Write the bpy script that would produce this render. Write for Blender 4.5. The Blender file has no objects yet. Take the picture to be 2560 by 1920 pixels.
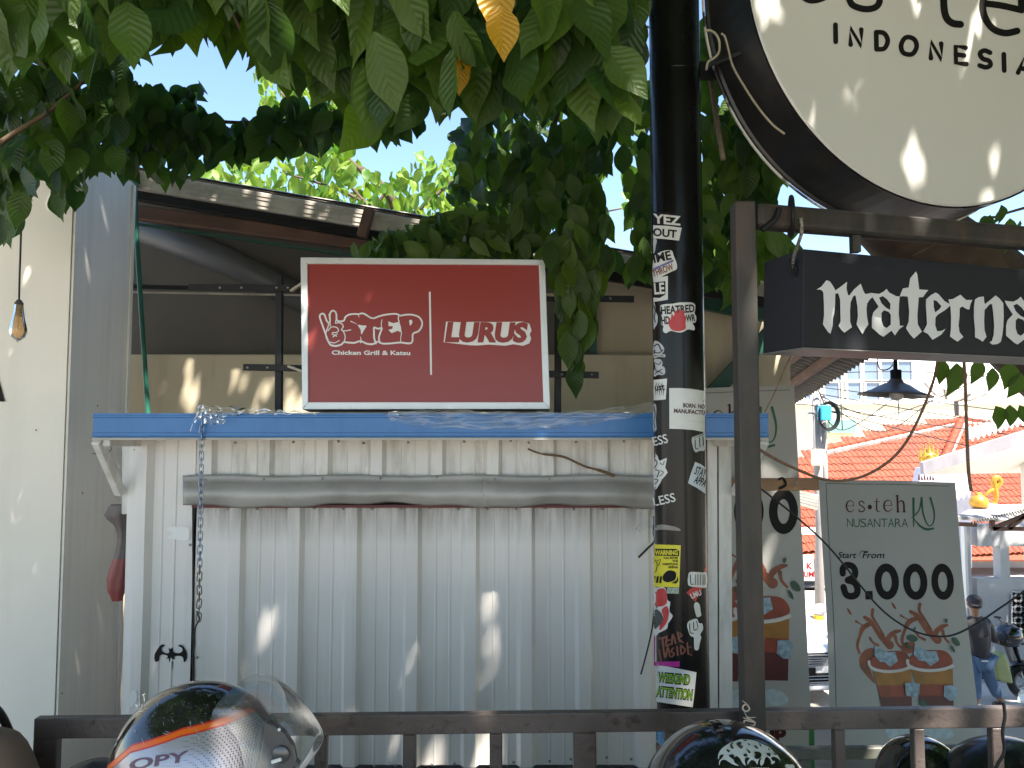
import bpy, bmesh, math, random
import numpy as np
from mathutils import Vector, Matrix
from mathutils.geometry import tessellate_polygon

random.seed(11)
SC = bpy.context.scene
COL = SC.collection
R = math.radians

# ------------------------------------------------------------------ camera
F, CX, CY = 1925.0, 1280.0, 960.0            # focal length and centre in photograph pixels
CAM = Vector((0, 0, 1.65))
TH = math.atan(120 / F)                      # slight upward pitch
cd = bpy.data.cameras.new('camera')
cd.sensor_width = 36.0
cd.lens = F / 2560 * 36.0
cd.clip_start, cd.clip_end = 0.05, 2000
cam = bpy.data.objects.new('camera', cd)
COL.objects.link(cam)
cam.location = CAM
cam.rotation_euler = (R(90) + TH, 0, 0)
SC.camera = cam

# ------------------------------------------------------------------ sky, sun, exposure
SUN_DIR = Vector((-0.30, 0.45, -0.95)).normalized()        # the way the light travels
elev = math.asin(-SUN_DIR.z)
w = bpy.data.worlds.new('World')
SC.world = w
w.use_nodes = True
nt = w.node_tree
sky = nt.nodes.new('ShaderNodeTexSky')
sky.sky_type = 'NISHITA'
sky.sun_disc = False
sky.sun_elevation = elev
sky.sun_rotation = math.atan2(-SUN_DIR.x, -SUN_DIR.y)
sky.air_density, sky.dust_density, sky.ozone_density = 1.0, 0.3, 3.0
bg = nt.nodes['Background']
bg.inputs['Strength'].default_value = 0.095
nt.links.new(sky.outputs[0], bg.inputs['Color'])
sl = bpy.data.lights.new('sun', 'SUN')
sl.energy = 5.0
sl.angle = R(0.8)
sl.color = (1.0, 0.94, 0.84)
sun = bpy.data.objects.new('sun', sl)
COL.objects.link(sun)
sun.location = (2, -4, 12)
sun.rotation_euler = SUN_DIR.to_track_quat('-Z', 'Y').to_euler()
SC.view_settings.view_transform = 'Standard'
SC.view_settings.look = 'None'
SC.view_settings.gamma = 1
SC.view_settings.use_curve_mapping = False
SC.view_settings.exposure = 2.05

# ------------------------------------------------------------------ pixel rays and surfaces
UP = Vector((0, -math.sin(TH), math.cos(TH)))
FW = Vector((0, math.cos(TH), math.sin(TH)))
def ray(px, py): return Vector((1, 0, 0)) * ((px - CX) / F) + UP * ((CY - py) / F) + FW
def P(px, py, Y):
    r = ray(px, py)
    return CAM + r * (Y / r.y)
def PZ(px, py, z):
    r = ray(px, py)
    return CAM + r * ((z - CAM.z) / r.z)
def proj(p):
    q = Vector(p) - CAM
    d = q.dot(FW)
    return CX + F * q.x / d, CY - F * q.dot(UP) / d, d

class Flat:                                   # a plane; wave adds gentle cloth ripple along its normal
    def __init__(s, p, n, wave=None): s.p, s.n, s.wave = Vector(p), Vector(n).normalized(), wave
    def at(s, px, py, off=0.0):
        r = ray(px, py)
        q = CAM + r * ((s.p - CAM).dot(s.n) / r.dot(s.n))
        return q + s.n * (off + (s.wave(q) if s.wave else 0.0))
def yawed(px, py, Y, deg, lean=0, wave=None):  # vertical plane whose right side recedes by deg
    a, l = R(deg), R(lean)
    return Flat(P(px, py, Y), (math.sin(a) * math.cos(l), -math.cos(a) * math.cos(l), -math.sin(l)), wave)
class Round:                                  # upright cylinder
    def __init__(s, x, y, r): s.x, s.y, s.r = x, y, r
    def at(s, px, py, off=0.0):
        d = ray(px, py)
        a = d.x * d.x + d.y * d.y
        b = -2 * (d.x * s.x + d.y * s.y)
        c = s.x ** 2 + s.y ** 2 - s.r ** 2
        k = max(b * b - 4 * a * c, 0)
        t = (-b - math.sqrt(k)) / (2 * a)
        q = CAM + d * t
        n = Vector((q.x - s.x, q.y - s.y, 0)).normalized()
        return q + n * off
class Ball:                                   # ellipsoid
    def __init__(s, c, r): s.c, s.r = Vector(c), Vector(r)
    def at(s, px, py, off=0.0):
        d = ray(px, py)
        D = Vector((d[i] / s.r[i] for i in range(3)))
        O = Vector(((CAM[i] - s.c[i]) / s.r[i] for i in range(3)))
        a, b, c = D.dot(D), 2 * D.dot(O), O.dot(O) - 1
        k = max(b * b - 4 * a * c, 0)
        q = CAM + d * ((-b - math.sqrt(k)) / (2 * a))
        n = Vector(((q[i] - s.c[i]) / s.r[i] ** 2 for i in range(3))).normalized()
        return q + n * off

# ------------------------------------------------------------------ materials
MATS = {}
def M(name, col, rough=0.5, metal=0.0, var=0.10, scale=6.0, bump=0.0, bscale=60.0, spec=0.5, coat=0.0,
      zstain=None, stain=None, sscale=(3, 3, 3), samt=0.5, sband=(0.45, 0.7), trans=0.0, alpha=1.0, emit=None, rvar=0.0, attr=None):
    """Procedural material: noise-mottled colour, optional stain layer, optional bump."""
    if name in MATS: return MATS[name]
    m = bpy.data.materials.new(name)
    m.use_nodes = True
    N, L = m.node_tree.nodes, m.node_tree.links
    b = N['Principled BSDF']
    b.inputs['Roughness'].default_value = rough
    b.inputs['Metallic'].default_value = metal
    b.inputs['Specular IOR Level'].default_value = spec
    b.inputs['Coat Weight'].default_value = coat
    b.inputs['Coat Roughness'].default_value = 0.06
    b.inputs['Transmission Weight'].default_value = trans
    b.inputs['Alpha'].default_value = alpha
    tc = N.new('ShaderNodeTexCoord')
    nz = N.new('ShaderNodeTexNoise'); nz.inputs['Scale'].default_value = scale; nz.inputs['Detail'].default_value = 6
    L.new(tc.outputs['Object'], nz.inputs['Vector'])
    mx = N.new('ShaderNodeMix'); mx.data_type = 'RGBA'
    c = Vector(col[:3])
    mx.inputs[6].default_value = (*(c * (1 - var)), 1)
    mx.inputs[7].default_value = (*[min(1, v * (1 + var)) for v in c], 1)
    rp = N.new('ShaderNodeMapRange'); rp.inputs[1].default_value = 0.3; rp.inputs[2].default_value = 0.7
    L.new(nz.outputs['Fac'], rp.inputs[0]); L.new(rp.outputs[0], mx.inputs[0])
    out = mx.outputs[2]
    if stain:
        mp = N.new('ShaderNodeMapping'); mp.inputs['Scale'].default_value = sscale
        L.new(tc.outputs['Object'], mp.inputs['Vector'])
        n2 = N.new('ShaderNodeTexNoise'); n2.inputs['Scale'].default_value = 1.0; n2.inputs['Detail'].default_value = 8; n2.inputs['Roughness'].default_value = 0.65
        L.new(mp.outputs[0], n2.inputs['Vector'])
        r2 = N.new('ShaderNodeMapRange'); r2.inputs[1].default_value, r2.inputs[2].default_value = sband; r2.inputs[4].default_value = samt
        L.new(n2.outputs['Fac'], r2.inputs[0])
        m2 = N.new('ShaderNodeMix'); m2.data_type = 'RGBA'
        L.new(r2.outputs[0], m2.inputs[0]); L.new(out, m2.inputs[6]); m2.inputs[7].default_value = (*stain, 1)
        out = m2.outputs[2]
    if zstain:                                   # grime run-off: z from, z to, colour, amount
        sp3 = N.new('ShaderNodeSeparateXYZ'); L.new(tc.outputs['Object'], sp3.inputs[0])
        g1 = N.new('ShaderNodeMapRange'); g1.inputs[1].default_value, g1.inputs[2].default_value = zstain[0], zstain[1]; L.new(sp3.outputs[2], g1.inputs[0])
        mp4 = N.new('ShaderNodeMapping'); mp4.inputs['Scale'].default_value = (22, 22, 2.2); L.new(tc.outputs['Object'], mp4.inputs['Vector'])
        n4 = N.new('ShaderNodeTexNoise'); n4.inputs['Scale'].default_value = 1; n4.inputs['Detail'].default_value = 8; n4.inputs['Roughness'].default_value = .7; L.new(mp4.outputs[0], n4.inputs['Vector'])
        r4 = N.new('ShaderNodeMapRange'); r4.inputs[1].default_value, r4.inputs[2].default_value = .25, .58; L.new(n4.outputs['Fac'], r4.inputs[0])
        q4 = N.new('ShaderNodeMath'); q4.operation = 'MULTIPLY'; L.new(g1.outputs[0], q4.inputs[0]); L.new(r4.outputs[0], q4.inputs[1])
        q5 = N.new('ShaderNodeMath'); q5.operation = 'MULTIPLY'; q5.inputs[1].default_value = zstain[3]; L.new(q4.outputs[0], q5.inputs[0])
        m4 = N.new('ShaderNodeMix'); m4.data_type = 'RGBA'; L.new(q5.outputs[0], m4.inputs[0]); L.new(out, m4.inputs[6]); m4.inputs[7].default_value = (*zstain[2], 1); out = m4.outputs[2]
    L.new(out, b.inputs['Base Color'])
    if rvar:
        r3 = N.new('ShaderNodeMapRange'); r3.inputs[3].default_value = max(0.02, rough - rvar); r3.inputs[4].default_value = min(1, rough + rvar)
        L.new(nz.outputs['Fac'], r3.inputs[0]); L.new(r3.outputs[0], b.inputs['Roughness'])
    if bump:
        n3 = N.new('ShaderNodeTexNoise'); n3.inputs['Scale'].default_value = bscale; n3.inputs['Detail'].default_value = 5
        L.new(tc.outputs['Object'], n3.inputs['Vector'])
        bp = N.new('ShaderNodeBump'); bp.inputs['Strength'].default_value = bump; bp.inputs['Distance'].default_value = 0.004
        L.new(n3.outputs['Fac'], bp.inputs['Height']); L.new(bp.outputs[0], b.inputs['Normal'])
    if emit:
        b.inputs['Emission Color'].default_value = (*emit[:3], 1); b.inputs['Emission Strength'].default_value = emit[3]
    MATS[name] = m
    return m

def leaf_mat(name, dark, light, transl, tmix=0.35):
    m = bpy.data.materials.new(name); m.use_nodes = True
    N, L = m.node_tree.nodes, m.node_tree.links
    b = N['Principled BSDF']; out = N['Material Output']
    at = N.new('ShaderNodeAttribute'); at.attribute_name = 'lv'
    mx = N.new('ShaderNodeMix'); mx.data_type = 'RGBA'
    mx.inputs[6].default_value = (*dark, 1); mx.inputs[7].default_value = (*light, 1)
    L.new(at.outputs['Fac'], mx.inputs[0])
    b.inputs['Roughness'].default_value = 0.42; b.inputs['Specular IOR Level'].default_value = 0.4
    # side veins as fine relief
    av = N.new('ShaderNodeAttribute'); av.attribute_name = 'vein'
    md = N.new('ShaderNodeMath'); md.operation = 'SINE'
    ml = N.new('ShaderNodeMath'); ml.operation = 'MULTIPLY'; ml.inputs[1].default_value = 60
    L.new(av.outputs['Fac'], ml.inputs[0]); L.new(ml.outputs[0], md.inputs[0])
    bp = N.new('ShaderNodeBump'); bp.inputs['Strength'].default_value = 0.25; bp.inputs['Distance'].default_value = 0.003
    L.new(md.outputs[0], bp.inputs['Height']); L.new(bp.outputs[0], b.inputs['Normal'])
    L.new(mx.outputs[2], b.inputs['Base Color'])
    tr = N.new('ShaderNodeBsdfTranslucent')
    mt = N.new('ShaderNodeMix'); mt.data_type = 'RGBA'; mt.blend_type = 'MULTIPLY'; mt.inputs[0].default_value = 0.0
    hs = N.new('ShaderNodeHueSaturation'); hs.inputs['Saturation'].default_value = 1.15; hs.inputs['Value'].default_value = transl
    L.new(mx.outputs[2], hs.inputs['Color']); L.new(hs.outputs[0], tr.inputs['Color'])
    ms = N.new('ShaderNodeMixShader'); ms.inputs[0].default_value = tmix
    L.new(b.outputs[0], ms.inputs[1]); L.new(tr.outputs[0], ms.inputs[2]); L.new(ms.outputs[0], out.inputs['Surface'])
    return m

def clear_mat(name, tint=(1, 1, 1), opac=0.15, rough=0.15, body=(0.75, 0.76, 0.76)):
    """thin clear plastic: mostly see-through, with a sharp sheen and a faint milky body"""
    m = bpy.data.materials.new(name); m.use_nodes = True
    N, L = m.node_tree.nodes, m.node_tree.links
    out = N['Material Output']; N.remove(N['Principled BSDF'])
    tp = N.new('ShaderNodeBsdfTransparent'); tp.inputs[0].default_value = (*tint, 1)
    gl = N.new('ShaderNodeBsdfGlossy'); gl.inputs['Roughness'].default_value = rough
    df = N.new('ShaderNodeBsdfDiffuse'); df.inputs[0].default_value = (*body, 1)
    fr = N.new('ShaderNodeFresnel'); fr.inputs[0].default_value = 1.5
    tc = N.new('ShaderNodeTexCoord'); nz = N.new('ShaderNodeTexNoise'); nz.inputs['Scale'].default_value = 14; nz.inputs['Detail'].default_value = 5
    L.new(tc.outputs['Object'], nz.inputs['Vector'])
    mr = N.new('ShaderNodeMapRange'); mr.inputs[1].default_value = 0.35; mr.inputs[2].default_value = 0.75; mr.inputs[3].default_value = opac * 0.4; mr.inputs[4].default_value = opac * 1.8
    L.new(nz.outputs['Fac'], mr.inputs[0])
    a = N.new('ShaderNodeMixShader'); L.new(mr.outputs[0], a.inputs[0]); L.new(tp.outputs[0], a.inputs[1]); L.new(df.outputs[0], a.inputs[2])
    b = N.new('ShaderNodeMixShader'); L.new(fr.outputs[0], b.inputs[0]); L.new(a.outputs[0], b.inputs[1]); L.new(gl.outputs[0], b.inputs[2])
    L.new(b.outputs[0], out.inputs['Surface'])
    return m

# ------------------------------------------------------------------ objects
def tag(o, label=None, cat=None, group=None, kind=None):
    if label: o['label'] = label
    if cat: o['category'] = cat
    if group: o['group'] = group
    if kind: o['kind'] = kind
    return o
def attach(o, parent):
    if parent is not None:
        o.parent = parent
        T = Matrix.Translation(-parent.location) if parent.type == 'EMPTY' else Matrix.Identity(4)   # parts are modelled in place
        o.matrix_parent_inverse = T
    return o
def empty(name, loc, label=None, cat=None, group=None, kind=None):
    o = bpy.data.objects.new(name, None)
    o.empty_display_size = 0.1
    COL.objects.link(o); o.location = loc
    return tag(o, label, cat, group, kind)
def link(name, me, mat=None, parent=None):
    o = bpy.data.objects.new(name, me); COL.objects.link(o)
    if mat and not me.materials: me.materials.append(mat)
    return attach(o, parent)
def mesh(name, v, f, mat, parent=None, smooth=False):
    me = bpy.data.meshes.new(name); me.from_pydata([tuple(x) for x in v], [], f); me.update()
    if smooth: me.polygons.foreach_set('use_smooth', [True] * len(me.polygons))
    return link(name, me, mat, parent)

class MB:
    """collects the shapes of ONE part"""
    def __init__(s): s.v, s.f = [], []
    def add(s, v, f):
        o = len(s.v); s.v += [Vector(x) for x in v]; s.f += [tuple(i + o for i in q) for q in f]; return s
    def hexa(s, a, b):                      # two matching quads -> closed block
        return s.add(list(a) + list(b), [(0, 3, 2, 1), (4, 5, 6, 7), (0, 1, 5, 4), (1, 2, 6, 5), (2, 3, 7, 6), (3, 0, 4, 7)])
    def box(s, x0, x1, y0, y1, z0, z1):
        return s.hexa([(x0, y0, z0), (x1, y0, z0), (x1, y1, z0), (x0, y1, z0)], [(x0, y0, z1), (x1, y0, z1), (x1, y1, z1), (x0, y1, z1)])
    def bar(s, a, b, w, h, up=(0, 0, 1)):   # rectangular bar from a to b
        a, b = Vector(a), Vector(b); d = (b - a).normalized(); u = Vector(up)
        x = d.cross(u)
        if x.length < 1e-4: x = d.cross(Vector((0, 1, 0)))
        x.normalize(); u = x.cross(d)
        c = [(-w / 2, -h / 2), (w / 2, -h / 2), (w / 2, h / 2), (-w / 2, h / 2)]
        return s.hexa([a + x * i + u * j for i, j in c], [b + x * i + u * j for i, j in c])
    def tube(s, pts, r, n=8, cap=True, closed=False):
        pts = [Vector(p) for p in pts]; k = len(pts)
        rs = r if isinstance(r, (list, tuple)) else [r] * k
        o = len(s.v); ref = None
        for i, p in enumerate(pts):
            if closed: d = pts[(i + 1) % k] - pts[i - 1]
            else: d = pts[min(i + 1, k - 1)] - pts[max(i - 1, 0)]
            d.normalize()
            if ref is None: ref = d.orthogonal().normalized()
            ref = (ref - d * ref.dot(d)).normalized(); y = d.cross(ref)
            for j in range(n):
                a = 2 * math.pi * j / n
                s.v.append(p + (ref * math.cos(a) + y * math.sin(a)) * rs[i])
        m = k if closed else k - 1
        for i in range(m):
            i2 = (i + 1) % k
            for j in range(n):
                j2 = (j + 1) % n
                s.f.append((o + i * n + j, o + i * n + j2, o + i2 * n + j2, o + i2 * n + j))
        if cap and not closed:
            s.f.append(tuple(o + j for j in reversed(range(n)))); s.f.append(tuple(o + (k - 1) * n + j for j in range(n)))
        return s
    def lathe(s, prof, c, n=24, sx=1, sy=1):      # prof: (radius, z)
        c = Vector(c); o = len(s.v)
        for r, z in prof:
            for j in range(n):
                a = 2 * math.pi * j / n
                s.v.append(c + Vector((r * sx * math.cos(a), r * sy * math.sin(a), z)))
        for i in range(len(prof) - 1):
            for j in range(n):
                j2 = (j + 1) % n
                s.f.append((o + i * n + j, o + i * n + j2, o + (i + 1) * n + j2, o + (i + 1) * n + j))
        return s
    def quadgrid(s, fn, nu, nv):
        o = len(s.v)
        for i in range(nu + 1):
            for j in range(nv + 1): s.v.append(Vector(fn(i / nu, j / nv)))
        for i in range(nu):
            for j in range(nv):
                a = o + i * (nv + 1) + j; s.f.append((a, a + nv + 1, a + nv + 2, a + 1))
        return s
    def slab(s, pts, thick, n=None):              # polygon (3-D, any number of corners) given thickness along n
        pts = [Vector(p) for p in pts]
        if n is None: n = (pts[1] - pts[0]).cross(pts[2] - pts[0]).normalized()
        tris = tessellate_polygon([pts]); k = len(pts); q = [p + Vector(n) * thick for p in pts]
        f = [tuple(t) for t in tris] + [tuple(k + i for i in reversed(t)) for t in tris] + [(i, (i + 1) % k, k + (i + 1) % k, k + i) for i in range(k)]
        return s.add(pts + q, f)
    def build(s, name, mat, parent=None, smooth=False, bevel=0.0, seg=1, auto=False):
        me = bpy.data.meshes.new(name); me.from_pydata([tuple(x) for x in s.v], [], s.f); me.update()
        if bevel or auto:
            bm = bmesh.new(); bm.from_mesh(me); bmesh.ops.recalc_face_normals(bm, faces=bm.faces)
            if bevel: bmesh.ops.bevel(bm, geom=[e for e in bm.edges if e.is_manifold and e.calc_face_angle(0) > 0.6], offset=bevel, segments=seg, affect='EDGES', profile=0.6)
            bm.to_mesh(me); bm.free()
        if smooth: me.polygons.foreach_set('use_smooth', [True] * len(me.polygons))
        return link(name, me, mat, parent)

def bez(pts, n=8, closed=False):                  # Catmull-Rom through points
    out = []; k = len(pts); V = [Vector(p) for p in pts]
    rng = range(k) if closed else range(k - 1)
    for i in rng:
        a = V[(i - 1) % k] if closed else V[max(i - 1, 0)]
        b, c = V[i], V[(i + 1) % k]
        d = V[(i + 2) % k] if closed else V[min(i + 2, k - 1)]
        for j in range(n):
            t = j / n
            out.append(0.5 * ((2 * b) + (c - a) * t + (2 * a - 5 * b + 4 * c - d) * t * t + (3 * b - a - 3 * c + d) * t ** 3))
    if not closed: out.append(V[-1])
    return out

# ------------------------------------------------------------------ flat print: 2-D shapes in photograph pixels laid on a surface
def V2(p): return Vector((p[0], p[1], 0))
def fill(poly, holes=()):
    loops = [[V2(p) for p in poly]] + [[V2(p) for p in h] for h in holes]
    return [q for l in loops for q in l], [tuple(t) for t in tessellate_polygon(loops)]
def blob(pts, n=5): return fill([tuple(q[:2]) for q in bez([V2(p) for p in pts], n, True)])
def stroke(pts, wd, smooth=True, n=6, closed=False):
    q = bez([V2(p) for p in pts], n, closed) if smooth else [V2(p) for p in pts]
    k = len(q); v, f = [], []
    ws = wd if isinstance(wd, (list, tuple)) else [wd, wd]
    def W(t):
        x = t * (len(ws) - 1); i = min(int(x), len(ws) - 2); return ws[i] + (ws[i + 1] - ws[i]) * (x - i)
    for i in range(k):
        if closed: d = q[(i + 1) % k] - q[i - 1]
        else: d = q[min(i + 1, k - 1)] - q[max(i - 1, 0)]
        d.normalize(); nrm = Vector((-d.y, d.x, 0)) * W(i / max(k - 1, 1)) / 2
        v += [q[i] + nrm, q[i] - nrm]
    for i in range(k if closed else k - 1):
        j = (i + 1) % k; f.append((2 * i, 2 * j, 2 * j + 1, 2 * i + 1))
    if not closed:
        for c, r, a0 in ((q[0], W(0) / 2, math.atan2(*(v[0] - q[0]).yx)), (q[-1], W(1) / 2, math.atan2(*(v[-1] - q[-1]).yx))):
            o = len(v); v.append(c)
            v += [c + Vector((math.cos(a0 + math.pi * t / 6), math.sin(a0 + math.pi * t / 6), 0)) * r for t in range(7)]
            f += [(o, o + 1 + t, o + 2 + t) for t in range(6)]
    return v, f
def text(body, x, y, h, wd=None, rot=0.0, shear=0.0, bold=0.0, space=1.0, mid=False):
    """lettering: x left edge (or middle), y baseline, h capital height, all in pixels"""
    c = bpy.data.curves.new('t', 'FONT'); c.body = body; c.offset = bold; c.space_character = space; c.resolution_u = 3
    o = bpy.data.objects.new('t', c); me = o.to_mesh()
    v = [x_.co.copy() for x_ in me.vertices]; f = [tuple(p.vertices) for p in me.polygons]
    o.to_mesh_clear(); bpy.data.objects.remove(o); bpy.data.curves.remove(c)
    x0, x1 = min(q.x for q in v), max(q.x for q in v)
    sy = h / 0.70; sx = wd / (x1 - x0) if wd else sy
    ca, sa = math.cos(R(rot)), math.sin(R(rot)); out = []
    for q in v:
        X, Y = (q.x - x0) * sx, q.y * sy
        if mid: X -= (x1 - x0) * sx / 2
        X += Y * shear
        out.append(Vector((x + X * ca + Y * sa, y + X * sa - Y * ca, 0)))
    return out, f
def xform(sh, fn): return [V2(fn(p.x, p.y)) for p in sh[0]], sh[1]
def crop(x0, y0, s): return lambda x, y: (x0 + x / s, y0 + y / s)
def put(name, shapes, surf, off, mat, parent=None, maxedge=None, step=0.00012):
    """lay 2-D shapes on a surface as one thin printed layer"""
    V, Fc = [], []
    for i, (v, f) in enumerate(shapes):
        if maxedge:
            bm = bmesh.new(); vs = [bm.verts.new(p) for p in v]
            for q in f:
                try: bm.faces.new([vs[k] for k in q])
                except ValueError: pass
            for _ in range(6):
                es = [e for e in bm.edges if e.calc_length() > maxedge]
                if not es: break
                bmesh.ops.subdivide_edges(bm, edges=es, cuts=1); bmesh.ops.triangulate(bm, faces=[q for q in bm.faces if len(q.verts) > 3])
            bm.verts.index_update(); v = [x.co.copy() for x in bm.verts]; f = [tuple(x.index for x in q.verts) for q in bm.faces]; bm.free()
        o = len(V); V += [surf.at(p[0], p[1], off + step * (i % 12)) for p in v]; Fc += [tuple(k + o for k in q) for q in f]
    me = bpy.data.meshes.new(name); me.from_pydata([tuple(x) for x in V], [], Fc); me.update()
    # face the camera
    bm = bmesh.new(); bm.from_mesh(me)
    for q in bm.faces:
        if q.normal.dot(CAM - q.calc_center_median()) < 0: q.normal_flip()
    bm.to_mesh(me); bm.free()
    return link(name, me, mat, parent)

# ================================================================== materials
m_wall_cream = M('wall_cream_paint', (0.82, 0.75, 0.65), 0.75, var=0.04, scale=2.5, bump=0.12, bscale=90, stain=(0.55, 0.5, 0.42), sscale=(6, 6, 0.7), samt=0.25, sband=(0.5, 0.75))
m_wall_white = M('wall_cladding_white', (0.80, 0.75, 0.68), 0.6, var=0.04, scale=2, stain=(0.45, 0.42, 0.37), sscale=(30, 30, 1.0), samt=0.22)
m_old_cream = M('old_cream_plaster', (0.55, 0.475, 0.345), 0.85, var=0.10, scale=2.2, bump=0.2, bscale=50, stain=(0.30, 0.25, 0.17), sscale=(5, 5, 0.8), samt=0.55, sband=(0.48, 0.72))
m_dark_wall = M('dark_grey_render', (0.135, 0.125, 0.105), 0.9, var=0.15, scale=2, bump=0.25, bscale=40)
m_sheet = M('white_corrugated_sheet', (0.74, 0.705, 0.67), 0.38, 0.0, var=0.05, scale=2.2, spec=0.5, stain=(0.33, 0.31, 0.28), sscale=(26, 26, 0.9), samt=0.2, sband=(0.52, 0.74), rvar=0.1)
m_sheet_dirty = M('weathered_white_sheet', (0.68, 0.66, 0.62), 0.42, 0.0, var=0.08, scale=4, stain=(0.30, 0.25, 0.19), sscale=(18, 18, 3.5), samt=0.6, sband=(0.47, 0.72), rvar=0.1)
m_galv = M('galvanised_flashing', (0.40, 0.385, 0.36), 0.52, 0.25, var=0.18, scale=5, stain=(0.22, 0.20, 0.17), sscale=(5, 5, 9), samt=0.55, sband=(0.5, 0.75), bump=0.15, bscale=18, rvar=0.12)
m_blue = M('blue_paint_steel', (0.05, 0.19, 0.46), 0.4, 0.0, var=0.06, scale=4, spec=0.45, stain=(0.02, 0.10, 0.30), sscale=(14, 14, 6), samt=0.35)
m_rail = M('grey_brown_metal_paint', (0.105, 0.083, 0.075), 0.45, 0.1, var=0.28, scale=7, stain=(0.035, 0.022, 0.018), sscale=(26, 26, 26), samt=0.75, sband=(0.56, 0.66), bump=0.3, bscale=90, rvar=0.12)
m_post = M('dark_grey_bracket_paint', (0.042, 0.038, 0.034), 0.5, 0.0, var=0.3, spec=0.3, scale=5, stain=(0.13, 0.085, 0.06), sscale=(10, 10, 3), samt=0.5, rvar=0.12)
m_pole = M('glossy_black_pole', (0.006, 0.0055, 0.0055), 0.26, 0.0, var=0.3, scale=3, spec=0.28, coat=0.0, stain=(0.03, 0.027, 0.024), sscale=(16, 16, 1.2), samt=0.35, sband=(0.55, 0.8), rvar=0.08)
m_black = M('black_metal', (0.012, 0.0115, 0.012), 0.5, 0.0, spec=0.25, var=0.2, scale=9)
m_blackp = M('black_plastic', (0.012, 0.012, 0.013), 0.3, 0.0, var=0.2)
m_red_face = M('red_acrylic_sign_face', (0.31, 0.050, 0.043), 0.32, 0.0, var=0.04, scale=2, spec=0.35)
m_alu = M('white_aluminium_frame', (0.72, 0.74, 0.74), 0.4, 0.25, var=0.06, scale=6, stain=(0.35, 0.32, 0.28), sscale=(12, 12, 12), samt=0.4, sband=(0.58, 0.75))
m_print_white = M('white_print', (0.80, 0.79, 0.77), 0.45, var=0.02)
m_cream_acr = M('cream_acrylic', (0.64, 0.625, 0.575), 0.16, 0.0, var=0.03, scale=1.5, spec=0.5)
m_print_black = M('black_print', (0.010, 0.009, 0.009), 0.6, var=0.1, spec=0.2)
m_navy = M('charcoal_navy_sign', (0.022, 0.023, 0.029), 0.45, 0.0, var=0.08, scale=3, spec=0.25)
m_letter_acr = M('white_acrylic_letters', (0.74, 0.73, 0.74), 0.1, 0.0, var=0.03, spec=0.6)
m_timber = M('old_brown_timber', (0.13, 0.07, 0.048), 0.8, var=0.25, scale=5, stain=(0.07, 0.05, 0.035), sscale=(5, 20, 20), samt=0.6, bump=0.3, bscale=40)
m_green = M('green_painted_steel', (0.012, 0.075, 0.052), 0.45, var=0.15, scale=6)
m_fibre = M('fibre_cement_roofing', (0.42, 0.38, 0.33), 0.85, var=0.16, scale=4, stain=(0.12, 0.10, 0.08), sscale=(6, 6, 6), samt=0.6, bump=0.2)
m_cloth_banner = M('banner_vinyl', (0.40, 0.39, 0.365), 0.42, var=0.03, scale=2, spec=0.35)
m_maroon = M('maroon_print', (0.065, 0.012, 0.014), 0.6, spec=0.2, var=0.1)
m_greenprint = M('green_print', (0.018, 0.10, 0.045), 0.5, var=0.1)
m_wood = M('pale_wood_slat', (0.33, 0.19, 0.10), 0.65, var=0.2, scale=9, stain=(0.17, 0.09, 0.05), sscale=(3, 30, 30), samt=0.5)
m_conc = M('concrete_ground', (0.46, 0.405, 0.34), 0.9, var=0.15, scale=1.5, bump=0.3, stain=(0.14, 0.13, 0.12), sscale=(0.8, 0.8, 0.8), samt=0.5)
m_screw = M('screw_zinc', (0.30, 0.29, 0.28), 0.35, 0.7, var=0.2)
m_rubber = M('black_rubber_cable', (0.012, 0.012, 0.012), 0.55, var=0.2)
m_chain = M('galvanised_chain', (0.22, 0.27, 0.36), 0.35, 0.75, var=0.2, scale=20)
m_chain2 = M('rusty_chain', (0.16, 0.12, 0.10), 0.5, 0.5, var=0.3, scale=20)
m_clear = clear_mat('clear_plastic_film', opac=0.13, rough=0.10)

# ================================================================== the setting
mesh('ground', [(-600, -60, 0), (600, -60, 0), (600, 4.56, 0), (-600, 4.56, 0), (600, 4.56, -2.4), (-600, 4.56, -2.4), (600, 900, -2.4), (-600, 900, -2.4)],
     [(0, 1, 2, 3), (3, 2, 4, 5), (5, 4, 6, 7)], m_conc)
tag(bpy.data.objects['ground'], kind='structure')

# ------------------------------------------------------------------ cream wall on the left, with its return face
Yw0, Yw1 = 3.15, 3.63
xr = P(160, 1100, Yw0).x
lw = empty('shop_wall', (xr - 0.8, Yw0, 0), 'smooth cream wall with a paler clad side face behind the hanging bulb', 'wall')
mb = MB().box(xr - 3.6, xr, Yw0, Yw1 - 0.06, 0, 2.86); mb.build('front_face', m_wall_cream, lw)
# cladding boards of the return face
side = MB().box(xr + 0.003, xr + 0.012, Yw0 + 0.006, Yw1, 0.0, 2.84); side.build('side_cladding', m_wall_white, lw)
MB().box(xr - 0.5, xr + 0.004, Yw1 - 0.057, Yw1 - 0.003, 0, 2.83).build('rear_trim', m_old_cream, lw)
MB().box(xr + 0.013, xr + 0.022, Yw1 - 0.02, Yw1 + 0.004, 0.0, 2.83).build('edge_strip', m_wall_white, lw)
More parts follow.
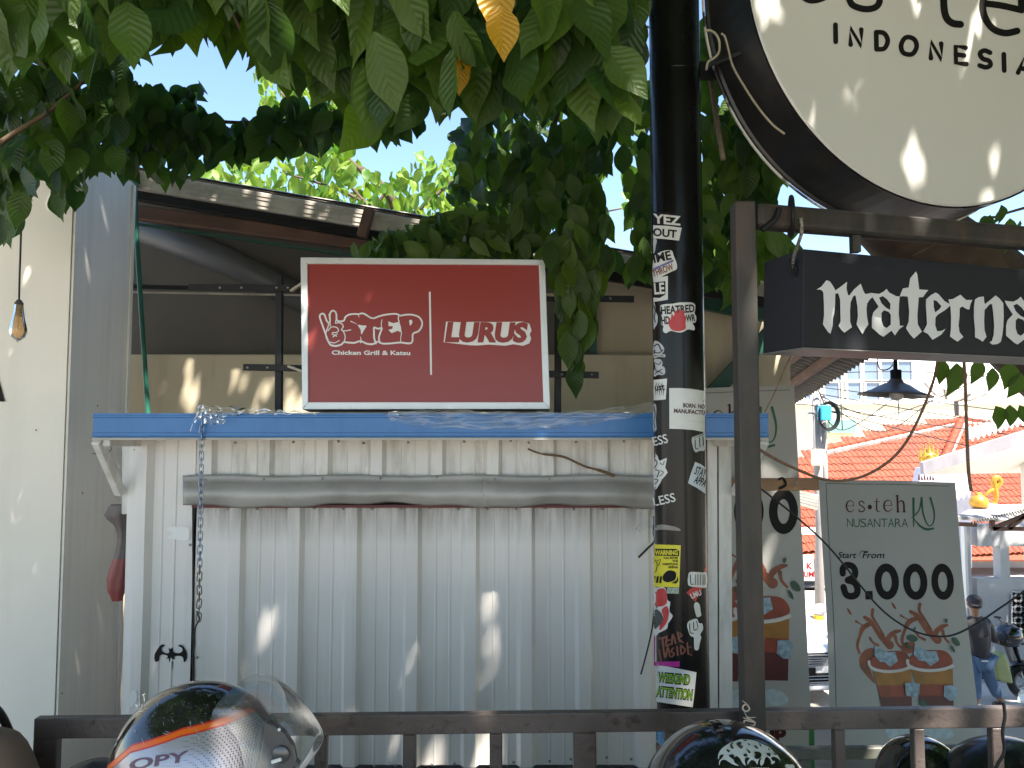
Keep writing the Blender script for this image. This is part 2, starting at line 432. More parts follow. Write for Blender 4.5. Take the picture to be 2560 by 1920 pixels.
# tip of a black letter fixed to the wall, cut off by the frame
surf = Flat((0, Yw0, 0), (0, -1, 0))
put('lettering', [fill([(-70, 1004), (-20, 880), (14, 1004), (-14, 1004), (-24, 968), (-42, 968), (-52, 1004)], )], surf, 0.004, m_print_black, lw)
mb = MB()
for (a, b) in ((90, 1075), (244, 1014), (206, 1232), (155, 1733)):
    p = P(a, b, Yw0 - 0.004); mb.lathe([(0.0005, -0.005), (0.0025, -0.002), (0.002, 0.002), (0.0005, 0.004)], p, 5)
mb.build('paint_chip', M('rust_spot', (0.18, 0.09, 0.05), 0.8), lw)

# ------------------------------------------------------------------ building behind the kiosk: cream parapet, dark upper wall, lean-to roof
Yb = 4.35
bb = empty('rear_building', (P(900, 1000, Yb).x, Yb + 0.5, 0), 'old cream rendered building with dark open gable above the metal kiosk', 'building')
xL, xR = P(250, 900, Yb).x, P(2010, 900, Yb).x
zt = P(900, 886, Yb).z
MB().box(xL, P(1765, 900, Yb).x, Yb, Yb + 0.18, -2.4, zt).build('parapet_wall', m_old_cream, bb, bevel=0.006)
zc = P(1600, 706, Yb + .2).z
MB().box(P(1486, 800, Yb + .22).x, xR, Yb + 0.22, Yb + 0.40, -2.4, zc + .02).build('side_wall', m_old_cream, bb)
MB().box(P(1478, 800, Yb + .1).x, P(1496, 800, Yb + .1).x, Yb + 0.19, Yb + 0.215, zt - .4, zc).build('corner_post', m_green, bb)
# roof: falls to the right, its raking edge towards the camera
def rake(px): return 418 + (px - 330) * 0.172
Yr = 4.0
A, B = P(150, rake(150) + 4, Yr), P(2010, rake(2010), Yr)
nrm = Vector((-(B.z - A.z), 0, B.x - A.x)).normalized()
nC = 52
rf = MB()
def roofpt(u, v, dz):
    p = A.lerp(B, u); k = nC * u
    return p + Vector((0, 4.2 * v, 0)) + nrm * (dz + 0.0)
# dark gable wall stops under the sloping roof
g0, g1 = xL - 0.5, P(1484, 800, Yb + .3).x
zr_ = lambda x: A.z + (B.z - A.z) * (x - A.x) / (B.x - A.x) - 0.03
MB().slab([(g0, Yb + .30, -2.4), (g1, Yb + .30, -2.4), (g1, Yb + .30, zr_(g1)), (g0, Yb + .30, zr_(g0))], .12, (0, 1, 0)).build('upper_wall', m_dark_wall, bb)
# corrugated sheet (waves run along the fall)
rf2 = MB()
rows = 60
for t in (0.0, 0.012):
    rf2.quadgrid(lambda u, v: roofpt(u, v, t + 0.018 * math.sin(v * rows * math.pi / 2)), 6, rows * 2)
rf2.build('roof_sheet', m_fibre, bb, smooth=True)
# raking edge board in three lengths, each with its overlap
brd = [(250, 560), (556, 925), (921, 1300), (1296, 1990)]
for i, (x0, x1) in enumerate(brd):
    a, b = P(x0, rake(x0) + 30, Yr - 0.02 - 0.004 * (i % 2)), P(x1, rake(x1) + 30, Yr - 0.02 - 0.004 * (i % 2))
    o = MB().bar(a, b, 0.02, 0.092).build('edge_board', m_fibre, bb, bevel=0.004)
    # shallow grooves in the board
    g = MB()
    for k in (-0.022, 0.006, 0.026):
        g.bar(a + Vector((0, -0.0115, k)), b + Vector((0, -0.0115, k)), 0.003, 0.004)
    g.build('groove_bead', m_fibre, bb)
a, b = P(250, rake(250) + 70, Yr + 0.03), P(1990, rake(1990) + 66, Yr + 0.03)
MB().bar(a, b, 0.05, 0.05).build('rafter', m_black, bb, bevel=0.004)
a, b = P(250, 520, Yr + 0.12), P(1300, 660, Yr + 0.12)
MB().bar(a, b, 0.06, 0.075).build('timber_beam', m_timber, bb, bevel=0.006)
a, b = P(340, 560, Yr + 0.14), P(1300, 700, Yr + 0.14)
MB().bar(a, b, 0.02, 0.012).build('green_trim', m_green, bb)
# block end and bolt at the joint
a, b = P(925, 520, Yr - 0.06), P(905, 592, Yr - 0.06)
MB().bar(a, b, 0.05, 0.05, (0, 1, 0)).build('joint_block', m_timber, bb, bevel=0.004)
# wire mesh under the eave
ms = MB()
for i in range(120):
    px = 345 + i * 6.5
    ms.tube([P(px, rake(px) + 44, Yr + 0.005), P(px + 2, rake(px) + 76, Yr + 0.005)], 0.0008, 3, False)
for k in range(6):
    ms.tube([P(345 + j * 80, rake(345 + j * 80) + 46 + k * 6, Yr + 0.004) for j in range(10)], 0.0008, 3, False)
o = ms.build('wire_mesh', m_black, bb); o['kind'] = 'stuff'
# big slanting duct, thin tie bar and right-hand strut
MB().tube([P(250, 530, Yb + 0.14), P(560, 648, Yb + 0.14), P(860, 800, Yb + 0.14)], 0.085, 20).build('slanting_duct', M('dark_duct', (0.105, 0.11, 0.115), 0.5, 0.1, var=0.12, scale=3), bb, smooth=True)
MB().bar(P(300, 716, Yb - 0.02), P(900, 728, Yb - 0.02), 0.02, 0.022).build('tie_bar', m_black, bb)
MB().bar(P(300, 730, Yb - 0.01), P(900, 741, Yb - 0.01), 0.012, 0.01).build('conduit', m_fibre, bb)
MB().bar(P(1955, 800, Yb + 0.1), P(1775, 990, Yb + 0.1), 0.05, 0.085).build('strut', m_green, bb)
MB().bar(P(1650, 728, Yb + 0.08), P(1990, 792, Yb + 0.08), 0.05, 0.12).build('fascia', m_green, bb)
MB().bar(P(1650, 690, Yr + 0.04), P(1990, 752, Yr + 0.04), 0.05, 0.10).build('fascia_timber', m_timber, bb)

# green pipe leaning in the corner
gp = MB().tube([P(334, 380, 3.95), P(340, 560, 3.95), P(352, 760, 3.94), P(372, 1060, 3.92), P(385, 1300, 3.9), P(400, 2000, 3.86)], 0.0125, 10)
o = gp.build('pipe', M('green_hose', (0.018, 0.12, 0.085), 0.4, var=0.15), None, smooth=True)
tag(o, 'thin green pipe leaning upright beside the cream wall corner', 'pipe')
cw = MB().tube(bez([P(322, 400, 3.7), P(326, 620, 3.7), P(324, 720, 3.7), P(318, 850, 3.7), P(318, 1040, 3.7), P(316, 1700, 3.7)]), 0.003, 6)
tag(cw.build('cable', M('tan_cable', (0.30, 0.24, 0.15), 0.6), None, True), 'thin tan cable running down the edge of the cream wall', 'cable')

# ================================================================== metal kiosk
Yk = 3.0
Yd = 3.72                                   # back of the kiosk
xk0, xk1 = P(312, 1500, Yk).x, P(1830, 1500, Yk).x
zk0 = P(1200, 1916, Yk).z
ks = empty('metal_kiosk', ((xk0 + xk1) / 2, Yk + .3, 0), 'white corrugated metal kiosk with closed hatch and blue roof beam', 'kiosk')
def ribs(cs, x0, x1, h=0.025, flutes=True):
    pr = [(x0, 0)]
    for c in cs:
        for dx, d in ((-25, 0), (-15, h), (13, h), (22, 0)): pr.append((c + dx, d))
        if flutes:
            for f0 in (56, 92):
                for dx, d in ((f0 - 3, 0), (f0 - 1, .0022), (f0 + 2, .0022), (f0 + 4, 0)): pr.append((c + dx, d))
    pr = [p for p in pr if x0 <= p[0] <= x1]
    if pr[-1][0] < x1: pr.append((x1, 0))
    return pr
def panel(name, prof, Y, yt, yb, mat, parent, nz=10, dent=0.0012, thick=0.0025):
    rnd = random.Random(hash(name) % 97 if False else len(name)); z0, z1 = P(1280, yb, Y).z, P(1280, yt, Y).z
    xs = [P(px, 1500, Y).x for px, d in prof]; v, f = [], []
    n = len(xs)
    for k in range(2):
        for i, (px, d) in enumerate(prof):
            for j in range(nz + 1):
                zz = z0 + (z1 - z0) * j / nz
                w_ = dent * (math.sin(xs[i] * 7 + zz * 9) + math.sin(xs[i] * 13 - zz * 5 + 2))
                v.append((xs[i], Y - d - w_ + k * thick, zz))
    m = n * (nz + 1)
    for i in range(n - 1):
        for j in range(nz):
            a = i * (nz + 1) + j; q = (a, a + nz + 1, a + nz + 2, a + 1)
            f.append(q); f.append(tuple(m + t for t in reversed(q)))
    for i in range(n - 1):                    # bottom and top rims
        for j in (0, nz):
            a = i * (nz + 1) + j; f.append((a, a + nz + 1, m + a + nz + 1, m + a))
    for i in (0, n - 1):
        for j in range(nz):
            a = i * (nz + 1) + j; f.append((a, a + 1, m + a + 1, m + a))
    return mesh(name, v, f, mat, parent)
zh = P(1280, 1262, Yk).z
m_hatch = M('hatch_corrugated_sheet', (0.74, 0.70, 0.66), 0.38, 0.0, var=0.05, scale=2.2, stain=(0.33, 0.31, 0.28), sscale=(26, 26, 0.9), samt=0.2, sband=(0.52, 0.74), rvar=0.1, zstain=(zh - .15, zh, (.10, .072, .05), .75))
up = panel('upper_panel', ribs([513, 659, 805, 941, 1092, 1233, 1371, 1507, 1650], 470, 1768), Yk, 1085, 1252, m_sheet_dirty, ks, 4)
sp = panel('side_strip', [(311, 0), (337, 0), (340, .030), (366, .030), (378, 0), (398, 0), (401, .003), (404, 0), (428, 0), (430, .0035), (434, .0035), (436, 0), (480, 0)], Yk - .006, 1092, 1925, m_sheet, ks, 14)
ht = panel('hatch', ribs([590, 737, 881, 1032, 1177, 1316, 1461, 1606], 486, 1766), Yk - .004, 1262, 1912, m_hatch, ks, 14)
# grime under the flashing: a band of stained upper sheet
def screws(name, pts, Y, parent, r=0.0055):
    s = MB()
    for (a, b) in pts:
        p = P(a, b, Y); s.lathe([(0.0, 0), (r, 0), (r * .9, 0.0015), (r * .5, 0.003), (0, 0.0034)], (0, 0, 0), 8)
        for i in range(len(s.v) - 40, len(s.v)):
            q = s.v[i]; s.v[i] = Vector((p.x + q.x, p.y - q.z, p.z + q.y))
    o = s.build(name, m_screw, parent, smooth=True); o['kind'] = 'stuff'; return o
screws('screw', [(x, 1102 + (i * 5) % 7) for i, x in enumerate((441, 588, 733, 846, 909, 1020, 1160, 1277, 1322, 1440, 1560))] + [(336, 1124), (395, 1254), (362, 1258), (950, 1118)], Yk - 0.003, up)
screws('screw', [(498 + i * 72, 1270 + (i * 3) % 4) for i in range(16)] + [(936, 1915), (988, 1914), (1080, 1911), (1136, 1910), (1284, 1906), (1374, 1903), (1427, 1898), (1517, 1894), (1578, 1898), (1622, 1886), (492, 1644), (470, 1707), (475, 1362)], Yk - 0.009, ht)
# lapped rain flashing in two lengths, lower edge curling and uneven
def flash(x0, x1, yo, parent, sd):
    rnd = random.Random(sd)
    prof = [(0.000, 1188), (0.004, 1203), (0.026, 1212), (0.042, 1224), (0.047, 1238), (0.038, 1252), (0.020, 1263)]
    def fn(u, v):
        px = x0 + (x1 - x0) * u; t = v * (len(prof) - 1); i = min(int(t), len(prof) - 2); k = t - i
        d = prof[i][0] + (prof[i + 1][0] - prof[i][0]) * k; y = prof[i][1] + (prof[i + 1][1] - prof[i][1]) * k
        w_ = (1.0 if v > .6 else v) * (6 * math.sin(px * .0105 + sd) + 2.5 * math.sin(px * .041 + sd * 2) + (5 if sd > 2 else 0))
        return P(px, y + w_ * v * .9 + 2 * math.sin(px * .02) * (1 - v), Yk - 0.034 - yo - d - .004 * math.sin(px * .03) * v)
    m_ = MB().quadgrid(fn, 60, 12)
    o = m_.build('flashing', m_galv, parent, smooth=True)
    so = o.modifiers.new('thickness', 'SOLIDIFY'); so.thickness = 0.0016; so.offset = 0
    return o
f1 = flash(457, 1222, 0.0, ks, 1.0); f2 = flash(1208, 1640, 0.004, ks, 2.4)
screws('screw', [(513, 1200), (659, 1198), (805, 1196), (950, 1195), (1092, 1193), (1236, 1198), (1374, 1197), (1515, 1200)], Yk - 0.0405, f1, 0.005)
MB().bar(P(480, 1266, Yk - 0.040), P(1660, 1266, Yk - 0.040), 0.006, 0.010).build('seal_strip', M('dark_red_seal', (0.11, 0.015, 0.015), 0.6, var=0.3), ks)
MB().bar(P(483, 1265, Yk - 0.008), P(483, 1912, Yk - 0.008), 0.006, 0.006, (0, 1, 0)).build('hatch_gap_shade', m_black, ks)  # black bar stands in for the shade between side strip and hatch
# kiosk body behind the sheets
MB().box(xk0 + .012, xk0 + .02, Yk + .01, Yd, 0.02, 1.72).build('left_side', m_sheet_dirty, ks)
MB().box(xk1 - .02, xk1 - .012, Yk + .06, Yd, 0.02, 1.72).build('right_side', m_sheet_dirty, ks)
MB().box(xk0 + .021, xk1 - .021, Yd - .01, Yd, 0.02, 1.70).build('back', m_sheet_dirty, ks)
MB().box(xk0 + .021, xk1 - .021, Yk + .05, Yd - .011, zk0 - .1, zk0).build('floor', m_timber, ks)
MB().box(xk0 - 0.02, xk1 + .02, Yk - .05, Yd, 0, zk0 - .016).build('plinth', M('pale_plinth', (0.5, 0.5, 0.48), .7, stain=(.25, .22, .19), samt=.5), ks, bevel=0.006)
# corner posts on the right
MB().hexa([P(1768, 1080, Yk), P(1793, 1080, Yk), P(1793, 1080, Yk + .03), P(1768, 1080, Yk + .03)], [P(1770, 1925, Yk), P(1795, 1925, Yk), P(1795, 1925, Yk + .03), P(1770, 1925, Yk + .03)]).build('corner_post', m_sheet_dirty, ks, bevel=.002)
MB().hexa([P(1796, 1085, Yk + .01), P(1828, 1085, Yk + .01), P(1828, 1085, Yk + .04), P(1796, 1085, Yk + .04)], [P(1798, 1925, Yk + .01), P(1832, 1925, Yk + .01), P(1832, 1925, Yk + .04), P(1798, 1925, Yk + .04)]).build('corner_post', m_sheet_dirty, ks, bevel=.002)
# blue channel along the roof edge: lips, grooves and flat web
Yf = 2.72
xb0, xb1 = P(232, 1062, Yf).x, P(1921, 1062, Yf).x
zb0, zb1 = P(1280, 1093, Yf).z, P(1280, 1033, Yf).z
H = zb1 - zb0
pf = [(0.05, 0), (0, 0), (-.002, .006), (-.002, .17 * H), (.003, .19 * H), (.003, .80 * H), (-.002, .83 * H), (-.002, .90 * H), (0, .92 * H), (0, H), (.05, H), (.05, H - .003), (.004, H - .003), (.006, .003), (.05, .003)]
n = len(pf); v = [(x, Yf + a, zb0 + b) for x in (xb0, xb1) for a, b in pf]
fb = mesh('fascia_beam', v, [(i, (i + 1) % n, n + (i + 1) % n, n + i) for i in range(n)] + [tuple(range(n - 1, -1, -1)), tuple(range(n, 2 * n))], m_blue, ks)
MB().box(xb0 + 0.002, xb1 - .002, Yf + .055, Yd, zb1 - .03, zb1 - .006).build('roof', m_galv, ks)
MB().box(xb0 + 0.004, xb1 - .004, Yf + .052, Yk - .03, zb0 - .006, zb0 + .004).build('soffit', m_sheet_dirty, ks)
MB().bar(P(236, 1097, Yf + .01), P(1915, 1097, Yf + .01), 0.03, 0.008).build('drip_edge', m_galv, ks)
# raked side brackets
for s_, (x0, x1) in enumerate(((243, 300), (1912, 1838))):
    a, b = P(x0, 1100, Yf + .02), P(x1, 1232, Yk - .02)
    MB().bar(a, b, 0.03, 0.035, (0, 1, 0)).build('bracket', m_sheet_dirty, ks, bevel=0.003)
    a, b = P(x0 + (22 if s_ == 0 else -22), 1106, Yf + .03), P(x1 + (45 if s_ == 0 else -45), 1106, Yk - .03)
    MB().bar(a, b, 0.03, 0.03).build('bracket_rail', m_sheet_dirty, ks, bevel=0.003)
MB().hexa([P(306, 1100, Yk + .004), P(326, 1100, Yk + .004), P(326, 1100, Yk + .03), P(306, 1100, Yk + .03)], [P(304, 1285, Yk + .004), P(324, 1285, Yk + .004), P(324, 1285, Yk + .03), P(304, 1285, Yk + .03)]).build('corner_post', m_sheet_dirty, ks)
# worn sticker on the side strip: black winged ornament, red and black scraps
sk = Flat((0, Yk - .006, 0), (0, -1, 0)); c1 = crop(0, 1280, 2.572)
orn = [blob([(1000, 960), (995, 920), (1015, 880), (1040, 852), (1062, 858), (1045, 868), (1040, 885), (1050, 900), (1075, 908), (1090, 900), (1086, 870), (1098, 880), (1112, 868), (1115, 895), (1130, 905), (1160, 905), (1175, 890), (1170, 872), (1145, 858), (1168, 854), (1188, 875), (1203, 905), (1202, 945), (1185, 965), (1178, 935), (1160, 925), (1130, 925), (1120, 935), (1130, 945), (1112, 945), (1100, 935), (1092, 968), (1085, 940), (1070, 945), (1080, 925), (1050, 915), (1030, 925), (1022, 955)], 3),
       blob([(1100, 960), (1112, 965), (1108, 1015), (1102, 1000)], 3), blob([(855, 1005), (853, 985), (862, 1005)], 3)]
for s_ in orn: put('sticker', [xform(s_, c1)], sk, 0.0026, m_print_black, sp)
put('sticker', [xform(blob([(885, 1008), (905, 985), (910, 930), (914, 990), (920, 1008)], 3), c1)], sk, 0.0276, M('red_print', (.42, .03, .03), .5), sp)
for q_ in ([(1075, 105), (1130, 92), (1210, 98), (1222, 130), (1210, 178), (1130, 176), (1080, 165), (1110, 140)], [(870, 1140), (905, 1135), (905, 1200), (880, 1230), (862, 1225)]): put('sticker_residue', [xform(blob(q_, 4), c1)], sk, 0.0046 if q_[0][0] > 1000 else .033, m_print_white, sp)

# clear plastic film draped over the beam
def film(pts_top, pts_bot, Y, name, label, seed, nu=40, nv=10):
    t = bez([V2(p) for p in pts_top], 10); b_ = bez([V2(p) for p in pts_bot], 10)
    def S(l, u): x = u * (len(l) - 1); i = min(int(x), len(l) - 2); return l[i].lerp(l[i + 1], x - i)
    def fn(u, v):
        q = S(t, u).lerp(S(b_, u), v)
        w_ = .007 * math.sin(u * 13 + v * 5 + seed) + .004 * math.sin(u * 27 - v * 8) + .002 * math.sin(v * 12 + u * 41)
        return P(q.x, q.y + 2 * math.sin(u * 50 + seed), Y - abs(w_) - .004)
    o = MB().quadgrid(fn, nu, nv).build(name, m_clear, None, smooth=True)
    return tag(o, label, 'plastic film', 'clear plastic film on the blue beam')
film([(960, 1030), (1100, 1024), (1300, 1030), (1480, 1024), (1640, 1004)], [(975, 1050), (1080, 1068), (1290, 1072), (1460, 1062), (1640, 1030)], Yf - .006, 'plastic_film', 'long clear plastic film sagging along blue beam under the red sign', 1.0, 70, 10)
film([(494, 1012), (560, 1016), (640, 1022), (720, 1026), (790, 1033)], [(498, 1030), (560, 1040), (640, 1036), (720, 1036), (790, 1036)], Yf - .004, 'plastic_film', 'crumpled clear plastic film lying on the beam right of the chain', 2.0)
film([(494, 1010), (508, 1012), (520, 1020), (540, 1034), (566, 1048)], [(473, 1086), (492, 1050), (512, 1058), (540, 1062), (560, 1058)], Yf - .012, 'plastic_film', 'torn knot of clear plastic film tied round the blue beam with the chain', 3.0, 30, 12)

# ------------------------------------------------------------------ chains
def chain(x, y0, y1, Y, label, xend=None, rust=0):
    z0, z1 = P(x, y0, Y).z, P(x, y1, Y).z
    pitch = 0.0232; n_ = int((z0 - z1) / pitch)
    lk = []
    L_, W_ = 0.0165, 0.0075
    pts = [(W_ * math.cos(a) , 0, (L_ - W_) * (1 if math.sin(a) > 0 else -1) + W_ * math.sin(a)) for a in [i * math.pi / 8 + .01 for i in range(16)]]
    mbs = MB().tube(pts, 0.0021, 6, False, True)
    me = bpy.data.meshes.new('link'); me.from_pydata([tuple(q) for q in mbs.v], [], mbs.f); me.materials.append(m_chain)
    me.polygons.foreach_set('use_smooth', [True] * len(me.polygons))
    me2 = me.copy(); me2.materials.clear(); me2.materials.append(m_chain2)
    x0 = P(x, y0, Y).x; x1 = P(xend or x, y1, Y).x
    r_ = empty('chain', (x0, Y, z1), label, 'chain', 'hatch chains')
    for i in range(n_):
        t = i / n_
        o = link('link', me2 if i > n_ - rust else me, None, r_)
        o.location = (x0 + (x1 - x0) * t, Y, z0 - pitch * (i + .5)); o.rotation_euler = (0, random.uniform(-.08, .08), (0 if i % 2 else math.pi / 2) + random.uniform(-.3, .3) + .3)
    return r_
chain(505, 1048, 1560, Yf - .012, 'steel chain hanging in front of the white hatch from the blue beam', 497, 9)
chain(1641, 1075, 1440, Yf - .012, 'steel chain hanging half hidden behind the left edge of the black pole', 1640, 4)
def cable(name, pts, Y, r, mat, label, cat='cable', n=8, group=None):
    ys = Y if isinstance(Y, (list, tuple)) else [Y] * len(pts)
    q = bez([P(a, b, y) for (a, b), y in zip(pts, ys)], n)
    return tag(MB().tube(q, r, 7).build(name, mat, None, True), label, cat, group)
cable('cable', [(492, 1528), (498, 1548), (488, 1570), (486, 1610), (482, 1655), (484, 1690), (479, 1718), (478, 1760)], Yk - .04, .0032, m_rubber, 'black cable hanging from the end of the steel chain')
cable('cable', [(1636, 1290), (1634, 1330), (1637, 1352), (1618, 1372), (1596, 1394)], Yk - .06, .0042, m_rubber, 'short black cable bent left beside the pole above the yellow sticker')
cable('cable', [(1636, 1500), (1632, 1560), (1622, 1610), (1612, 1650), (1602, 1686)], Yk - .06, .0030, m_rubber, 'thin black cable curving down beside the pole over the hatch')
film([(1588, 1318), (1600, 1312), (1615, 1302), (1630, 1292), (1636, 1290)], [(1590, 1326), (1602, 1328), (1618, 1322), (1632, 1316), (1638, 1310)], Yk - .06, 'plastic_film', 'scrap of clear plastic film tied to the pole beside the hatch', 5.0, 16, 6)
tw = MB().tube(bez([P(1320, 1122, Yk - .05), P(1352, 1134, Yk - .06), P(1408, 1142, Yk - .06), P(1460, 1165, Yk - .06), P(1505, 1178, Yk - .06), P(1536, 1190, Yk - .055)]), [.0035] * 10 + [.0045] * 20 + [.006] * 11, 7)
tag(tw.build('dry_twig', M('dry_bark', (.15, .09, .05), .85, var=.25, scale=30), None, True), 'dry brown twig caught slanting on top of the metal flashing', 'twig')
cable('wire', [(232, 1133), (252, 1137), (270, 1132), (279, 1122), (276, 1108)], Yf + .1, .0014, m_rubber, 'thin bent wire poking out under the left end of the blue beam', 'wire')

# hanging maroon cloth bag on the kiosk's left side
def bag(u, v):
    y = 1262 + 240 * v
    cx_ = [300, 292, 300, 303, 300, 294, 290, 288, 289, 292][int(v * 9)]
    t = v * 9; i = min(int(t), 8); k = t - i
    cs = [300, 290, 302, 305, 303, 300, 295, 291, 290, 292]; rs = [24, 30, 13, 10, 11, 14, 19, 22, 21, 12]
    c_ = cs[i] + (cs[i + 1] - cs[i]) * k; r_ = rs[i] + (rs[i + 1] - rs[i]) * k
    a = u * 2 * math.pi
    p = P(c_, y, Yk + .05)
    s_ = r_ * .00156 * (1 + .12 * math.sin(5 * a + 6 * v))
    return p + Vector((s_ * math.cos(a), .7 * s_ * math.sin(a), 0))
o = MB().quadgrid(lambda u, v: bag(u, .56 + .44 * v), 24, 16).build('cloth_bag', M('maroon_cloth', (.25, .05, .045), .45, var=.2, scale=10, bump=.4, bscale=16), None, smooth=True)
MB().quadgrid(lambda u, v: bag(u, .56 * v), 24, 16).build('twisted_neck', M('grey_brown_cloth', (.13, .105, .095), .5, var=.3, scale=14, bump=.4, bscale=16), o, smooth=True)
MB().slab([P(268, 1268, Yk + .03), P(300, 1262, Yk + .03), P(322, 1256, Yk + .03), P(322, 1276, Yk + .03), P(298, 1300, Yk + .03), P(286, 1284, Yk + .03)], .012, (0, 1, 0)).build('torn_flap', MATS['grey_brown_cloth'], o)
tag(o, 'twisted maroon and grey cloth bag hanging off the kiosk left edge', 'bag')

# ================================================================== railing in front
YR = 2.0
def railY(px): return 1.955 + (px - 92) / 2468 * 0.075
zr1, zr0 = P(92, 1797, railY(92) - .012).z, P(92, 1848, railY(92) - .012).z
fn_ = empty('railing', (0.2, 2.0, 0), 'grey-brown steel railing with upright bars running across the front', 'railing')
def railpt(px, z): y = railY(px); return Vector((P(px, 1800, y).x, y, z))
a, b = railpt(92, (zr0 + zr1) / 2), railpt(2720, (zr0 + zr1) / 2)
MB().bar(a, b, 0.026, zr1 - zr0).build('top_rail', m_rail, fn_, bevel=0.003, seg=2)
for px, wpx in ((121, 58), (375, 30), (590, 30), (805, 30), (1025, 31), (1240, 31), (1461, 55), (1680, 36), (2094, 26), (2291, 26), (2486, 28), (2690, 30)):
    q = railpt(px, 0); hw = wpx * railY(px) / F / 2
    MB().box(q.x - hw, q.x + hw, q.y - .0125, q.y + .0125, 0.0, zr0 - .0004).build('upright', m_rail, fn_, bevel=0.0025)
q0, q1 = railpt(150, .12), railpt(2720, .12)
MB().bar(q0, q1, .035, .035).build('bottom_rail', m_rail, fn_)
# wire ties on the rail
cable('wire', [(1666, 1772), (1672, 1790), (1664, 1812), (1670, 1838), (1662, 1850)], 1.965, .0016, M('rust_wire', (.12, .06, .04), .7), 'rusty wire twisted round the rail beside the black pole', 'wire')
cable('wire', [(342, 1790), (350, 1782), (358, 1778), (366, 1784), (360, 1792)], 1.93, .0022, m_rubber, 'tangle of black wire sitting on the rail behind the silver helmet', 'wire')
cable('cable', [(2508, 1755), (2512, 1790), (2506, 1830), (2510, 1880), (2490, 1920), (2478, 1990)], 1.97, .004, m_rubber, 'black cable tied over the rail at the far right')

# ================================================================== black pole with stickers
Yp = 2.40
xp = P(1698, 1000, Yp).x; rp = 64.5 * Yp / F * 0.985
pl = empty('street_pole', (xp, Yp, 0), 'glossy black steel pole covered with band stickers', 'pole')
MB().lathe([(rp, 0.0), (rp, 1.2), (rp, 1.24), (rp, 4.4)], (xp, Yp, 0), 64).build('shaft', m_pole, pl, smooth=True)
MB().lathe([(rp * 1.004, 0), (rp * 1.012, .002), (rp * 1.012, .008), (rp * 1.004, .01)], (xp, Yp, P(1700, 165, Yp - rp).z), 48).build('weld_seam', m_pole, pl, smooth=True)
MB().lathe([(rp * 1.6, 0), (rp * 1.6, .02), (rp * 1.03, .022), (rp * 1.03, .1)], (xp, Yp, 0), 32).build('base_plate', m_pole, pl)
PS = Round(xp, Yp, rp)
stw = M('sticker_white', (.66, .66, .63), .35, var=.05, scale=20)
stg = M('sticker_grey', (.48, .50, .51), .35, var=.08, scale=30)
m_yel = M('sticker_yellow', (.72, .62, .02), .35, var=.03)
m_redp = M('sticker_red', (.50, .025, .025), .35, var=.08, scale=30)
m_brown = M('sticker_brown', (.20, .065, .04), .4, var=.15, scale=40)
m_lime = M('sticker_lime', (.26, .47, .03), .35, var=.1, scale=30)
m_pink = M('sticker_magenta', (.45, .02, .25), .35)
m_bluep = M('sticker_blue', (.06, .24, .45), .35, var=.3, scale=25)
ksh = lambda shs, c: [xform(s_, c) for s_ in shs]
def sticker(base, bmat, layers=(), off=.0005, c=None, label=None):
    """base: shapes of the cut-out; layers: (part name, shapes, material)"""
    c = c or (lambda x, y: (x, y))
    o = put('sticker', ksh(base, c), PS, off, bmat, pl, 7)
    if label: o['label'] = label
    for i, (nm, shs, mt_) in enumerate(layers):
        put(nm, ksh(shs, c), PS, off + .0007 + .0006 * i, mt_, o, 7, .00004)
    return o
kA = crop(1600, 480, 4.15); kB = crop(1600, 880, 4.15); kC = crop(1600, 1280, 3.19)
def rectp(*p): return fill(list(p))
sticker([rectp((140, 205), (300, 214), (458, 242), (428, 370), (405, 505), (270, 490), (140, 480))], m_print_black,
        [('white_panel', [rectp((140, 345), (290, 352), (432, 372), (405, 505), (270, 490), (140, 480))], stw),
         ('lettering', [text('YEZ', 140, 318, 92, 285, 6, -.12, .035)], stw), ('lettering', [text('OUT', 140, 452, 78, 240, 6, -.05, .03)], m_print_black)], c=kA, label='black and white sticker lettered YEZ OUT')
sticker([blob([(140, 480), (175, 500), (165, 560), (160, 600), (142, 640)], 4)], stg, c=kA)
sticker([blob([(140, 690), (200, 630), (270, 606), (330, 610), (350, 660), (380, 740), (380, 800), (330, 825), (240, 870), (142, 930)], 4)], stw,
        [('lettering', [text('IME', 150, 735, 90, 185, -12, 0, .03)], m_print_black), ('lettering', [text('THROW', 146, 880, 68, 222, -20, 0, .03)], m_brown),
         ('band', [stroke([(150, 800), (230, 765), (340, 715)], 22)], M('sticker_violet', (.14, .15, .36), .4, var=.2, scale=60))], c=kA, label='white sticker lettered IME THROW')
sticker([rectp((140, 900), (290, 870), (290, 1118), (140, 1140))], stw, [('panel', [rectp((142, 940), (265, 925), (265, 1065), (205, 1100), (142, 1095))], m_print_black), ('lettering', [text('LE', 155, 1060, 112, 105, -4, 0, .03)], stw)], c=kA, label='square white sticker lettered LE')
sticker([blob([(143, 1140), (160, 1180), (165, 1240), (185, 1290), (180, 1360), (160, 1400), (142, 1410)], 4)], stg, [('lettering', [stroke([(148, 1180), (160, 1240), (150, 1300), (165, 1350)], 9)], m_print_black)], c=kA)
fl = [(210, 1190), (250, 1165), (330, 1160), (400, 1148), (470, 1145), (550, 1150), (575, 1190), (565, 1260), (582, 1290), (578, 1350), (545, 1360), (566, 1400), (560, 1435), (500, 1425), (440, 1455), (380, 1455), (320, 1440), (270, 1465), (238, 1440), (245, 1390), (222, 1370), (225, 1280)]
fr = [(300, 1370), (308, 1300), (320, 1330), (330, 1260), (350, 1290), (375, 1225), (395, 1260), (405, 1200), (425, 1240), (455, 1225), (460, 1280), (478, 1300), (470, 1370), (470, 1420), (400, 1445), (330, 1430)]
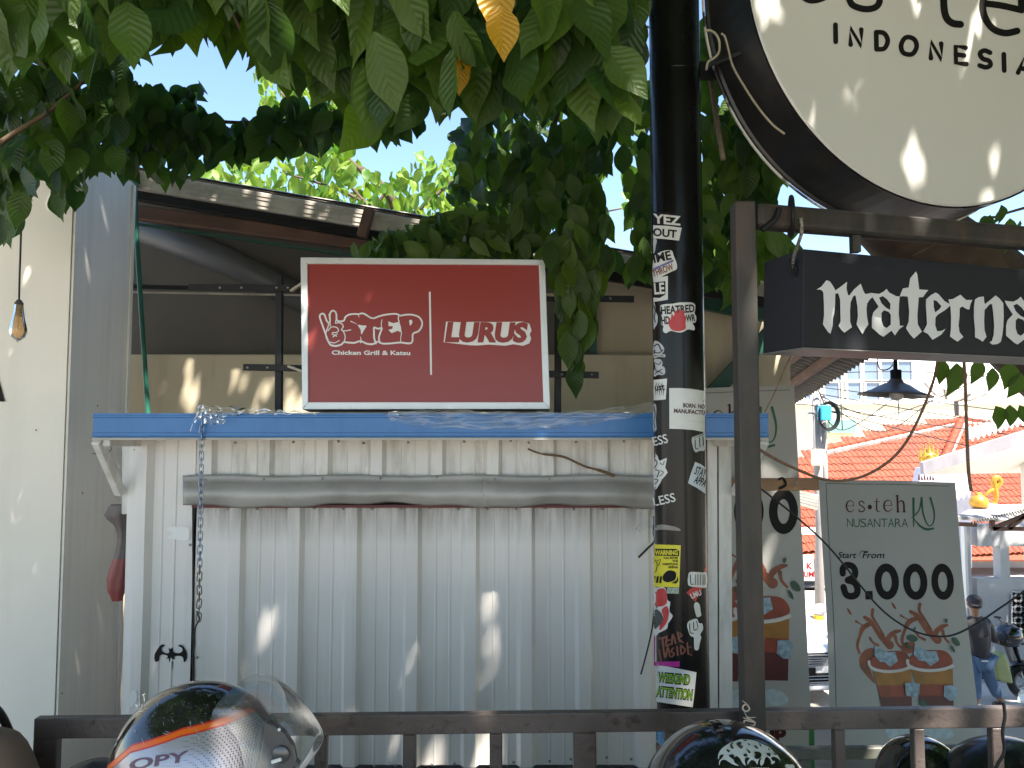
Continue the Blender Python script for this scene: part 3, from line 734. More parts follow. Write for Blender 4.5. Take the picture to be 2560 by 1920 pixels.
sticker([blob(fl, 3)], stw, [('lettering', [text('HEATRED', 222, 1268, 78, 345, -4, 0, .03), text('HD', 228, 1372, 78, 82, -4, 0, .03), text('WR', 478, 1345, 70, 95, -4, 0, .03)], m_print_black),
        ('flame', [blob(fr, 3)], m_redp)], c=kA, label='white cut-out sticker with red flame and black lettering')
for pts in ([(143, 1560), (185, 1550), (240, 1600), (250, 1650), (200, 1700), (143, 1720)],):
    sticker([blob(pts, 4)], stg, [('lettering', [stroke([(150, 1600), (190, 1580), (220, 1640)], 12), stroke([(150, 1660), (200, 1670), (240, 1640)], 10)], m_print_black)], c=kA)
sticker([blob([(145, 80), (210, 75), (235, 110), (230, 145), (255, 160), (262, 215), (235, 240), (190, 235), (150, 255), (145, 200), (160, 150)], 3)], stg,
        [('lettering', [stroke([(155, 110), (200, 130), (220, 100)], 9), stroke([(155, 160), (180, 200), (230, 180)], 9), stroke([(160, 225), (200, 205), (240, 225)], 8)], m_print_black)], c=kB)
sticker([rectp((145, 22), (262, 25), (262, 52), (145, 50))], stw, [('lettering', [text('BROTHERS', 150, 46, 17, 105, 0, 0, .02)], m_print_black)], c=kB)
sticker([rectp((142, 290), (282, 275), (268, 492), (142, 502))], stw, [('lettering', [text('ust', 160, 400, 66, 100, -5, 0, .03)] + [stroke([(x, 395), (x + 2, 400 + l)], [7, 2], False) for x, l in ((165, 50), (185, 35), (205, 60), (225, 45), (245, 55))] + [stroke([(x, 350), (x + 8, 318)], [7, 2], False) for x in (170, 195, 225)], m_print_black)], c=kB, label='white sticker with dripping black lettering')
sticker([blob([(140, 560), (165, 545), (172, 600), (165, 700), (172, 800), (150, 830), (138, 780)], 4)], stg, [('lettering', [stroke([(147, 580), (160, 640), (148, 720), (160, 790)], 8)], m_print_black)], c=kB)
sticker([rectp((304, 374), (420, 374), (530, 382), (671, 404), (671, 832), (560, 810), (430, 800), (306, 796))], stw,
        [('lettering', [text('BORN. NO', 445, 572, 42, 224, 4, 0, .035), text('MANUFACTU', 352, 628, 42, 318, 4, 0, .035)], M('print_deep_maroon', (.05, .012, .02), .5)), ('small_print', [stroke([(525, 716), (660, 732)], 5, False)], stg)], c=kB, label='large white sticker lettered BORN. NO MANUFACTU')
for x, y, s_, r_ in ((146, 975, 160, -14), (150, 1600, 235, -13)):
    t_ = text('ESS' if x == 146 else 'LESS', x, y, 92, s_ - 5, r_, 0, .01)
    o = put('sticker', ksh([t_], kB), PS, .0006, stw, pl, 7); o['label'] = 'white serif lettering sticker reading %s' % ('ESS' if x == 146 else 'LESS')
sticker([blob([(536, 895), (580, 870), (640, 850), (674, 835), (674, 1010), (620, 1025), (575, 1040), (550, 990)], 3)], stg, [('lettering', [stroke([(570, 910), (575, 1000), (600, 1000)], 9), stroke([(615, 890), (620, 985)], 9), stroke([(650, 880), (655, 970)], 9), stroke([(560, 890), (660, 855)], 5)], m_print_black)], c=kB)
sticker([blob([(145, 1075), (185, 1080), (205, 1130), (280, 1098), (262, 1200), (288, 1250), (230, 1320), (190, 1395), (145, 1415)], 2)], stw, [('lettering', [stroke([(155, 1110), (180, 1150), (155, 1200)], 9), stroke([(165, 1220), (200, 1240), (180, 1300)], 9), stroke([(210, 1150), (240, 1170), (255, 1130)], 7), stroke([(155, 1320), (190, 1330), (160, 1370)], 9), stroke([(215, 1230), (245, 1250), (210, 1290)], 7)], m_print_black)], c=kB)
sticker([rectp((572, 1140), (630, 1165), (678, 1200), (678, 1470), (590, 1410), (498, 1360), (530, 1250))], M('sticker_pale_blue', (.52, .58, .64), .35, var=.04), [('lettering', [text('STAY', 558, 1262, 84, 118, 20, 0, .02), text('APPA', 552, 1352, 82, 124, 24, 0, .02)], m_print_black)], c=kB, label='pale blue sticker lettered STAY APPA')
# lower part of the pole
sticker([rectp((112, 258), (325, 265), (313, 600), (112, 597))], m_yel,
        [('lettering', [rectp((118, 292), (290, 294), (312, 310), (312, 352), (118, 348)), text('YOU ENTER', 186, 374, 17, 118, 0, 0, .035), text('THE', 258, 399, 17, 46, 0, 0, .035), text('WRESTLING', 180, 424, 17, 124, 0, 0, .035), text('ARENA', 224, 448, 17, 80, 0, 0, .035),
                        stroke([(122, 380), (140, 420), (128, 480)], 5), stroke([(140, 390), (165, 380), (150, 430)], 4), blob([(190, 500), (230, 465), (285, 480), (280, 540), (220, 560), (185, 540)], 3),
                        rectp((116, 512), (128, 512), (122, 565), (116, 565)), rectp((138, 512), (154, 512), (146, 566), (130, 566)), rectp((164, 512), (178, 512), (172, 567), (156, 567)), rectp((250, 566), (290, 545), (303, 510), (306, 545), (290, 570))], m_print_black),
         ('headline', [text('WARNING', 124, 341, 36, 178, 0, 0, .04)], m_yel)], c=kC, label='yellow WARNING sticker with black wrestling arena lettering')
sticker([rectp((215, 602), (312, 602), (310, 652), (218, 650))], M('sticker_moss', (.30, .36, .28), .4, var=.6, scale=200), c=kC)
sticker([blob([(112, 640), (150, 602), (205, 610), (220, 700), (242, 720), (235, 790), (262, 830), (225, 890), (215, 930), (150, 965), (115, 980)], 3)], stw,
        [('artwork', [blob([(114, 650), (155, 612), (205, 620), (215, 725), (160, 755), (114, 730)], 3), blob([(175, 780), (215, 750), (232, 800), (215, 880), (160, 945), (165, 880), (190, 840)], 3)], m_redp), ('artwork', [blob([(116, 790), (160, 790), (190, 850), (160, 900), (118, 930)], 3)], M('sticker_dark', (.05, .06, .06), .5, var=.6, scale=120))], c=kC, label='red and black cut-out sticker with white edge')
gr = [stroke([(155, 1010), (200, 1000)], 16), stroke([(180, 1005), (188, 1075)], 17), stroke([(215, 990), (210, 1065), (240, 1055)], 15), stroke([(212, 1025), (240, 1020)], 12), stroke([(255, 1055), (262, 975), (285, 1045)], 14), stroke([(300, 960), (318, 1030)], 16), stroke([(318, 965), (335, 985), (305, 1005), (345, 1040)], 12),
      stroke([(155, 1100), (170, 1185)], 17), stroke([(190, 1090), (205, 1160), (225, 1080), (240, 1150)], 14), stroke([(265, 1085), (250, 1110), (275, 1130), (255, 1155)], 13), stroke([(295, 1075), (302, 1140)], 15), stroke([(325, 1065), (330, 1130), (360, 1100), (330, 1065)], 13), stroke([(375, 1045), (385, 1130)], 14), stroke([(375, 1085), (405, 1075)], 10), stroke([(385, 1130), (412, 1140)], 9)]
o = put('sticker', ksh(gr, kC), PS, .0006, m_brown, pl, 7); o['label'] = 'brown spiky graffiti-letter sticker'
sticker([rectp((112, 1195), (318, 1190), (316, 1236), (112, 1226))], m_pink, c=kC)
sticker([rectp((128, 1215), (290, 1245), (450, 1278), (436, 1420), (420, 1558), (280, 1535), (128, 1512))], stw,
        [('lettering', [text('WEEKEND', 140, 1352, 74, 258, 5, 0, .075, 1.0), text('ATTENTION', 128, 1466, 78, 288, 6, 0, .075, .98)], m_print_black),
         ('lettering', [text('WEEKEND', 144, 1349, 68, 250, 5, 0, .012), text('ATTENTION', 132, 1463, 72, 280, 6, 0, .012)], m_lime)], c=kC, label='white sticker lettered WEEKEND ATTENTION in lime')
sticker([blob([(384, 510), (395, 480), (440, 478), (500, 482), (530, 490), (530, 598), (470, 600), (400, 592), (382, 570)], 3)], stw, [('lettering', [stroke([(400, 500), (405, 570), (425, 575)], 6)] + [stroke([(x, 500), (x, 580)], 5) for x in (440, 460, 480, 500, 515)], m_print_black)], c=kC)
sticker([rectp((368, 640), (420, 600), (500, 600), (440, 718))], m_redp, [('lettering', [text('LMU', 412, 690, 42, 86, -22, 0, .03)], stw)], c=kC, label='red diamond sticker with white letters')
sticker([blob([(515, 455), (530, 420), (530, 470), (505, 478)], 3)], m_redp, c=kC)
sticker([blob([(430, 740), (450, 718), (475, 740), (482, 790), (488, 825), (455, 838), (440, 800)], 3)], stw, c=kC)
sticker([blob([(375, 905), (390, 870), (450, 850), (470, 885), (495, 890), (502, 935), (480, 975), (488, 1000), (475, 1050), (465, 1098), (435, 1095), (430, 1030), (428, 1000), (400, 985), (385, 945)], 3)], stw, [('lettering', [stroke([(395, 890), (400, 960), (425, 965)], 7), stroke([(425, 880), (430, 940), (455, 930)], 7), stroke([(450, 870), (460, 920)], 6)], m_print_black)], c=kC)
sticker([blob([(114, 990), (122, 1010), (120, 1180), (113, 1190)], 3)], m_pink, c=kC)
sticker([rectp((1640, 1822), (1664, 1822), (1664, 1860), (1655, 1870), (1640, 1850))], m_bluep)
sticker([rectp((1640, 1852), (1656, 1874), (1664, 1880), (1664, 1930), (1640, 1930))], m_brown)
sticker([blob([(120, 115), (180, 100), (290, 120), (320, 150), (180, 140), (120, 145)], 3)], M('tape_clear', (.22, .21, .18), .3, var=.3, scale=40), c=kC, label='patch of old adhesive tape')

# ================================================================== bracket post with beam
bp_ = empty('sign_bracket', (P(1875, 1700, 1.94).x, 1.94, 0), 'dark grey steel post with a long top arm carrying the shop signs', 'sign bracket')
YB = 1.94
x0, x1 = P(1849, 1100, YB - .027).x, P(1902, 1100, YB - .027).x
ztop = P(1875, 509, YB).z
MB().box(x0, x1, YB - .027, YB + .024, 0, ztop).build('post', m_post, bp_, bevel=.006, seg=3)
ba = R(15); bd = Vector((math.cos(ba), math.sin(ba), 0))
p0 = Vector((x1 + .0005, YB, P(1900, 541, YB).z)); p1 = p0 + bd * 1.55
MB().bar(p0, p1, .052, .062).build('arm', m_post, bp_, bevel=.016, seg=3)
# short hanger plate under the arm, above the lettered sign
hp = p0 + bd * (P(2130, 600, 2.03) - p0).dot(bd)
MB().bar(hp + Vector((0, 0, -.031)), hp + Vector((0, 0, -.075)), .022, .022).build('hanger', m_post, bp_)
fs = Flat((0, YB - .027, 0), (0, -1, 0)); c7 = crop(1780, 1740, 6.144)
lt = [stroke([(465, 70), (500, 95), (525, 115)], [6, 14], True), stroke([(530, 120), (480, 150), (475, 200), (520, 235), (575, 200), (545, 140), (525, 118)], 24), stroke([(498, 250), (530, 310), (560, 330), (600, 330), (670, 325)], [6, 22, 8]), stroke([(470, 330), (530, 345), (600, 365), (668, 400)], [8, 24, 10]),
      stroke([(640, 400), (560, 380), (500, 375), (490, 410), (540, 440), (640, 450), (660, 410)], 22), stroke([(485, 455), (530, 510), (600, 555)], [10, 34, 14]), stroke([(520, 490), (570, 465), (655, 478)], [24, 18, 8]), stroke([(640, 490), (648, 570)], [8, 14])]
put('lettering', ksh(lt, c7), fs, .0006, M('cream_print', (.62, .50, .40), .5), bp_)

# ================================================================== charcoal sign with blackletter lettering
sp_ = yawed(2008, 745, 2.06, 19)
sd = Vector((math.cos(R(19)), math.sin(R(19)), 0)); sn = sp_.n
TL, BL = sp_.at(2009, 622), sp_.at(2007, 868)
Wd, Dp = 1.12, .17
mg = empty('shop_sign', BL, 'charcoal box sign with white blackletter lettering hung from the steel arm', 'sign')
o = MB().hexa([BL, BL + sd * Wd, BL + sd * Wd - sn * Dp, BL - sn * Dp], [TL, TL + sd * Wd, TL + sd * Wd - sn * Dp, TL - sn * Dp]).build('box', m_navy, mg, bevel=.002)
MB().hexa([BL + sn * .001 + Vector((0, 0, -.004)), BL + sd * Wd + sn * .001 + Vector((0, 0, -.004)), BL + sd * Wd - sn * Dp + Vector((0, 0, -.004)), BL - sn * Dp + Vector((0, 0, -.004))],
          [q + Vector((0, 0, -.0005)) for q in (BL + sn * .001, BL + sd * Wd + sn * .001, BL + sd * Wd - sn * Dp, BL - sn * Dp)]).build('bottom_trim', M('grey_trim', (.16, .155, .15), .45), mg)
G = {}
G['m'] = ([(40, 228), (90, 195), (143, 130), (178, 142), (212, 190), (236, 236), (280, 205), (358, 145), (352, 215), (365, 275), (378, 292), (430, 225), (500, 165), (528, 240), (545, 272), (580, 270), (600, 262), (622, 308), (595, 330), (568, 370), (560, 430), (565, 510), (580, 590), (545, 640), (520, 690), (500, 665), (456, 590), (470, 510), (465, 400), (445, 285), (420, 300), (395, 360), (388, 450), (390, 560), (408, 620), (330, 675), (300, 650), (268, 605), (290, 560), (288, 470), (285, 330), (265, 265), (235, 270), (232, 380), (225, 470), (210, 530), (208, 600), (185, 688), (160, 670), (105, 590), (118, 500), (116, 380), (110, 260), (95, 235), (70, 225)], [])
aO = [(600, 262), (690, 272), (735, 250), (768, 220), (795, 258), (868, 296), (905, 300), (898, 380), (895, 480), (903, 560), (905, 603), (948, 605), (900, 640), (855, 705), (820, 655), (735, 718), (700, 700), (615, 625), (615, 520), (630, 465), (685, 405), (650, 350), (622, 308)]
aH = [[(690, 310), (730, 295), (775, 330), (808, 375), (805, 440), (760, 415), (715, 370)], [(715, 470), (740, 442), (790, 460), (812, 490), (812, 590), (770, 628), (735, 610), (715, 550)]]
G['a'] = (aO, aH)
G['t'] = ([(905, 300), (920, 262), (940, 215), (1000, 205), (1015, 110), (1075, 38), (1090, 70), (1100, 150), (1110, 225), (1205, 232), (1180, 260), (1150, 305), (1105, 308), (1098, 400), (1090, 500), (1095, 590), (1138, 665), (1055, 738), (1010, 690), (972, 630), (1000, 560), (1005, 450), (998, 380), (990, 300), (940, 295)], [])
G['e'] = ([(1150, 665), (1190, 590), (1185, 500), (1178, 400), (1180, 330), (1230, 285), (1280, 258), (1310, 275), (1370, 345), (1425, 378), (1430, 395), (1380, 440), (1300, 490), (1278, 520), (1275, 600), (1295, 660), (1340, 658), (1385, 635), (1340, 695), (1250, 750), (1230, 730), (1200, 690)], [[(1258, 335), (1290, 345), (1340, 400), (1320, 430), (1275, 465), (1260, 410)]])
G['r'] = ([(1412, 330), (1460, 325), (1540, 280), (1570, 310), (1600, 335), (1665, 335), (1645, 375), (1632, 435), (1605, 430), (1560, 403), (1532, 420), (1530, 500), (1520, 600), (1530, 670), (1570, 720), (1510, 770), (1470, 745), (1430, 715), (1440, 640), (1442, 520), (1436, 410), (1425, 370)], [])
G['n'] = ([(1690, 330), (1730, 305), (1782, 300), (1785, 345), (1793, 380), (1850, 335), (1905, 288), (1945, 320), (1985, 370), (1990, 500), (1985, 620), (1975, 700), (1960, 770), (1925, 795), (1870, 800), (1838, 775), (1865, 765), (1885, 700), (1890, 600), (1880, 480), (1868, 380), (1845, 378), (1790, 440), (1785, 560), (1790, 650), (1810, 720), (1770, 770), (1735, 745), (1690, 725), (1690, 640), (1678, 520), (1680, 400)], [])
sh = lambda l: [(x + 1400, y + 81) for x, y in l]
G['a2'] = (sh(aO), [sh(h) for h in aH])
G['l'] = ([(2330, 250), (2390, 190), (2440, 160), (2435, 400), (2440, 720), (2480, 800), (2400, 870), (2345, 810), (2360, 700), (2355, 400)], [])
cM = crop(2030, 670, 4.1736)
for k, (o_, h_) in G.items():
    v, f = fill(o_, h_)
    put('letter', [xform((v, f), cM)], sp_, .003 + .0004 * (list(G).index(k) % 2), m_letter_acr, mg)
# ring and rope that hang it from the arm
rc = P(1992, 556, 2.0)
def ringpts(c, r, tilt): return [Vector(c) + Vector((r * math.cos(t) * math.cos(tilt), r * math.cos(t) * math.sin(tilt), r * math.sin(t))) for t in [i * math.pi / 12 for i in range(24)]]
o = MB().tube(ringpts(P(1978, 541, 1.965), .050, R(75)), .0055, 8, False, True).build('ring', m_black, None, True); tag(o, 'black steel ring looped round the sign arm', 'ring')
cable('rope', [(2002, 545), (2004, 580), (1995, 610), (1985, 640), (1982, 668)], [1.94, 1.94, 1.98, 2.06, 2.10], .0045, M('speckled_rope', (.24, .22, .19), .8, var=.9, scale=160), 'speckled rope tying the charcoal sign to the arm', 'rope')
o = MB().tube(bez([P(1975, 650, 2.09), P(1983, 660, 2.088), P(1992, 680, 2.085), P(1985, 690, 2.085), P(1977, 680, 2.088)], 5, True), .004, 7, False, True).build('shackle', m_black, None, True); tag(o, 'small dark shackle at the upper corner of charcoal sign', 'shackle')
cable('strap', [(1905, 575), (1922, 562), (1940, 545), (1948, 520)], 1.92, .0075, m_black, 'black strap knotted round the arm beside the post', 'strap')

# ================================================================== round sign
rs = yawed(1900, 200, 2.13, 15)
rd = Vector((math.cos(R(15)), math.sin(R(15)), 0)); rn = rs.n
k_ = 2.13 / 2.1
C0 = rs.p + rd * .618 * k_ + Vector((0, 0, 1)) * .341 * k_
RR = .657 * k_
rsg = empty('round_sign', C0 + Vector((0, 0, -RR)), 'large round cream light box sign with black rim beside the pole', 'sign')
def ringz(r, d, n=96): return [C0 - rn * d + (rd * math.cos(2 * math.pi * i / n) + Vector((0, 0, 1)) * math.sin(2 * math.pi * i / n)) * r for i in range(n)]
def rings(name, prof, mat, capA=False, capB=False, smooth=True):
    n = 96; v, f = [], []
    for r, d in prof: v += ringz(r, d)
    for i in range(len(prof) - 1):
        for j in range(n): f.append((i * n + j, i * n + (j + 1) % n, (i + 1) * n + (j + 1) % n, (i + 1) * n + j))
    if capA: f.append(tuple(range(n)))
    if capB: f.append(tuple((len(prof) - 1) * n + j for j in reversed(range(n))))
    o = mesh(name, v, f, mat, rsg)
    return o
m_rim = M('black_rim_sheet', (.022, .021, .022), .38, .1, var=.25, scale=6, stain=(.075, .055, .045), sscale=(9, 9, 9), samt=.5, sband=(.55, .75), rvar=.12)
rings('face', [(RR - .006, .004), (RR - .012, .0)], m_cream_acr, False, True)
rings('rim', [(RR - .003, .006), (RR, .004), (RR, .010), (RR + .004, .20), (RR + .012, .204), (RR + .012, .212), (RR - .02, .214)], m_rim)
rings('back_panel', [(RR - .02, .2135), (RR - .03, .213)], M('pale_back_panel', (.5, .5, .47), .5), True)
rings('edge_trim', [(RR + .0125, .213), (RR + .018, .214), (RR + .018, .219), (RR + .0125, .22)], M('white_edge_trim', (.7, .68, .62), .5, stain=(.05, .04, .04), sscale=(7, 7, 7), samt=1, sband=(.5, .56)))
cR = crop(1700, 0, 2.572)
es = [stroke([(745, -110), (775, -40), (820, -2), (870, 2), (925, -15)], 42), stroke([(1275, -130), (1215, -150), (1160, -120), (1165, -70), (1250, -50), (1283, -5), (1260, 45), (1190, 60), (1110, 35), (1085, -10)], 42), stroke([(1692, -230), (1694, -60), (1696, 50), (1712, 115), (1750, 150), (1802, 158)], 46), stroke([(1610, -130), (1700, -118), (1810, -100)], 44),
      stroke([(1952, 22), (2070, 38), (2195, 66)], 42), stroke([(2195, 66), (2180, -40), (2090, -105), (1985, -70), (1946, 20), (1958, 110), (2010, 185), (2090, 214), (2165, 200)], 44)]
for g_ in (es[0:1], es[1:2], es[2:4], es[4:6]): put('letter', ksh(g_, cR), rs, .0012, m_print_black, rsg)
put('letter', ksh([stroke([(2330, -330), (2332, 250)], 46), stroke([(2332, 60), (2400, -20), (2480, 10), (2490, 280)], 44)], cR), rs, .0012, m_print_black, rsg)
I = 31
ind = [stroke([(998, 160), (1000, 270)], I, False), stroke([(1096, 288), (1093, 180), (1165, 300), (1164, 192)], I, False), stroke([(1262, 318), (1260, 208)], I, False), stroke([(1260, 208), (1310, 215), (1334, 262), (1312, 312), (1262, 318)], I), stroke([(1420, 295), (1440, 250), (1472, 240), (1508, 258), (1520, 300), (1500, 342), (1470, 352), (1432, 338)], I, closed=True),
       stroke([(1612, 375), (1610, 268), (1680, 388), (1678, 282)], I, False), stroke([(1835, 308), (1770, 298), (1773, 405), (1840, 413)], I, False), stroke([(1772, 351), (1825, 358)], I, False), stroke([(1992, 340), (1955, 326), (1927, 345), (1945, 378), (1985, 392), (1994, 420), (1965, 434), (1925, 422)], I), stroke([(2080, 350), (2083, 455)], I, False), stroke([(2172, 468), (2215, 365), (2255, 490)], I, False), stroke([(2190, 440), (2240, 450)], I, False)]
for i0, i1 in ((0, 1), (1, 2), (2, 4), (4, 5), (5, 6), (6, 8), (8, 9), (9, 10), (10, 12)): put('letter', ksh(ind[i0:i1], cR), rs, .0012, m_print_black, rsg)
# steel arms fixing it to the pole, and loose wires
o1 = Vector((xp + rp * .9, Yp, P(1780, 140, 2.3).z))
MB().bar(o1, o1 + Vector((.30, .05, .03)), .03, .05).build('fixing_arm', m_rim, rsg)
MB().bar(o1 + Vector((0, 0, .5)), o1 + Vector((.12, .04, .5)), .03, .05).build('fixing_arm', m_rim, rsg)
MB().hexa([P(1766, 165, 2.26), P(1886, 112, 2.2), P(1890, 96, 2.24), P(1790, 130, 2.3)], [P(1766, 172, 2.26), P(1888, 122, 2.2), P(1892, 106, 2.24), P(1790, 138, 2.3)]).build('gusset', m_rim, rsg)
m_flex = M('aged_white_flex', (.42, .36, .25), .55, var=.2)
cable('flex', [(1760, 78), (1775, 76), (1790, 86), (1798, 105), (1797, 130), (1785, 145), (1770, 155), (1766, 175)], 2.14, .0036, m_flex, 'aged white flex looping off the pole above the sign bracket')
cable('flex', [(1803, 84), (1812, 92), (1820, 120), (1832, 165), (1860, 215), (1895, 268), (1930, 310), (1955, 330), (1962, 335)], [2.14, 2.14, 2.14, 2.135, 2.13, 2.13, 2.14, 2.15, 2.15], .0032, m_flex, 'aged white flex draped over the black rim of round sign')
cable('branch_stick', [(1768, 150), (1780, 220), (1795, 320), (1808, 400)], 2.5, .009, M('dead_stick', (.2, .15, .10), .9, var=.3, scale=40), 'dead brown stick upright between pole and round sign', 'stick')

# ================================================================== red light box sign
Ys = 2.86
rp_ = yawed(1062, 835, Ys, 2.0, -3)
rb = empty('light_box_sign', rp_.at(1062, 1022), 'red illuminated box sign with white frame standing above the blue beam', 'sign')
bk = -rp_.n
TLs, TRs, BRs, BLs = [rp_.at(*q) for q in ((753, 645), (1362, 651), (1375, 1023), (757, 1024))]
TLi, TRi, BRi, BLi = [rp_.at(*q) for q in ((770, 661), (1347, 664), (1358, 1006), (772, 1006))]
f_ = .010
def framebar(o0, o1, i1, i0): MB().hexa([o0 + rp_.n * f_, o1 + rp_.n * f_, i1 + rp_.n * f_, i0 + rp_.n * f_], [o0 - rp_.n * .002, o1 - rp_.n * .002, i1 - rp_.n * .002, i0 - rp_.n * .002]).build('frame_bar', m_alu, rb, bevel=.0015)
framebar(TLs, TRs, TRi, TLi); framebar(TRs, BRs, BRi, TRi); framebar(BRs, BLs, BLi, BRi); framebar(BLs, TLs, TLi, BLi)
MB().hexa([q - rp_.n * .0025 for q in (TLs, TRs, BRs, BLs)], [q - rp_.n * .12 for q in (TLs, TRs, BRs, BLs)]).build('housing', M('housing_dirty_white', (.34, .29, .26), .6, var=.2, stain=(.12, .07, .06), sscale=(8, 8, 8), samt=.6), rb)
MB().hexa([q + rp_.n * .003 for q in (TLi, TRi, BRi, BLi)], [q - rp_.n * .001 for q in (TLi, TRi, BRi, BLi)]).build('face', m_red_face, rb)
cS = crop(740, 640, 3.403)
logo = [(197, 520), (205, 495), (230, 485), (252, 500), (268, 545), (284, 560), (285, 490), (310, 460), (340, 470), (353, 500), (356, 545), (385, 550), (405, 545), (418, 515), (455, 493), (505, 488), (535, 490), (560, 483), (590, 490), (650, 525), (700, 510), (760, 495), (850, 487), (890, 502), (930, 495), (990, 495), (1050, 515), (1080, 560), (1075, 610), (1045, 650), (1003, 668), (1000, 720), (985, 748), (950, 753), (890, 745), (820, 752), (740, 755), (700, 738), (680, 748), (650, 760), (600, 755), (550, 733), (500, 748), (440, 745), (412, 742), (390, 762), (340, 775), (295, 765), (272, 735), (255, 690), (230, 620), (207, 555)]
def inset(pts, d):                               # contour moved inwards by d
    q = bez([V2(p) for p in pts], 3, True); n = len(q); ar = sum(q[i].x * q[(i + 1) % n].y - q[(i + 1) % n].x * q[i].y for i in range(n)); out = []
    for i in range(n):
        t = (q[(i + 2) % n] - q[i - 2]).normalized(); nn = Vector((-t.y, t.x, 0)) * (1 if ar > 0 else -1); out.append(tuple((q[i] + nn * d)[:2]))
    return out
put('emblem', ksh([blob(logo, 3)], cS), rp_, .0045, m_print_white, rb)
put('emblem_inset', ksh([fill(inset(logo, 15))], cS), rp_, .0060, m_red_face, rb)
det = [stroke([(268, 555), (280, 590), (262, 640)], 9), stroke([(285, 500), (292, 560), (295, 598)], 10), stroke([(345, 545), (340, 575), (365, 570), (392, 580), (405, 605), (390, 632), (420, 640), (468, 632)], 9), stroke([(275, 640), (305, 608), (350, 612), (365, 640), (340, 655), (312, 655)], 9), stroke([(310, 668), (350, 686)], 8), stroke([(355, 665), (318, 692)], 8), stroke([(288, 733), (330, 742), (372, 722)], 8), stroke([(262, 640), (258, 690), (280, 740)], 9), stroke([(405, 640), (422, 690), (410, 738)], 9),
       blob([(528, 590), (565, 594), (602, 598), (585, 630), (558, 672), (552, 630)], 3), stroke([(470, 560), (500, 572), (520, 585)], [10, 5, 3]), stroke([(552, 690), (556, 720), (552, 740)], [5, 9, 12]), stroke([(535, 500), (535, 515), (545, 525)], [8, 6, 3]),
       stroke([(683, 748), (668, 700), (666, 640), (668, 612), (700, 622), (732, 618), (718, 660), (708, 700), (716, 742)], 15), stroke([(735, 545), (728, 580), (732, 615)], 7), rectp((788, 560), (830, 575), (880, 562), (896, 610), (900, 655), (868, 640), (815, 660), (788, 632), (822, 622), (826, 600), (790, 600)), stroke([(878, 505), (872, 540), (880, 562)], 10), stroke([(900, 655), (893, 700), (893, 742)], [8, 6, 8]), blob([(965, 552), (985, 548), (992, 570), (972, 595)], 3)]
for i_, d_ in enumerate(det): put('emblem_detail', ksh([d_], cS), rp_, .0078 + .0001 * (i_ % 5), m_print_white, rb)
put('lettering', [text('Chicken Grill & Katsu', 830, 887, 10.5, 196, .25, 0, .03)], rp_, .0045, m_print_white, rb)
put('divider_line', [xform(rectp((1131, 306), (1147, 306), (1158, 1012), (1142, 1012)), cS)], rp_, .0045, m_print_white, rb)
put('lettering_back', ksh([rectp((1277, 560), (1395, 565), (1530, 562), (1700, 564), (1850, 562), (1925, 560), (1985, 578), (2003, 635), (1988, 668), (2000, 705), (1985, 745), (1930, 766), (1850, 752), (1780, 765), (1640, 755), (1540, 763), (1480, 761), (1256, 735))], cS), rp_, .0045, m_print_white, rb)
put('lettering', ksh([text('LURUS', 1268, 724, 152, 690, .3, .14, .056, 1.0)], cS), rp_, .0060, m_red_face, rb)
# black perforated brackets that carry the sign
def bracket(xm, yt, arms, Y, label):
    r_ = empty('sign_support', P(xm, 1030, Y), label, 'bracket', 'black brackets either side of the red sign')
    MB().bar(P(xm + 2, yt, Y), P(xm, 1062, Y), .026, .026, (0, 1, 0)).build('upright', m_black, r_, bevel=.002)
    for (x0, x1, y, holes) in arms:
        MB().bar(P(x0, y, Y - .018), P(x1, y + 3, Y - .018), .006, .026).build('arm', m_black, r_, bevel=.0015)
        s_ = screws('bolt', [(h, y + 1) for h in holes], Y - .0215, r_, .0052)
    return r_
bracket(697, 690, [(472, 760, 718, (550, 604, 692, 720)), (608, 760, 918, (619, 669, 735))], 2.97, 'black perforated bracket left of the red sign')
bracket(1394, 694, [(1366, 1585, 745, (1526,)), (1366, 1497, 935, (1405, 1480))], 2.97, 'black perforated bracket right of the red sign')
for nm, a, b in (('lug', (728, 728), (760, 706)), ('lug', (722, 916), (760, 930)), ('lug', (1366, 738), (1400, 738))):
    o = MB().bar(P(*a, 2.94), P(*b, 2.92), .01, .022, (0, 1, 0)).build('lug', M('weathered_wood_lug', (.42, .36, .27), .7, var=.2), rb, bevel=.002)

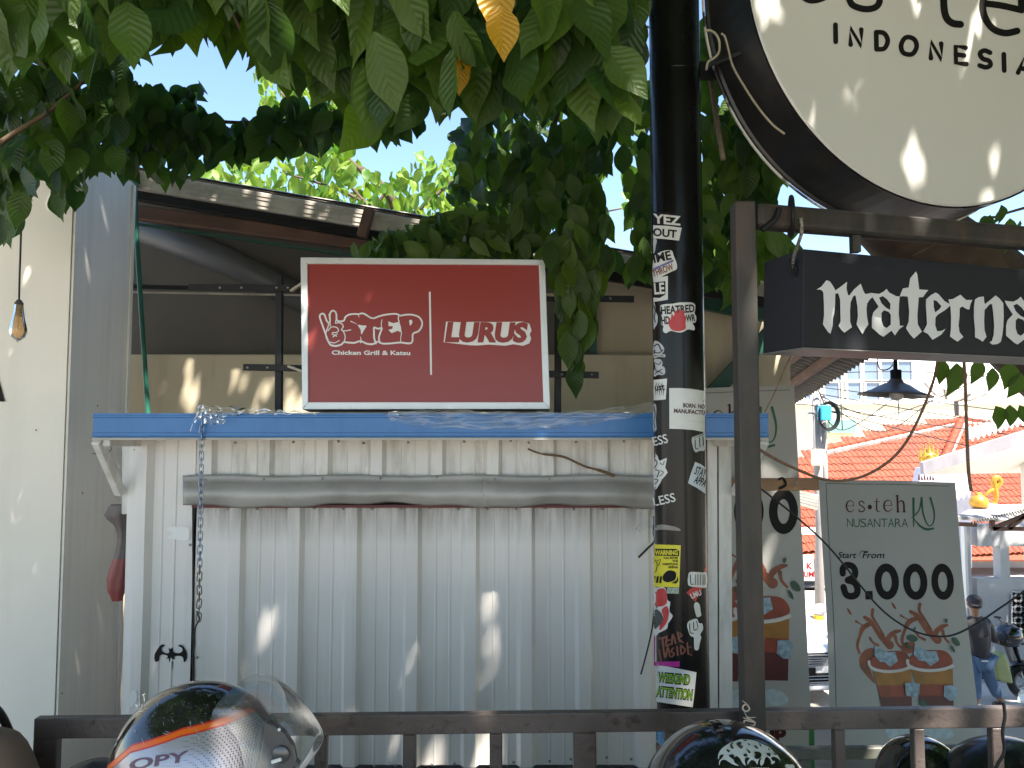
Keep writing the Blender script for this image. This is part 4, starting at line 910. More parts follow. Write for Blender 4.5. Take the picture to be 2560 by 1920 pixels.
# ================================================================== trees
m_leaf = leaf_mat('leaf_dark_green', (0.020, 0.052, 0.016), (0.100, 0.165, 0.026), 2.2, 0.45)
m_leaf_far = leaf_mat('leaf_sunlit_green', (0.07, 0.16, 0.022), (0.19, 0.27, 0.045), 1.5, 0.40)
m_leaf_yellow = leaf_mat('leaf_yellowing', (0.42, 0.22, 0.012), (0.52, 0.30, 0.02), 1.4, 0.35)
m_bark = M('tree_bark', (0.095, 0.062, 0.042), .9, var=.35, scale=9, bump=.8, bscale=22, stain=(.04, .03, .024), sscale=(4, 4, 2), samt=.6)
m_twig = M('twig_bark', (0.13, 0.085, 0.05), .85, var=.3, scale=20)
NS = 9
def leaf_template(curl, fold, wav):
    t = np.linspace(0, 1, NS); w_ = np.clip(np.sin(np.pi * t ** .82) ** .9, 0, 1) * .5
    w_ *= np.where(t > .68, 1 - .45 * (t - .68) / .32, 1)
    w_[0] = .03; w_[-1] = 0.004
    v, vein, rib = [], [], []
    for i in range(NS):
        for s in (-1, 0, 1):
            z = -curl * t[i] ** 2 + fold * abs(s) * w_[i] + (wav * math.sin(t[i] * 9 + s) * w_[i] if s else 0)
            v.append((s * w_[i], t[i], z)); vein.append(t[i] - .22 * abs(s) * 1.0); rib.append(1.0 - abs(s))
    f = []
    for i in range(NS - 1):
        for j in range(2):
            a = i * 3 + j; f.append((a, a + 1, a + 4, a + 3))
    return np.array(v), np.array(f), np.array(vein), np.array(rib)
TPL = [leaf_template(c, f, w_) for c, f, w_ in ((.10, .18, .05), (.22, .28, .10), (.04, .10, .12), (-.12, .22, .06), (.30, .15, .08))]
def frame(d, n):
    d = d.normalized(); n = (n - d * n.dot(d)).normalized(); s = d.cross(n)
    return s, d, n
rngL = random.Random(5)
def inside(poly, x, y):
    c = False; k = len(poly)
    for i in range(k):
        x1, y1 = poly[i]; x2, y2 = poly[(i + 1) % k]
        if (y1 > y) != (y2 > y) and x < (x2 - x1) * (y - y1) / (y2 - y1) + x1: c = not c
    return c
def region(poly, n, Yr, Lr, excl=(), droop=.32, wr=(.44, .56), lv=(0, 1), face=55, contain=False):
    xs = [p[0] for p in poly]; ys = [p[1] for p in poly]; out = []; tries = 0
    while len(out) < n and tries < n * 30:
        tries += 1
        px, py = rngL.uniform(min(xs), max(xs)), rngL.uniform(min(ys), max(ys))
        if not inside(poly, px, py): continue
        Y = rngL.uniform(*Yr); L = rngL.uniform(*Lr)
        d = Vector((rngL.gauss(0, droop), rngL.gauss(0, droop), -1)).normalized()
        a = R(rngL.uniform(-face, face)); e = rngL.gauss(0, .35)
        nn = Vector((math.sin(a), -math.cos(a), e)) * (1 if rngL.random() < .8 else -1)
        c = P(px, py, Y); p = c - d * L / 2; s, d2, n2 = frame(d, nn)
        if excl or contain:
            bad = False
            for t in (0.05, .3, .55, .8, 1.0):
                for q in (-.25, .25):
                    X, Yy, _ = proj(p + d2 * L * t + s * L * q * math.sin(math.pi * min(t, .98)))
                    if any(inside(e_, X, Yy) for e_ in excl): bad = True
            X, Yy, _ = proj(p + d2 * L)
            if contain and not inside(poly, X + rngL.gauss(0, 14), Yy - rngL.gauss(8, 26)): bad = True
            if bad: continue
        out.append((p, s, d2, n2, L, rngL.uniform(*wr), rngL.uniform(*lv), L / Y))
    return out
def leaf_stuff(name, recs, mat, parent):
    V, Fc, lv, vn, rb_ = [], [], [], [], []
    o = 0
    for (p, s, d, n, L, wr, l, _) in recs:
        v, f, ve, ri = TPL[rngL.randrange(len(TPL))]
        Mx = np.array([s * L * wr * 1.0, d * L, n * L])
        V.append(v @ Mx + np.array(p)); Fc.append(f + o); o += len(v); lv.append(np.full(len(v), l)); vn.append(ve); rb_.append(ri)
    V = np.concatenate(V); Fc = np.concatenate(Fc); me = bpy.data.meshes.new(name)
    me.vertices.add(len(V)); me.vertices.foreach_set('co', V.ravel())
    me.loops.add(Fc.size); me.loops.foreach_set('vertex_index', Fc.ravel().astype(np.int32))
    me.polygons.add(len(Fc)); me.polygons.foreach_set('loop_start', np.arange(0, Fc.size, 4, dtype=np.int32)); me.polygons.foreach_set('loop_total', np.full(len(Fc), 4, dtype=np.int32))
    me.update(calc_edges=True); me.validate()
    for nm, ar in (('lv', np.concatenate(lv)), ('vein', np.concatenate(vn)), ('rib', np.concatenate(rb_))):
        at = me.attributes.new(nm, 'FLOAT', 'POINT'); at.data.foreach_set('value', ar.astype(np.float32))
    me.polygons.foreach_set('use_smooth', [True] * len(me.polygons))
    ob = link(name, me, mat, parent); ob['kind'] = 'stuff'
    return ob
LEAFME = {}
def leaf_obj(rec, mat, parent, tag_):
    p, s, d, n, L, wr, l, _ = rec
    ti = rngL.randrange(len(TPL)); lq = round(l * 7) / 7
    key = (tag_, ti, lq)
    if key not in LEAFME:
        v, f, ve, ri = TPL[ti]; me = bpy.data.meshes.new('leaf'); me.from_pydata(v.tolist(), [], f.tolist())
        for nm, ar in (('lv', np.full(len(v), lq)), ('vein', ve), ('rib', ri)):
            at = me.attributes.new(nm, 'FLOAT', 'POINT'); at.data.foreach_set('value', ar.astype(np.float32))
        me.polygons.foreach_set('use_smooth', [True] * len(me.polygons)); me.materials.append(mat); LEAFME[key] = me
    o = bpy.data.objects.new('leaf', LEAFME[key]); COL.objects.link(o)
    Mx = Matrix.Identity(4); a, b, c = s * L * wr, d * L, n * L
    for i in range(3): Mx[i][0], Mx[i][1], Mx[i][2], Mx[i][3] = a[i], b[i], c[i], p[i]
    attach(o, parent); o.matrix_basis = Mx
    return o

# --- the overhanging tree: trunk to the right behind the signs, limbs over the camera
nt_ = empty('overhanging_tree', (4.5, 4.2, 0), 'leafy tree whose dark drooping branches overhang the kiosk and signs', 'tree')
tk = [Vector((4.5, 4.2, -.05)), Vector((4.2, 4.1, 1.0)), P(2780, 1010, 3.85), P(2480, 740, 3.7), P(2290, 590, 3.55), P(2150, 420, 3.4), Vector((1.25, 3.0, 3.2)), Vector((.8, 2.4, 4.0)), Vector((0.4, 1.6, 4.6))]
q = bez(tk, 6)
MB().tube(q, [.30 - .20 * i / (len(q) - 1) for i in range(len(q))], 18).build('trunk', m_bark, nt_, smooth=True)
limbs = [([Vector((1.0, 2.7, 3.6)), Vector((0.2, 2.3, 3.75)), Vector((-1.2, 2.3, 3.9)), Vector((-3.2, 2.5, 4.1))], .07), ([Vector((.6, 2.0, 4.3)), Vector((1.6, .6, 4.8)), Vector((2.6, -1.5, 5.0))], .08), ([Vector((.4, 1.6, 4.6)), Vector((-.6, .2, 4.9)), Vector((-2.0, -1.8, 5.0))], .08),
         ([P(2150, 420, 3.4), P(1900, 380, 3.4), P(1650, 300, 3.4), P(1380, 200, 3.3)], .035), ([P(1420, 180, 3.3), P(1380, 330, 3.3), P(1330, 460, 3.25), P(1300, 540, 3.2)], .014)]
for pts, r_ in limbs:
    q = bez(pts, 6); MB().tube(q, [r_ * (1 - .6 * i / (len(q) - 1)) for i in range(len(q))], 10).build('limb', m_bark, nt_, smooth=True)
twigs = [([(-60, 400), (40, 330), (120, 280), (225, 190)], 1.9, .008), ([(-60, 300), (60, 225), (150, 215), (260, 200)], 2.2, .008), ([(200, 262), (330, 258), (520, 300), (660, 305), (800, 285), (1010, 245), (1100, 170), (1120, 40)], 2.8, .008), ([(660, 20), (655, 80), (640, 130)], 1.5, .005), ([(1030, 40), (1060, 90), (1085, 130)], 1.5, .004), ([(1380, 340), (1350, 410), (1320, 480), (1290, 540)], 3.2, .007),
         ([(2560, 520), (2480, 545), (2380, 590), (2280, 640)], 3.2, .006), ([(1420, 560), (1440, 660), (1430, 780), (1440, 900)], 2.9, .004), ([(1500, 20), (1560, 160), (1600, 300)], 1.7, .005), ([(560, -20), (600, 70), (640, 150)], 1.45, .005)]
for pts, Y, r_ in twigs:
    q = bez([P(a, b, Y + .02 * i) for i, (a, b) in enumerate(pts)], 6); MB().tube(q, [r_ * (1 - .5 * i / (len(q) - 1)) for i in range(len(q))], 6).build('twig', m_twig, nt_, smooth=True)
gapA = [(410, 190), (440, 130), (490, 108), (540, 130), (560, 200), (610, 160), (640, 220), (640, 300), (560, 290), (500, 262), (410, 225)]
gapB = [(990, 360), (1050, 320), (1090, 390), (1170, 310), (1210, 350), (1180, 380), (1060, 420), (960, 400), (700, 470), (560, 440), (800, 400)]
gapC = [(800, 400), (880, 380), (960, 400), (1060, 420), (1110, 400), (1140, 440), (1060, 560), (820, 520), (560, 450), (600, 420)]
gapL = [(0, 0), (44, 0), (44, 28), (0, 32)]
gapR1 = [(1505, 455), (1540, 440), (1560, 560), (1530, 540)]; gapR2 = [(1540, 385), (1570, 370), (1562, 420), (1535, 430)]; gapR3 = [(1535, 600), (1580, 605), (1575, 635), (1540, 630)]
poleX = [(1628, -600), (3000, -600), (3000, 760), (1628, 760)]
bottomA = [(-60, 210), (60, 190), (165, 235), (230, 195), (290, 200), (330, 160), (400, 130), (430, 190), (470, 130), (555, 185), (590, 245), (640, 170), (690, 250), (760, 240), (820, 285), (900, 335), (960, 365), (1060, 410), (1100, 350), (1140, 380), (1200, 350), (1260, 330), (1340, 290), (1450, 320), (1560, 340), (1660, 340)]
polyA = [(-200, -120), (1640, -120), (1640, 250)] + bottomA[::-1] + [(-200, 200)]
recs = []
recs += region([(-200, -420), (1630, -420), (1630, -60), (-200, -60)], 160, (1.25, 2.0), (.115, .155), [poleX], .28, (.50, .62), (.1, 1))
recs += region(polyA, 680, (1.25, 2.0), (.115, .155), [gapA, gapB, gapL, poleX], .28, (.50, .62), (.1, 1), contain=True)
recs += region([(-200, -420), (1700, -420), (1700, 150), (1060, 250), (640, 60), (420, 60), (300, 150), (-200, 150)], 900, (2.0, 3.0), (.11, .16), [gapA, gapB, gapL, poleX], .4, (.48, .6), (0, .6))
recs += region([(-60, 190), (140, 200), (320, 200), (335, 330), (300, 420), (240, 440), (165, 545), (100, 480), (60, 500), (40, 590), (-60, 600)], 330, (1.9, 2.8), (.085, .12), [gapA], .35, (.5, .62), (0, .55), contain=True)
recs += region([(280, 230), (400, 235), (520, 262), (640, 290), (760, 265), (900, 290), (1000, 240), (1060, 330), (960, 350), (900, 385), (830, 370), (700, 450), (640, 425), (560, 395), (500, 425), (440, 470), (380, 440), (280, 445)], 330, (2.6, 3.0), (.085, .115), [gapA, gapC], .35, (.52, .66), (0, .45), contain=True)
recs += region([(400, 225), (500, 200), (520, 215), (490, 262), (420, 255)], 14, (2.7, 2.9), (.06, .09), [], .8, (.6, .8), (0, .3))
recs += region([(1130, 330), (1300, 240), (1660, 220), (1660, 640), (1540, 600), (1480, 640), (1330, 610), (1180, 560), (1120, 500), (1140, 420)], 520, (2.95, 3.8), (.11, .15), [gapR1, gapR2, gapR3, gapC], .45, (.46, .58), (0, .75), contain=True)
recs += region([(880, 640), (960, 600), (1060, 560), (1130, 540), (1250, 560), (1370, 600), (1390, 650), (1100, 648), (900, 650)], 150, (2.95, 3.25), (.10, .14), [], .9, (.46, .58), (.1, .8))
recs += region([(1365, 600), (1460, 590), (1500, 700), (1480, 820), (1440, 900), (1462, 1000), (1420, 1000), (1405, 860), (1410, 740), (1370, 690)], 70, (2.82, 2.95), (.12, .16), [], .25, (.46, .58), (.2, .9), contain=True)
recs += region([(1480, 560), (1640, 580), (1630, 700), (1560, 690), (1500, 650)], 24, (3.0, 3.4), (.11, .15), [gapR3], .3, (.46, .56), (.1, .8))
recs += region([(1750, 60), (1860, 120), (1900, 300), (1990, 420), (1940, 500), (1900, 660), (1840, 700), (1750, 720)], 300, (2.75, 3.4), (.11, .15), [[(1960, 468), (2010, 490), (1990, 518), (1965, 510)]], .4, (.46, .56), (.1, .9))
recs += region([(1900, 590), (1990, 560), (2020, 640), (1960, 690), (1900, 720), (1810, 740), (1850, 640)], 26, (2.3, 2.7), (.10, .14), [], .35, (.44, .52), (.6, 1))
recs += region([(2430, 540), (2560, 530), (2600, 640), (2450, 600)], 12, (3.0, 3.2), (.07, .1), [], .6, (.5, .6), (.4, 1))
for (cx_, cy_, L_, wr_) in ((2352, 930, .11, .62), (2385, 950, .14, .62), (2440, 930, .11, .6), (2478, 950, .10, .6), (2520, 940, .12, .7), (2542, 965, .11, .7), (2497, 1045, .10, .75), (2522, 1040, .09, .75), (2556, 1040, .09, .7)):
    d = Vector((rngL.gauss(0, .2), 0, -1)); s, d2, n2 = frame(d, Vector((.2, -1, .1))); recs.append((P(cx_, cy_, 3.1) - d2 * L_ / 2, s, d2, n2, L_, wr_, .5, 1))
# canopy above and behind the camera that shades the place
rc_ = random.Random(3)
can = []
while len(can) < 33000:
    x, y, z = rc_.uniform(-5.5, 5.5), rc_.uniform(-5.0, 3.3), rc_.uniform(3.75, 5.3)
    if z < 2.3 + .62 * max(y, 0): continue
    k = math.sin(x * 2.1 + y * 1.3) + math.sin(x * 3.7 - y * 2.9 + z * 2) * .8 + math.sin(y * 4.1 + x * .7)
    if k < -1.45 and rc_.random() < .6: continue
    d = Vector((rc_.gauss(0, 1), rc_.gauss(0, 1), rc_.gauss(-.5, .5))); n = Vector((rc_.gauss(0, .45), rc_.gauss(0, .45), 1))
    s, d2, n2 = frame(d, n); can.append((Vector((x, y, z)), s, d2, n2, rc_.uniform(.15, .21), rc_.uniform(.5, .62), rc_.random(), 0))
# added lower boughs, unseen beyond the right edge, block light from that side
while len(can) < 54000:
    y = rc_.uniform(-4.5, 11); x0_ = max(2.9, .74 * max(y, 0) + .75); x, z = x0_ + rc_.random() ** 1.2 * 6.5, rc_.uniform(.9, 6.2)
    if z < 2.3 and y < 5 and rc_.random() < .7: continue
    k = math.sin(x * 1.7 + y * 1.1) + math.sin(x * 2.7 - y * 1.9 + z * 2) * .8 + math.sin(y * 2.1 + z * 1.7)
    if k < -.9 and rc_.random() < .85: continue
    d = Vector((rc_.gauss(0, 1), rc_.gauss(0, 1), rc_.gauss(-.7, .5))); n = Vector((rc_.gauss(0, .8), rc_.gauss(0, .8), 1))
    s, d2, n2 = frame(d, n); can.append((Vector((x, y, z)), s, d2, n2, rc_.uniform(.21, .30), rc_.uniform(.5, .62), rc_.random(), 0))
recs.sort(key=lambda r_: -r_[7])
vis = lambda r_: (lambda X: -20 < X[0] < 2580 and -40 < X[1] < 1100)(proj(r_[0] + r_[2] * r_[4] * .5))
big = [r_ for r_ in recs if vis(r_)]
big = big[:300]; bs = set(id(r_) for r_ in big)
for r_ in big: leaf_obj(r_, m_leaf, nt_, 'n')
leaf_stuff('foliage', [r_ for r_ in recs if id(r_) not in bs], m_leaf, nt_)
leaf_stuff('canopy', can, m_leaf, nt_)  # overhead leaves plus the added light-blocking boughs on the right
for (cx_, cy_, L_, wr_, Y_) in ((1238, 10, .10, .6, 1.45), (1256, 82, .085, .62, 1.44), (1168, 140, .07, .55, 1.6), (1150, 190, .07, .5, 1.62)):
    s, d2, n2 = frame(Vector((.1 if cx_ > 1240 else -.05, 0, -1)), Vector((.25, -1, .2))); leaf_obj((P(cx_, cy_, Y_ - .3) - d2 * L_ / 2, s, d2, n2, L_, wr_, .5, 1), m_leaf_yellow, nt_, 'y')

# --- the sunlit tree beyond the roof
ft = empty('broadleaf_tree', (P(1060, 900, 10.5).x, 10.5, -2.4), 'sunlit yellow-green broadleaf tree rising beyond the sloping roof', 'tree')
b0 = Vector(ft.location)
q = bez([b0, b0 + Vector((.1, 0, 2)), b0 + Vector((-.1, .1, 4)), P(1000, 560, 10.3), P(900, 420, 10.0)], 5)
MB().tube(q, [.16 - .12 * i / (len(q) - 1) for i in range(len(q))], 12).build('trunk', m_bark, ft, smooth=True)
for pts in ([(1000, 560), (1100, 480), (1200, 380)], [(1000, 560), (860, 480), (700, 430)], [(950, 470), (800, 330), (700, 230)], [(1100, 600), (1350, 560), (1560, 520)], [(900, 600), (950, 500), (1010, 440)], [(1000, 590), (880, 470), (860, 400)]):
    q = bez([P(a, b, 10.0) for a, b in pts], 5); MB().tube(q, [.035 * (1 - .7 * i / (len(q) - 1)) for i in range(len(q))], 7).build('limb', m_bark, ft, smooth=True)
fr_ = []
kw = dict(droop=.75, wr=(.42, .56), face=75)
fr_ += region([(400, 470), (520, 410), (640, 405), (740, 370), (830, 340), (870, 385), (960, 405), (1050, 385), (1090, 405), (1150, 350), (1250, 340), (1330, 420), (1330, 660), (1130, 640), (900, 600), (500, 520)], 1100, (9.2, 11.2), (.17, .27), [[(925, 330), (1000, 340), (1040, 400), (960, 440), (900, 400)]], **kw)
fr_ += region([(610, 200), (700, 150), (820, 190), (900, 270), (800, 310), (700, 300), (630, 285)], 260, (10, 11.5), (.15, .24), [gapA], **kw)
fr_ += region([(1470, 430), (1560, 440), (1660, 480), (1800, 560), (1990, 620), (1960, 760), (1660, 660), (1560, 620), (1480, 570)], 220, (8.5, 10.5), (.17, .25), [gapR1, gapR3, [(1960, 460), (2020, 490), (2000, 525), (1955, 510)], [(2045, 575), (2130, 585), (2120, 625), (2050, 610)]], **kw)
fr_.sort(key=lambda r_: -r_[7])
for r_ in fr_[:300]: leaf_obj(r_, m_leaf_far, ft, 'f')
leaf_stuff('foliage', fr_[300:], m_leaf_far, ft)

# ================================================================== tea banners
m_amber = M('print_amber', (.34, .14, .015), .45, var=.2, scale=14); m_tea = M('print_tea', (.26, .042, .014), .45, var=.25, scale=14); m_deep = M('print_deep_tea', (.10, .013, .013), .45, var=.3, scale=12)
m_splash = M('print_splash', (.24, .06, .022), .45, var=.35, scale=20); m_ice = M('print_ice', (.26, .36, .43), .45, var=.4, scale=45); m_rimw = M('print_rim_white', (.62, .58, .54), .45)
m_leafp = M('print_leaf', (.02, .075, .04), .45, var=.3, scale=30)
c2 = crop(2060, 1220, 5.529); c3 = crop(2080, 1490, 5.529)
def ell(cx, cy, rx, ry, n=28, sh=0): return [(cx + rx * math.cos(2 * math.pi * i / n), cy + ry * math.sin(2 * math.pi * i / n)) for i in range(n)]
def eglyph(dx): return [stroke([(372 + dx, 243), (466 + dx, 243)], 7, False), stroke([(466 + dx, 243), (456 + dx, 188), (415 + dx, 173), (378 + dx, 200), (366 + dx, 255), (384 + dx, 308), (425 + dx, 325), (475 + dx, 292)], [10, 8, 14, 22, 20, 12, 6])]
A_logo = eglyph(0) + [stroke([(605, 208), (575, 178), (542, 195), (548, 230), (592, 258), (610, 292), (588, 323), (546, 320), (537, 298)], 15), blob(ell(680, 262, 28, 32, 10), 2), stroke([(772, 150), (768, 240), (770, 305), (790, 328), (815, 318)], [12, 18, 18, 10, 5]), stroke([(738, 190), (808, 190)], 8, False)] + eglyph(497) + \
    [stroke([(1042, 108), (1046, 332)], 24, False), stroke([(1048, 215), (1090, 182), (1126, 210), (1130, 332)], [8, 16, 24, 24]), stroke([(1020, 116), (1042, 110)], 9, False), stroke([(1022, 334), (1072, 334)], 8, False), stroke([(1106, 334), (1160, 334)], 8, False)]
A_nus = [text(ch, 366 + 91 * i, 536 + i, 122, 84, .3, 0, -.006) for i, ch in enumerate('NUSANTARA')]
A_ku = [stroke([(1268, 150), (1262, 340), (1258, 535)], [34, 30, 16]), stroke([(1385, 140), (1350, 290), (1290, 370), (1232, 412)], [28, 20, 18, 8]), stroke([(1262, 420), (1340, 520), (1440, 572), (1540, 558)], [10, 28, 34, 24]), stroke([(1385, 140), (1395, 330), (1440, 480), (1490, 525), (1545, 470), (1560, 330), (1515, 140)], [32, 26, 20, 14, 18, 26, 32])]
A_from = [text('Start', 205, 966, 82, 262, 0, .28, .016), text('From', 560, 966, 86, 292, 0, .28, .016), stroke([(640, 880), (560, 870), (515, 920), (530, 955)], [16, 10, 5, 3])]
A_num = [stroke([(262, 1180), (272, 1110), (330, 1066), (410, 1080), (446, 1145), (425, 1225), (330, 1275)], 92), stroke([(330, 1276), (420, 1305), (464, 1390), (440, 1470), (365, 1497), (290, 1470), (262, 1372)], 94), rectp((572, 1422), (680, 1422), (680, 1541), (574, 1541))] + [fill(ell(x, y, 164, 252), [ell(x, y, 68, 138)]) for x, y in ((878, 1293), (1258, 1296), (1642, 1296))]
def sp_splash(dx, dy):
    d = lambda l: [(x + dx, y + dy) for x, y in l]
    return [stroke(d([(430, 292), (520, 360), (600, 490), (660, 570), (770, 680)]), [46, 66, 60, 80, 120]), stroke(d([(556, 190), (545, 280), (600, 380), (690, 540)]), [46, 40, 34, 30]), stroke(d([(505, 385), (400, 440), (340, 560), (300, 680), (325, 790)]), [60, 70, 40, 44, 30]), stroke(d([(300, 350), (350, 380), (390, 400)]), [34, 16, 12]), stroke(d([(740, 640), (770, 560), (850, 500), (920, 480)]), [60, 70, 60, 34]), stroke(d([(850, 560), (870, 650), (930, 720)]), [50, 34, 30]), stroke(d([(490, 580), (530, 640), (600, 680)]), [36, 30, 40]), blob(d([(175, 165), (215, 190), (245, 260), (205, 240)]), 3)]
def cup(dx, dy):
    d = lambda l: [(x + dx, y + dy) for x, y in l]
    return ([rectp(*d([(500, 1040), (1045, 1015), (1040, 1230), (560, 1250)]))], [rectp(*d([(556, 1236), (1042, 1216), (1036, 1400), (584, 1400)]))], [rectp(*d([(580, 1385), (1038, 1385), (1032, 1700), (640, 1700)]))],
            [blob(d([(458, 930), (500, 850), (620, 790), (780, 760), (940, 770), (1030, 850), (1040, 950), (900, 1000), (740, 1018), (560, 1000)]), 4)], [stroke(d([(448, 905), (455, 960), (510, 1005), (640, 1038), (780, 1042), (930, 1020), (1045, 975)]), 40)],
            [rectp(*d([(548, 685), (650, 740), (720, 780), (830, 770), (862, 900), (745, 980), (680, 915), (600, 905), (532, 820)]))])
def banner_art(mp, surf, parent, xmin):
    keep = lambda l: [s_ for s_ in l if min(p.x for p in s_[0]) > xmin]          # only what falls on this cloth
    q2 = lambda l: keep([xform(xform(s_, c2), mp) for s_ in l]); q3 = lambda l: keep([xform(xform(s_, c3), mp) for s_ in l])
    def put(nm, shs, *a): return globals()['put'](nm, shs, *a) if shs else None
    e = .0012
    put('lettering', q2(A_logo), surf, e, m_maroon, parent); put('lettering', q2(A_nus), surf, e, m_greenprint, parent); put('emblem', q2(A_ku), surf, e, m_greenprint, parent)
    put('lettering', q2(A_from), surf, e, m_print_black, parent); put('lettering', q2(A_num), surf, e, m_print_black, parent, 8)
    put('printed_splash', q3(sp_splash(0, 0) + sp_splash(640, -78) + [blob([(330, 830), (420, 740), (530, 725), (510, 860), (450, 960), (530, 1210), (380, 1060), (320, 960)], 4), blob([(920, 700), (990, 640), (1100, 640), (1100, 760), (960, 800)], 3)]), surf, e, m_splash, parent, 8)
    for dx, dy in ((0, 0), (548, -14)):
        a, b, c, liq, rim, ice = cup(dx, dy)
        for nm, sh_, mt_, k in (('printed_cup', a, m_amber, 3), ('printed_cup', b, m_tea, 3), ('printed_cup', c, m_deep, 3), ('printed_tea', liq, m_tea, 4), ('printed_rim', rim, m_rimw, 5), ('printed_ice', ice, m_ice, 6)):
            put(nm, q3(sh_), surf, e + .0012 * k, mt_, parent, 8)
    for s_ in q3([rectp((940, 1205), (1040, 1190), (1140, 1210), (1130, 1360), (1070, 1400), (950, 1370)), rectp((1460, 1235), (1560, 1225), (1638, 1270), (1600, 1430), (1530, 1440), (1450, 1380))]): put('printed_ice', [s_], surf, e + .010, m_ice, parent, 8)
    for s_ in q3([blob([(1005, 570), (1060, 530), (1130, 570), (1135, 610), (1080, 635), (1020, 610)], 3), blob([(1605, 600), (1650, 570), (1710, 640), (1705, 685), (1650, 680)], 3), blob([(1575, 670), (1620, 710), (1635, 780), (1590, 745)], 3), blob([(1515, 330), (1555, 315), (1550, 360), (1525, 375)], 3), blob([(1140, 1430), (1200, 1430), (1255, 1510), (1150, 1520)], 3), blob([(985, 640), (1040, 690), (1040, 735), (1000, 710)], 3), blob([(1080, 470), (1120, 420), (1115, 460), (1085, 500)], 3)]): put('printed_leaf', [s_], surf, e + .0085, m_leafp, parent, 8)
    put('printed_ice', q3([blob([(650, 1850), (760, 1780), (900, 1840), (1040, 1790), (1250, 1830), (1420, 1780), (1560, 1850), (1540, 1960), (1000, 1990), (700, 1960)], 3)]), surf, e + .0012, M('print_pale_ice', (.42, .50, .54), .45, var=.15, scale=30), parent, 10)
    put('lettering', q3([text('HIM', 300, 2420, 170, 420, .2, 0, .06), ]), surf, e, m_maroon, parent, 8)
def banner(name, corners, surf, label, mp, nu=14, nv=34):
    TLc, TRc, BRc, BLc = [V2(p) for p in corners]
    base = surf.at(*corners[3]); r_ = empty(name, (base.x, base.y, 0), label, 'banner', 'tea banners on stands')
    o = MB().quadgrid(lambda u, v: surf.at(*(TLc.lerp(TRc, u).lerp(BLc.lerp(BRc, u), v))[:2]), nu, nv).build('cloth', m_cloth_banner, r_, smooth=True)
    l = lambda u, v: tuple((TLc.lerp(TRc, u).lerp(BLc.lerp(BRc, u), v))[:2])
    put('border_line', [stroke([l(.055, .012), l(.955, .012)], 1.2, False), stroke([l(.055, .012), l(.04, 1)], 1.2, False)], surf, .0012, m_print_black, r_, 20)
    bm_ = MB()
    a, b = surf.at(*l(.5, .0), -.05), surf.at(*l(.5, 1), -.05); g = Vector((b.x, b.y + .25, 0))
    MB().tube([a, b], .008, 8).build('stand_pole', m_black, r_)
    MB().tube([a.lerp(b, .3), g], .008, 8).build('stand_leg', m_black, r_)
    for s_ in (0, 1): MB().tube([b, Vector((surf.at(*l(s_, 1)).x, b.y, 0))], .008, 8).build('stand_foot', m_black, r_)
    banner_art(mp, surf, r_, max(corners[0][0], corners[3][0]) - 40)
    return r_
bs2 = yawed(2230, 1560, 4.25, 3, -13, lambda q: .010 * math.sin(q.x * 11 + q.z * 2.0) + .006 * math.sin(q.z * 5 + q.x * 3))
banner('tea_banner', [(2047, 1198), (2388, 1206), (2462, 1990), (2084, 1990)], bs2, 'white tea banner with two iced cups and price 3.000', lambda x, y: (x + (y - 1454) * .04, y))
bs1 = yawed(1900, 1300, 3.84, 1, -1.0, lambda q: .006 * math.sin(q.x * 9 + q.z * 2))
r1 = banner('tea_banner', [(1716, 972), (1986, 962), (2036, 1990), (1716, 1990)], bs1, 'white tea banner half hidden behind kiosk and sign post', lambda x, y: (1.24 * x - 965, 1.24 * y - 525))
put('lettering', [text('CUP', 1862, 1858, 37, 104, -.5, 0, .06)], bs1, .0015, m_maroon, r1, 8)
put('printed_edge', [rectp((2022, 1822), (2034, 1822), (2036, 1990), (2024, 1990))], bs1, .0025, M('print_green_edge', (.02, .17, .04), .45), r1)
o = MB().bar(P(1780, 1212, 3.74), P(2046, 1210, 3.74), .02, .060).build('wood_slat', m_wood, None, bevel=.003); tag(o, 'brown wooden slat nailed across the banner beside the post', 'wood slat')
screws('nail', [(1991, 1207)], 3.728, o, .008)
cable('hook', [(1948, 1222), (1964, 1212), (1958, 1196), (1946, 1198)], 3.725, .006, m_black, 'black hook looped over the wooden slat', 'hook')
o = MB().bar(P(1960, 1882, 2.9), P(2760, 1876, 2.9), .03, .042).build('rear_rail', M('green_grey_rail', (.16, .165, .14), .55, var=.2, scale=8, stain=(.05, .05, .04), sscale=(12, 12, 12), samt=.6), None, bevel=.004)
tag(o, 'weathered grey-green bar low behind the railing in front of the banners', 'bar')
for px in (2000, 2700): MB().box(P(px, 1880, 2.93).x, P(px + 24, 1880, 2.93).x, 2.92, 2.95, 0, P(px, 1890, 2.93).z).build('leg', MATS['green_grey_rail'], o)

# ------------------------------------------------------------------ cables and ropes strung across
cable('cable', [(1880, 1205), (1970, 1275), (2050, 1345), (2100, 1400), (2140, 1450), (2200, 1520), (2260, 1565), (2320, 1588), (2380, 1588), (2440, 1560), (2500, 1520), (2560, 1478), (2660, 1400)], 3.4, .0042, m_rubber, 'black cable sagging across the front of the tea banner')
m_rope = M('brown_rope', (.22, .13, .08), .8, var=.25, scale=60)
cable('rope', [(2345, 890), (2338, 935), (2322, 985), (2295, 1050), (2262, 1110), (2220, 1155), (2160, 1190), (2100, 1202), (2050, 1196), (1990, 1172), (1940, 1148), (1895, 1122)], [3.0] * 8 + [2.9, 2.8, 2.7, 2.6], .0055, m_rope, 'brown rope sagging in a long curve below the charcoal sign', 'rope')
cable('rope', [(2408, 880), (2413, 960), (2416, 1060), (2420, 1160), (2424, 1205), (2428, 1228)], 2.9, .0062, m_rope, 'short straight brown rope hanging below the charcoal sign', 'rope')
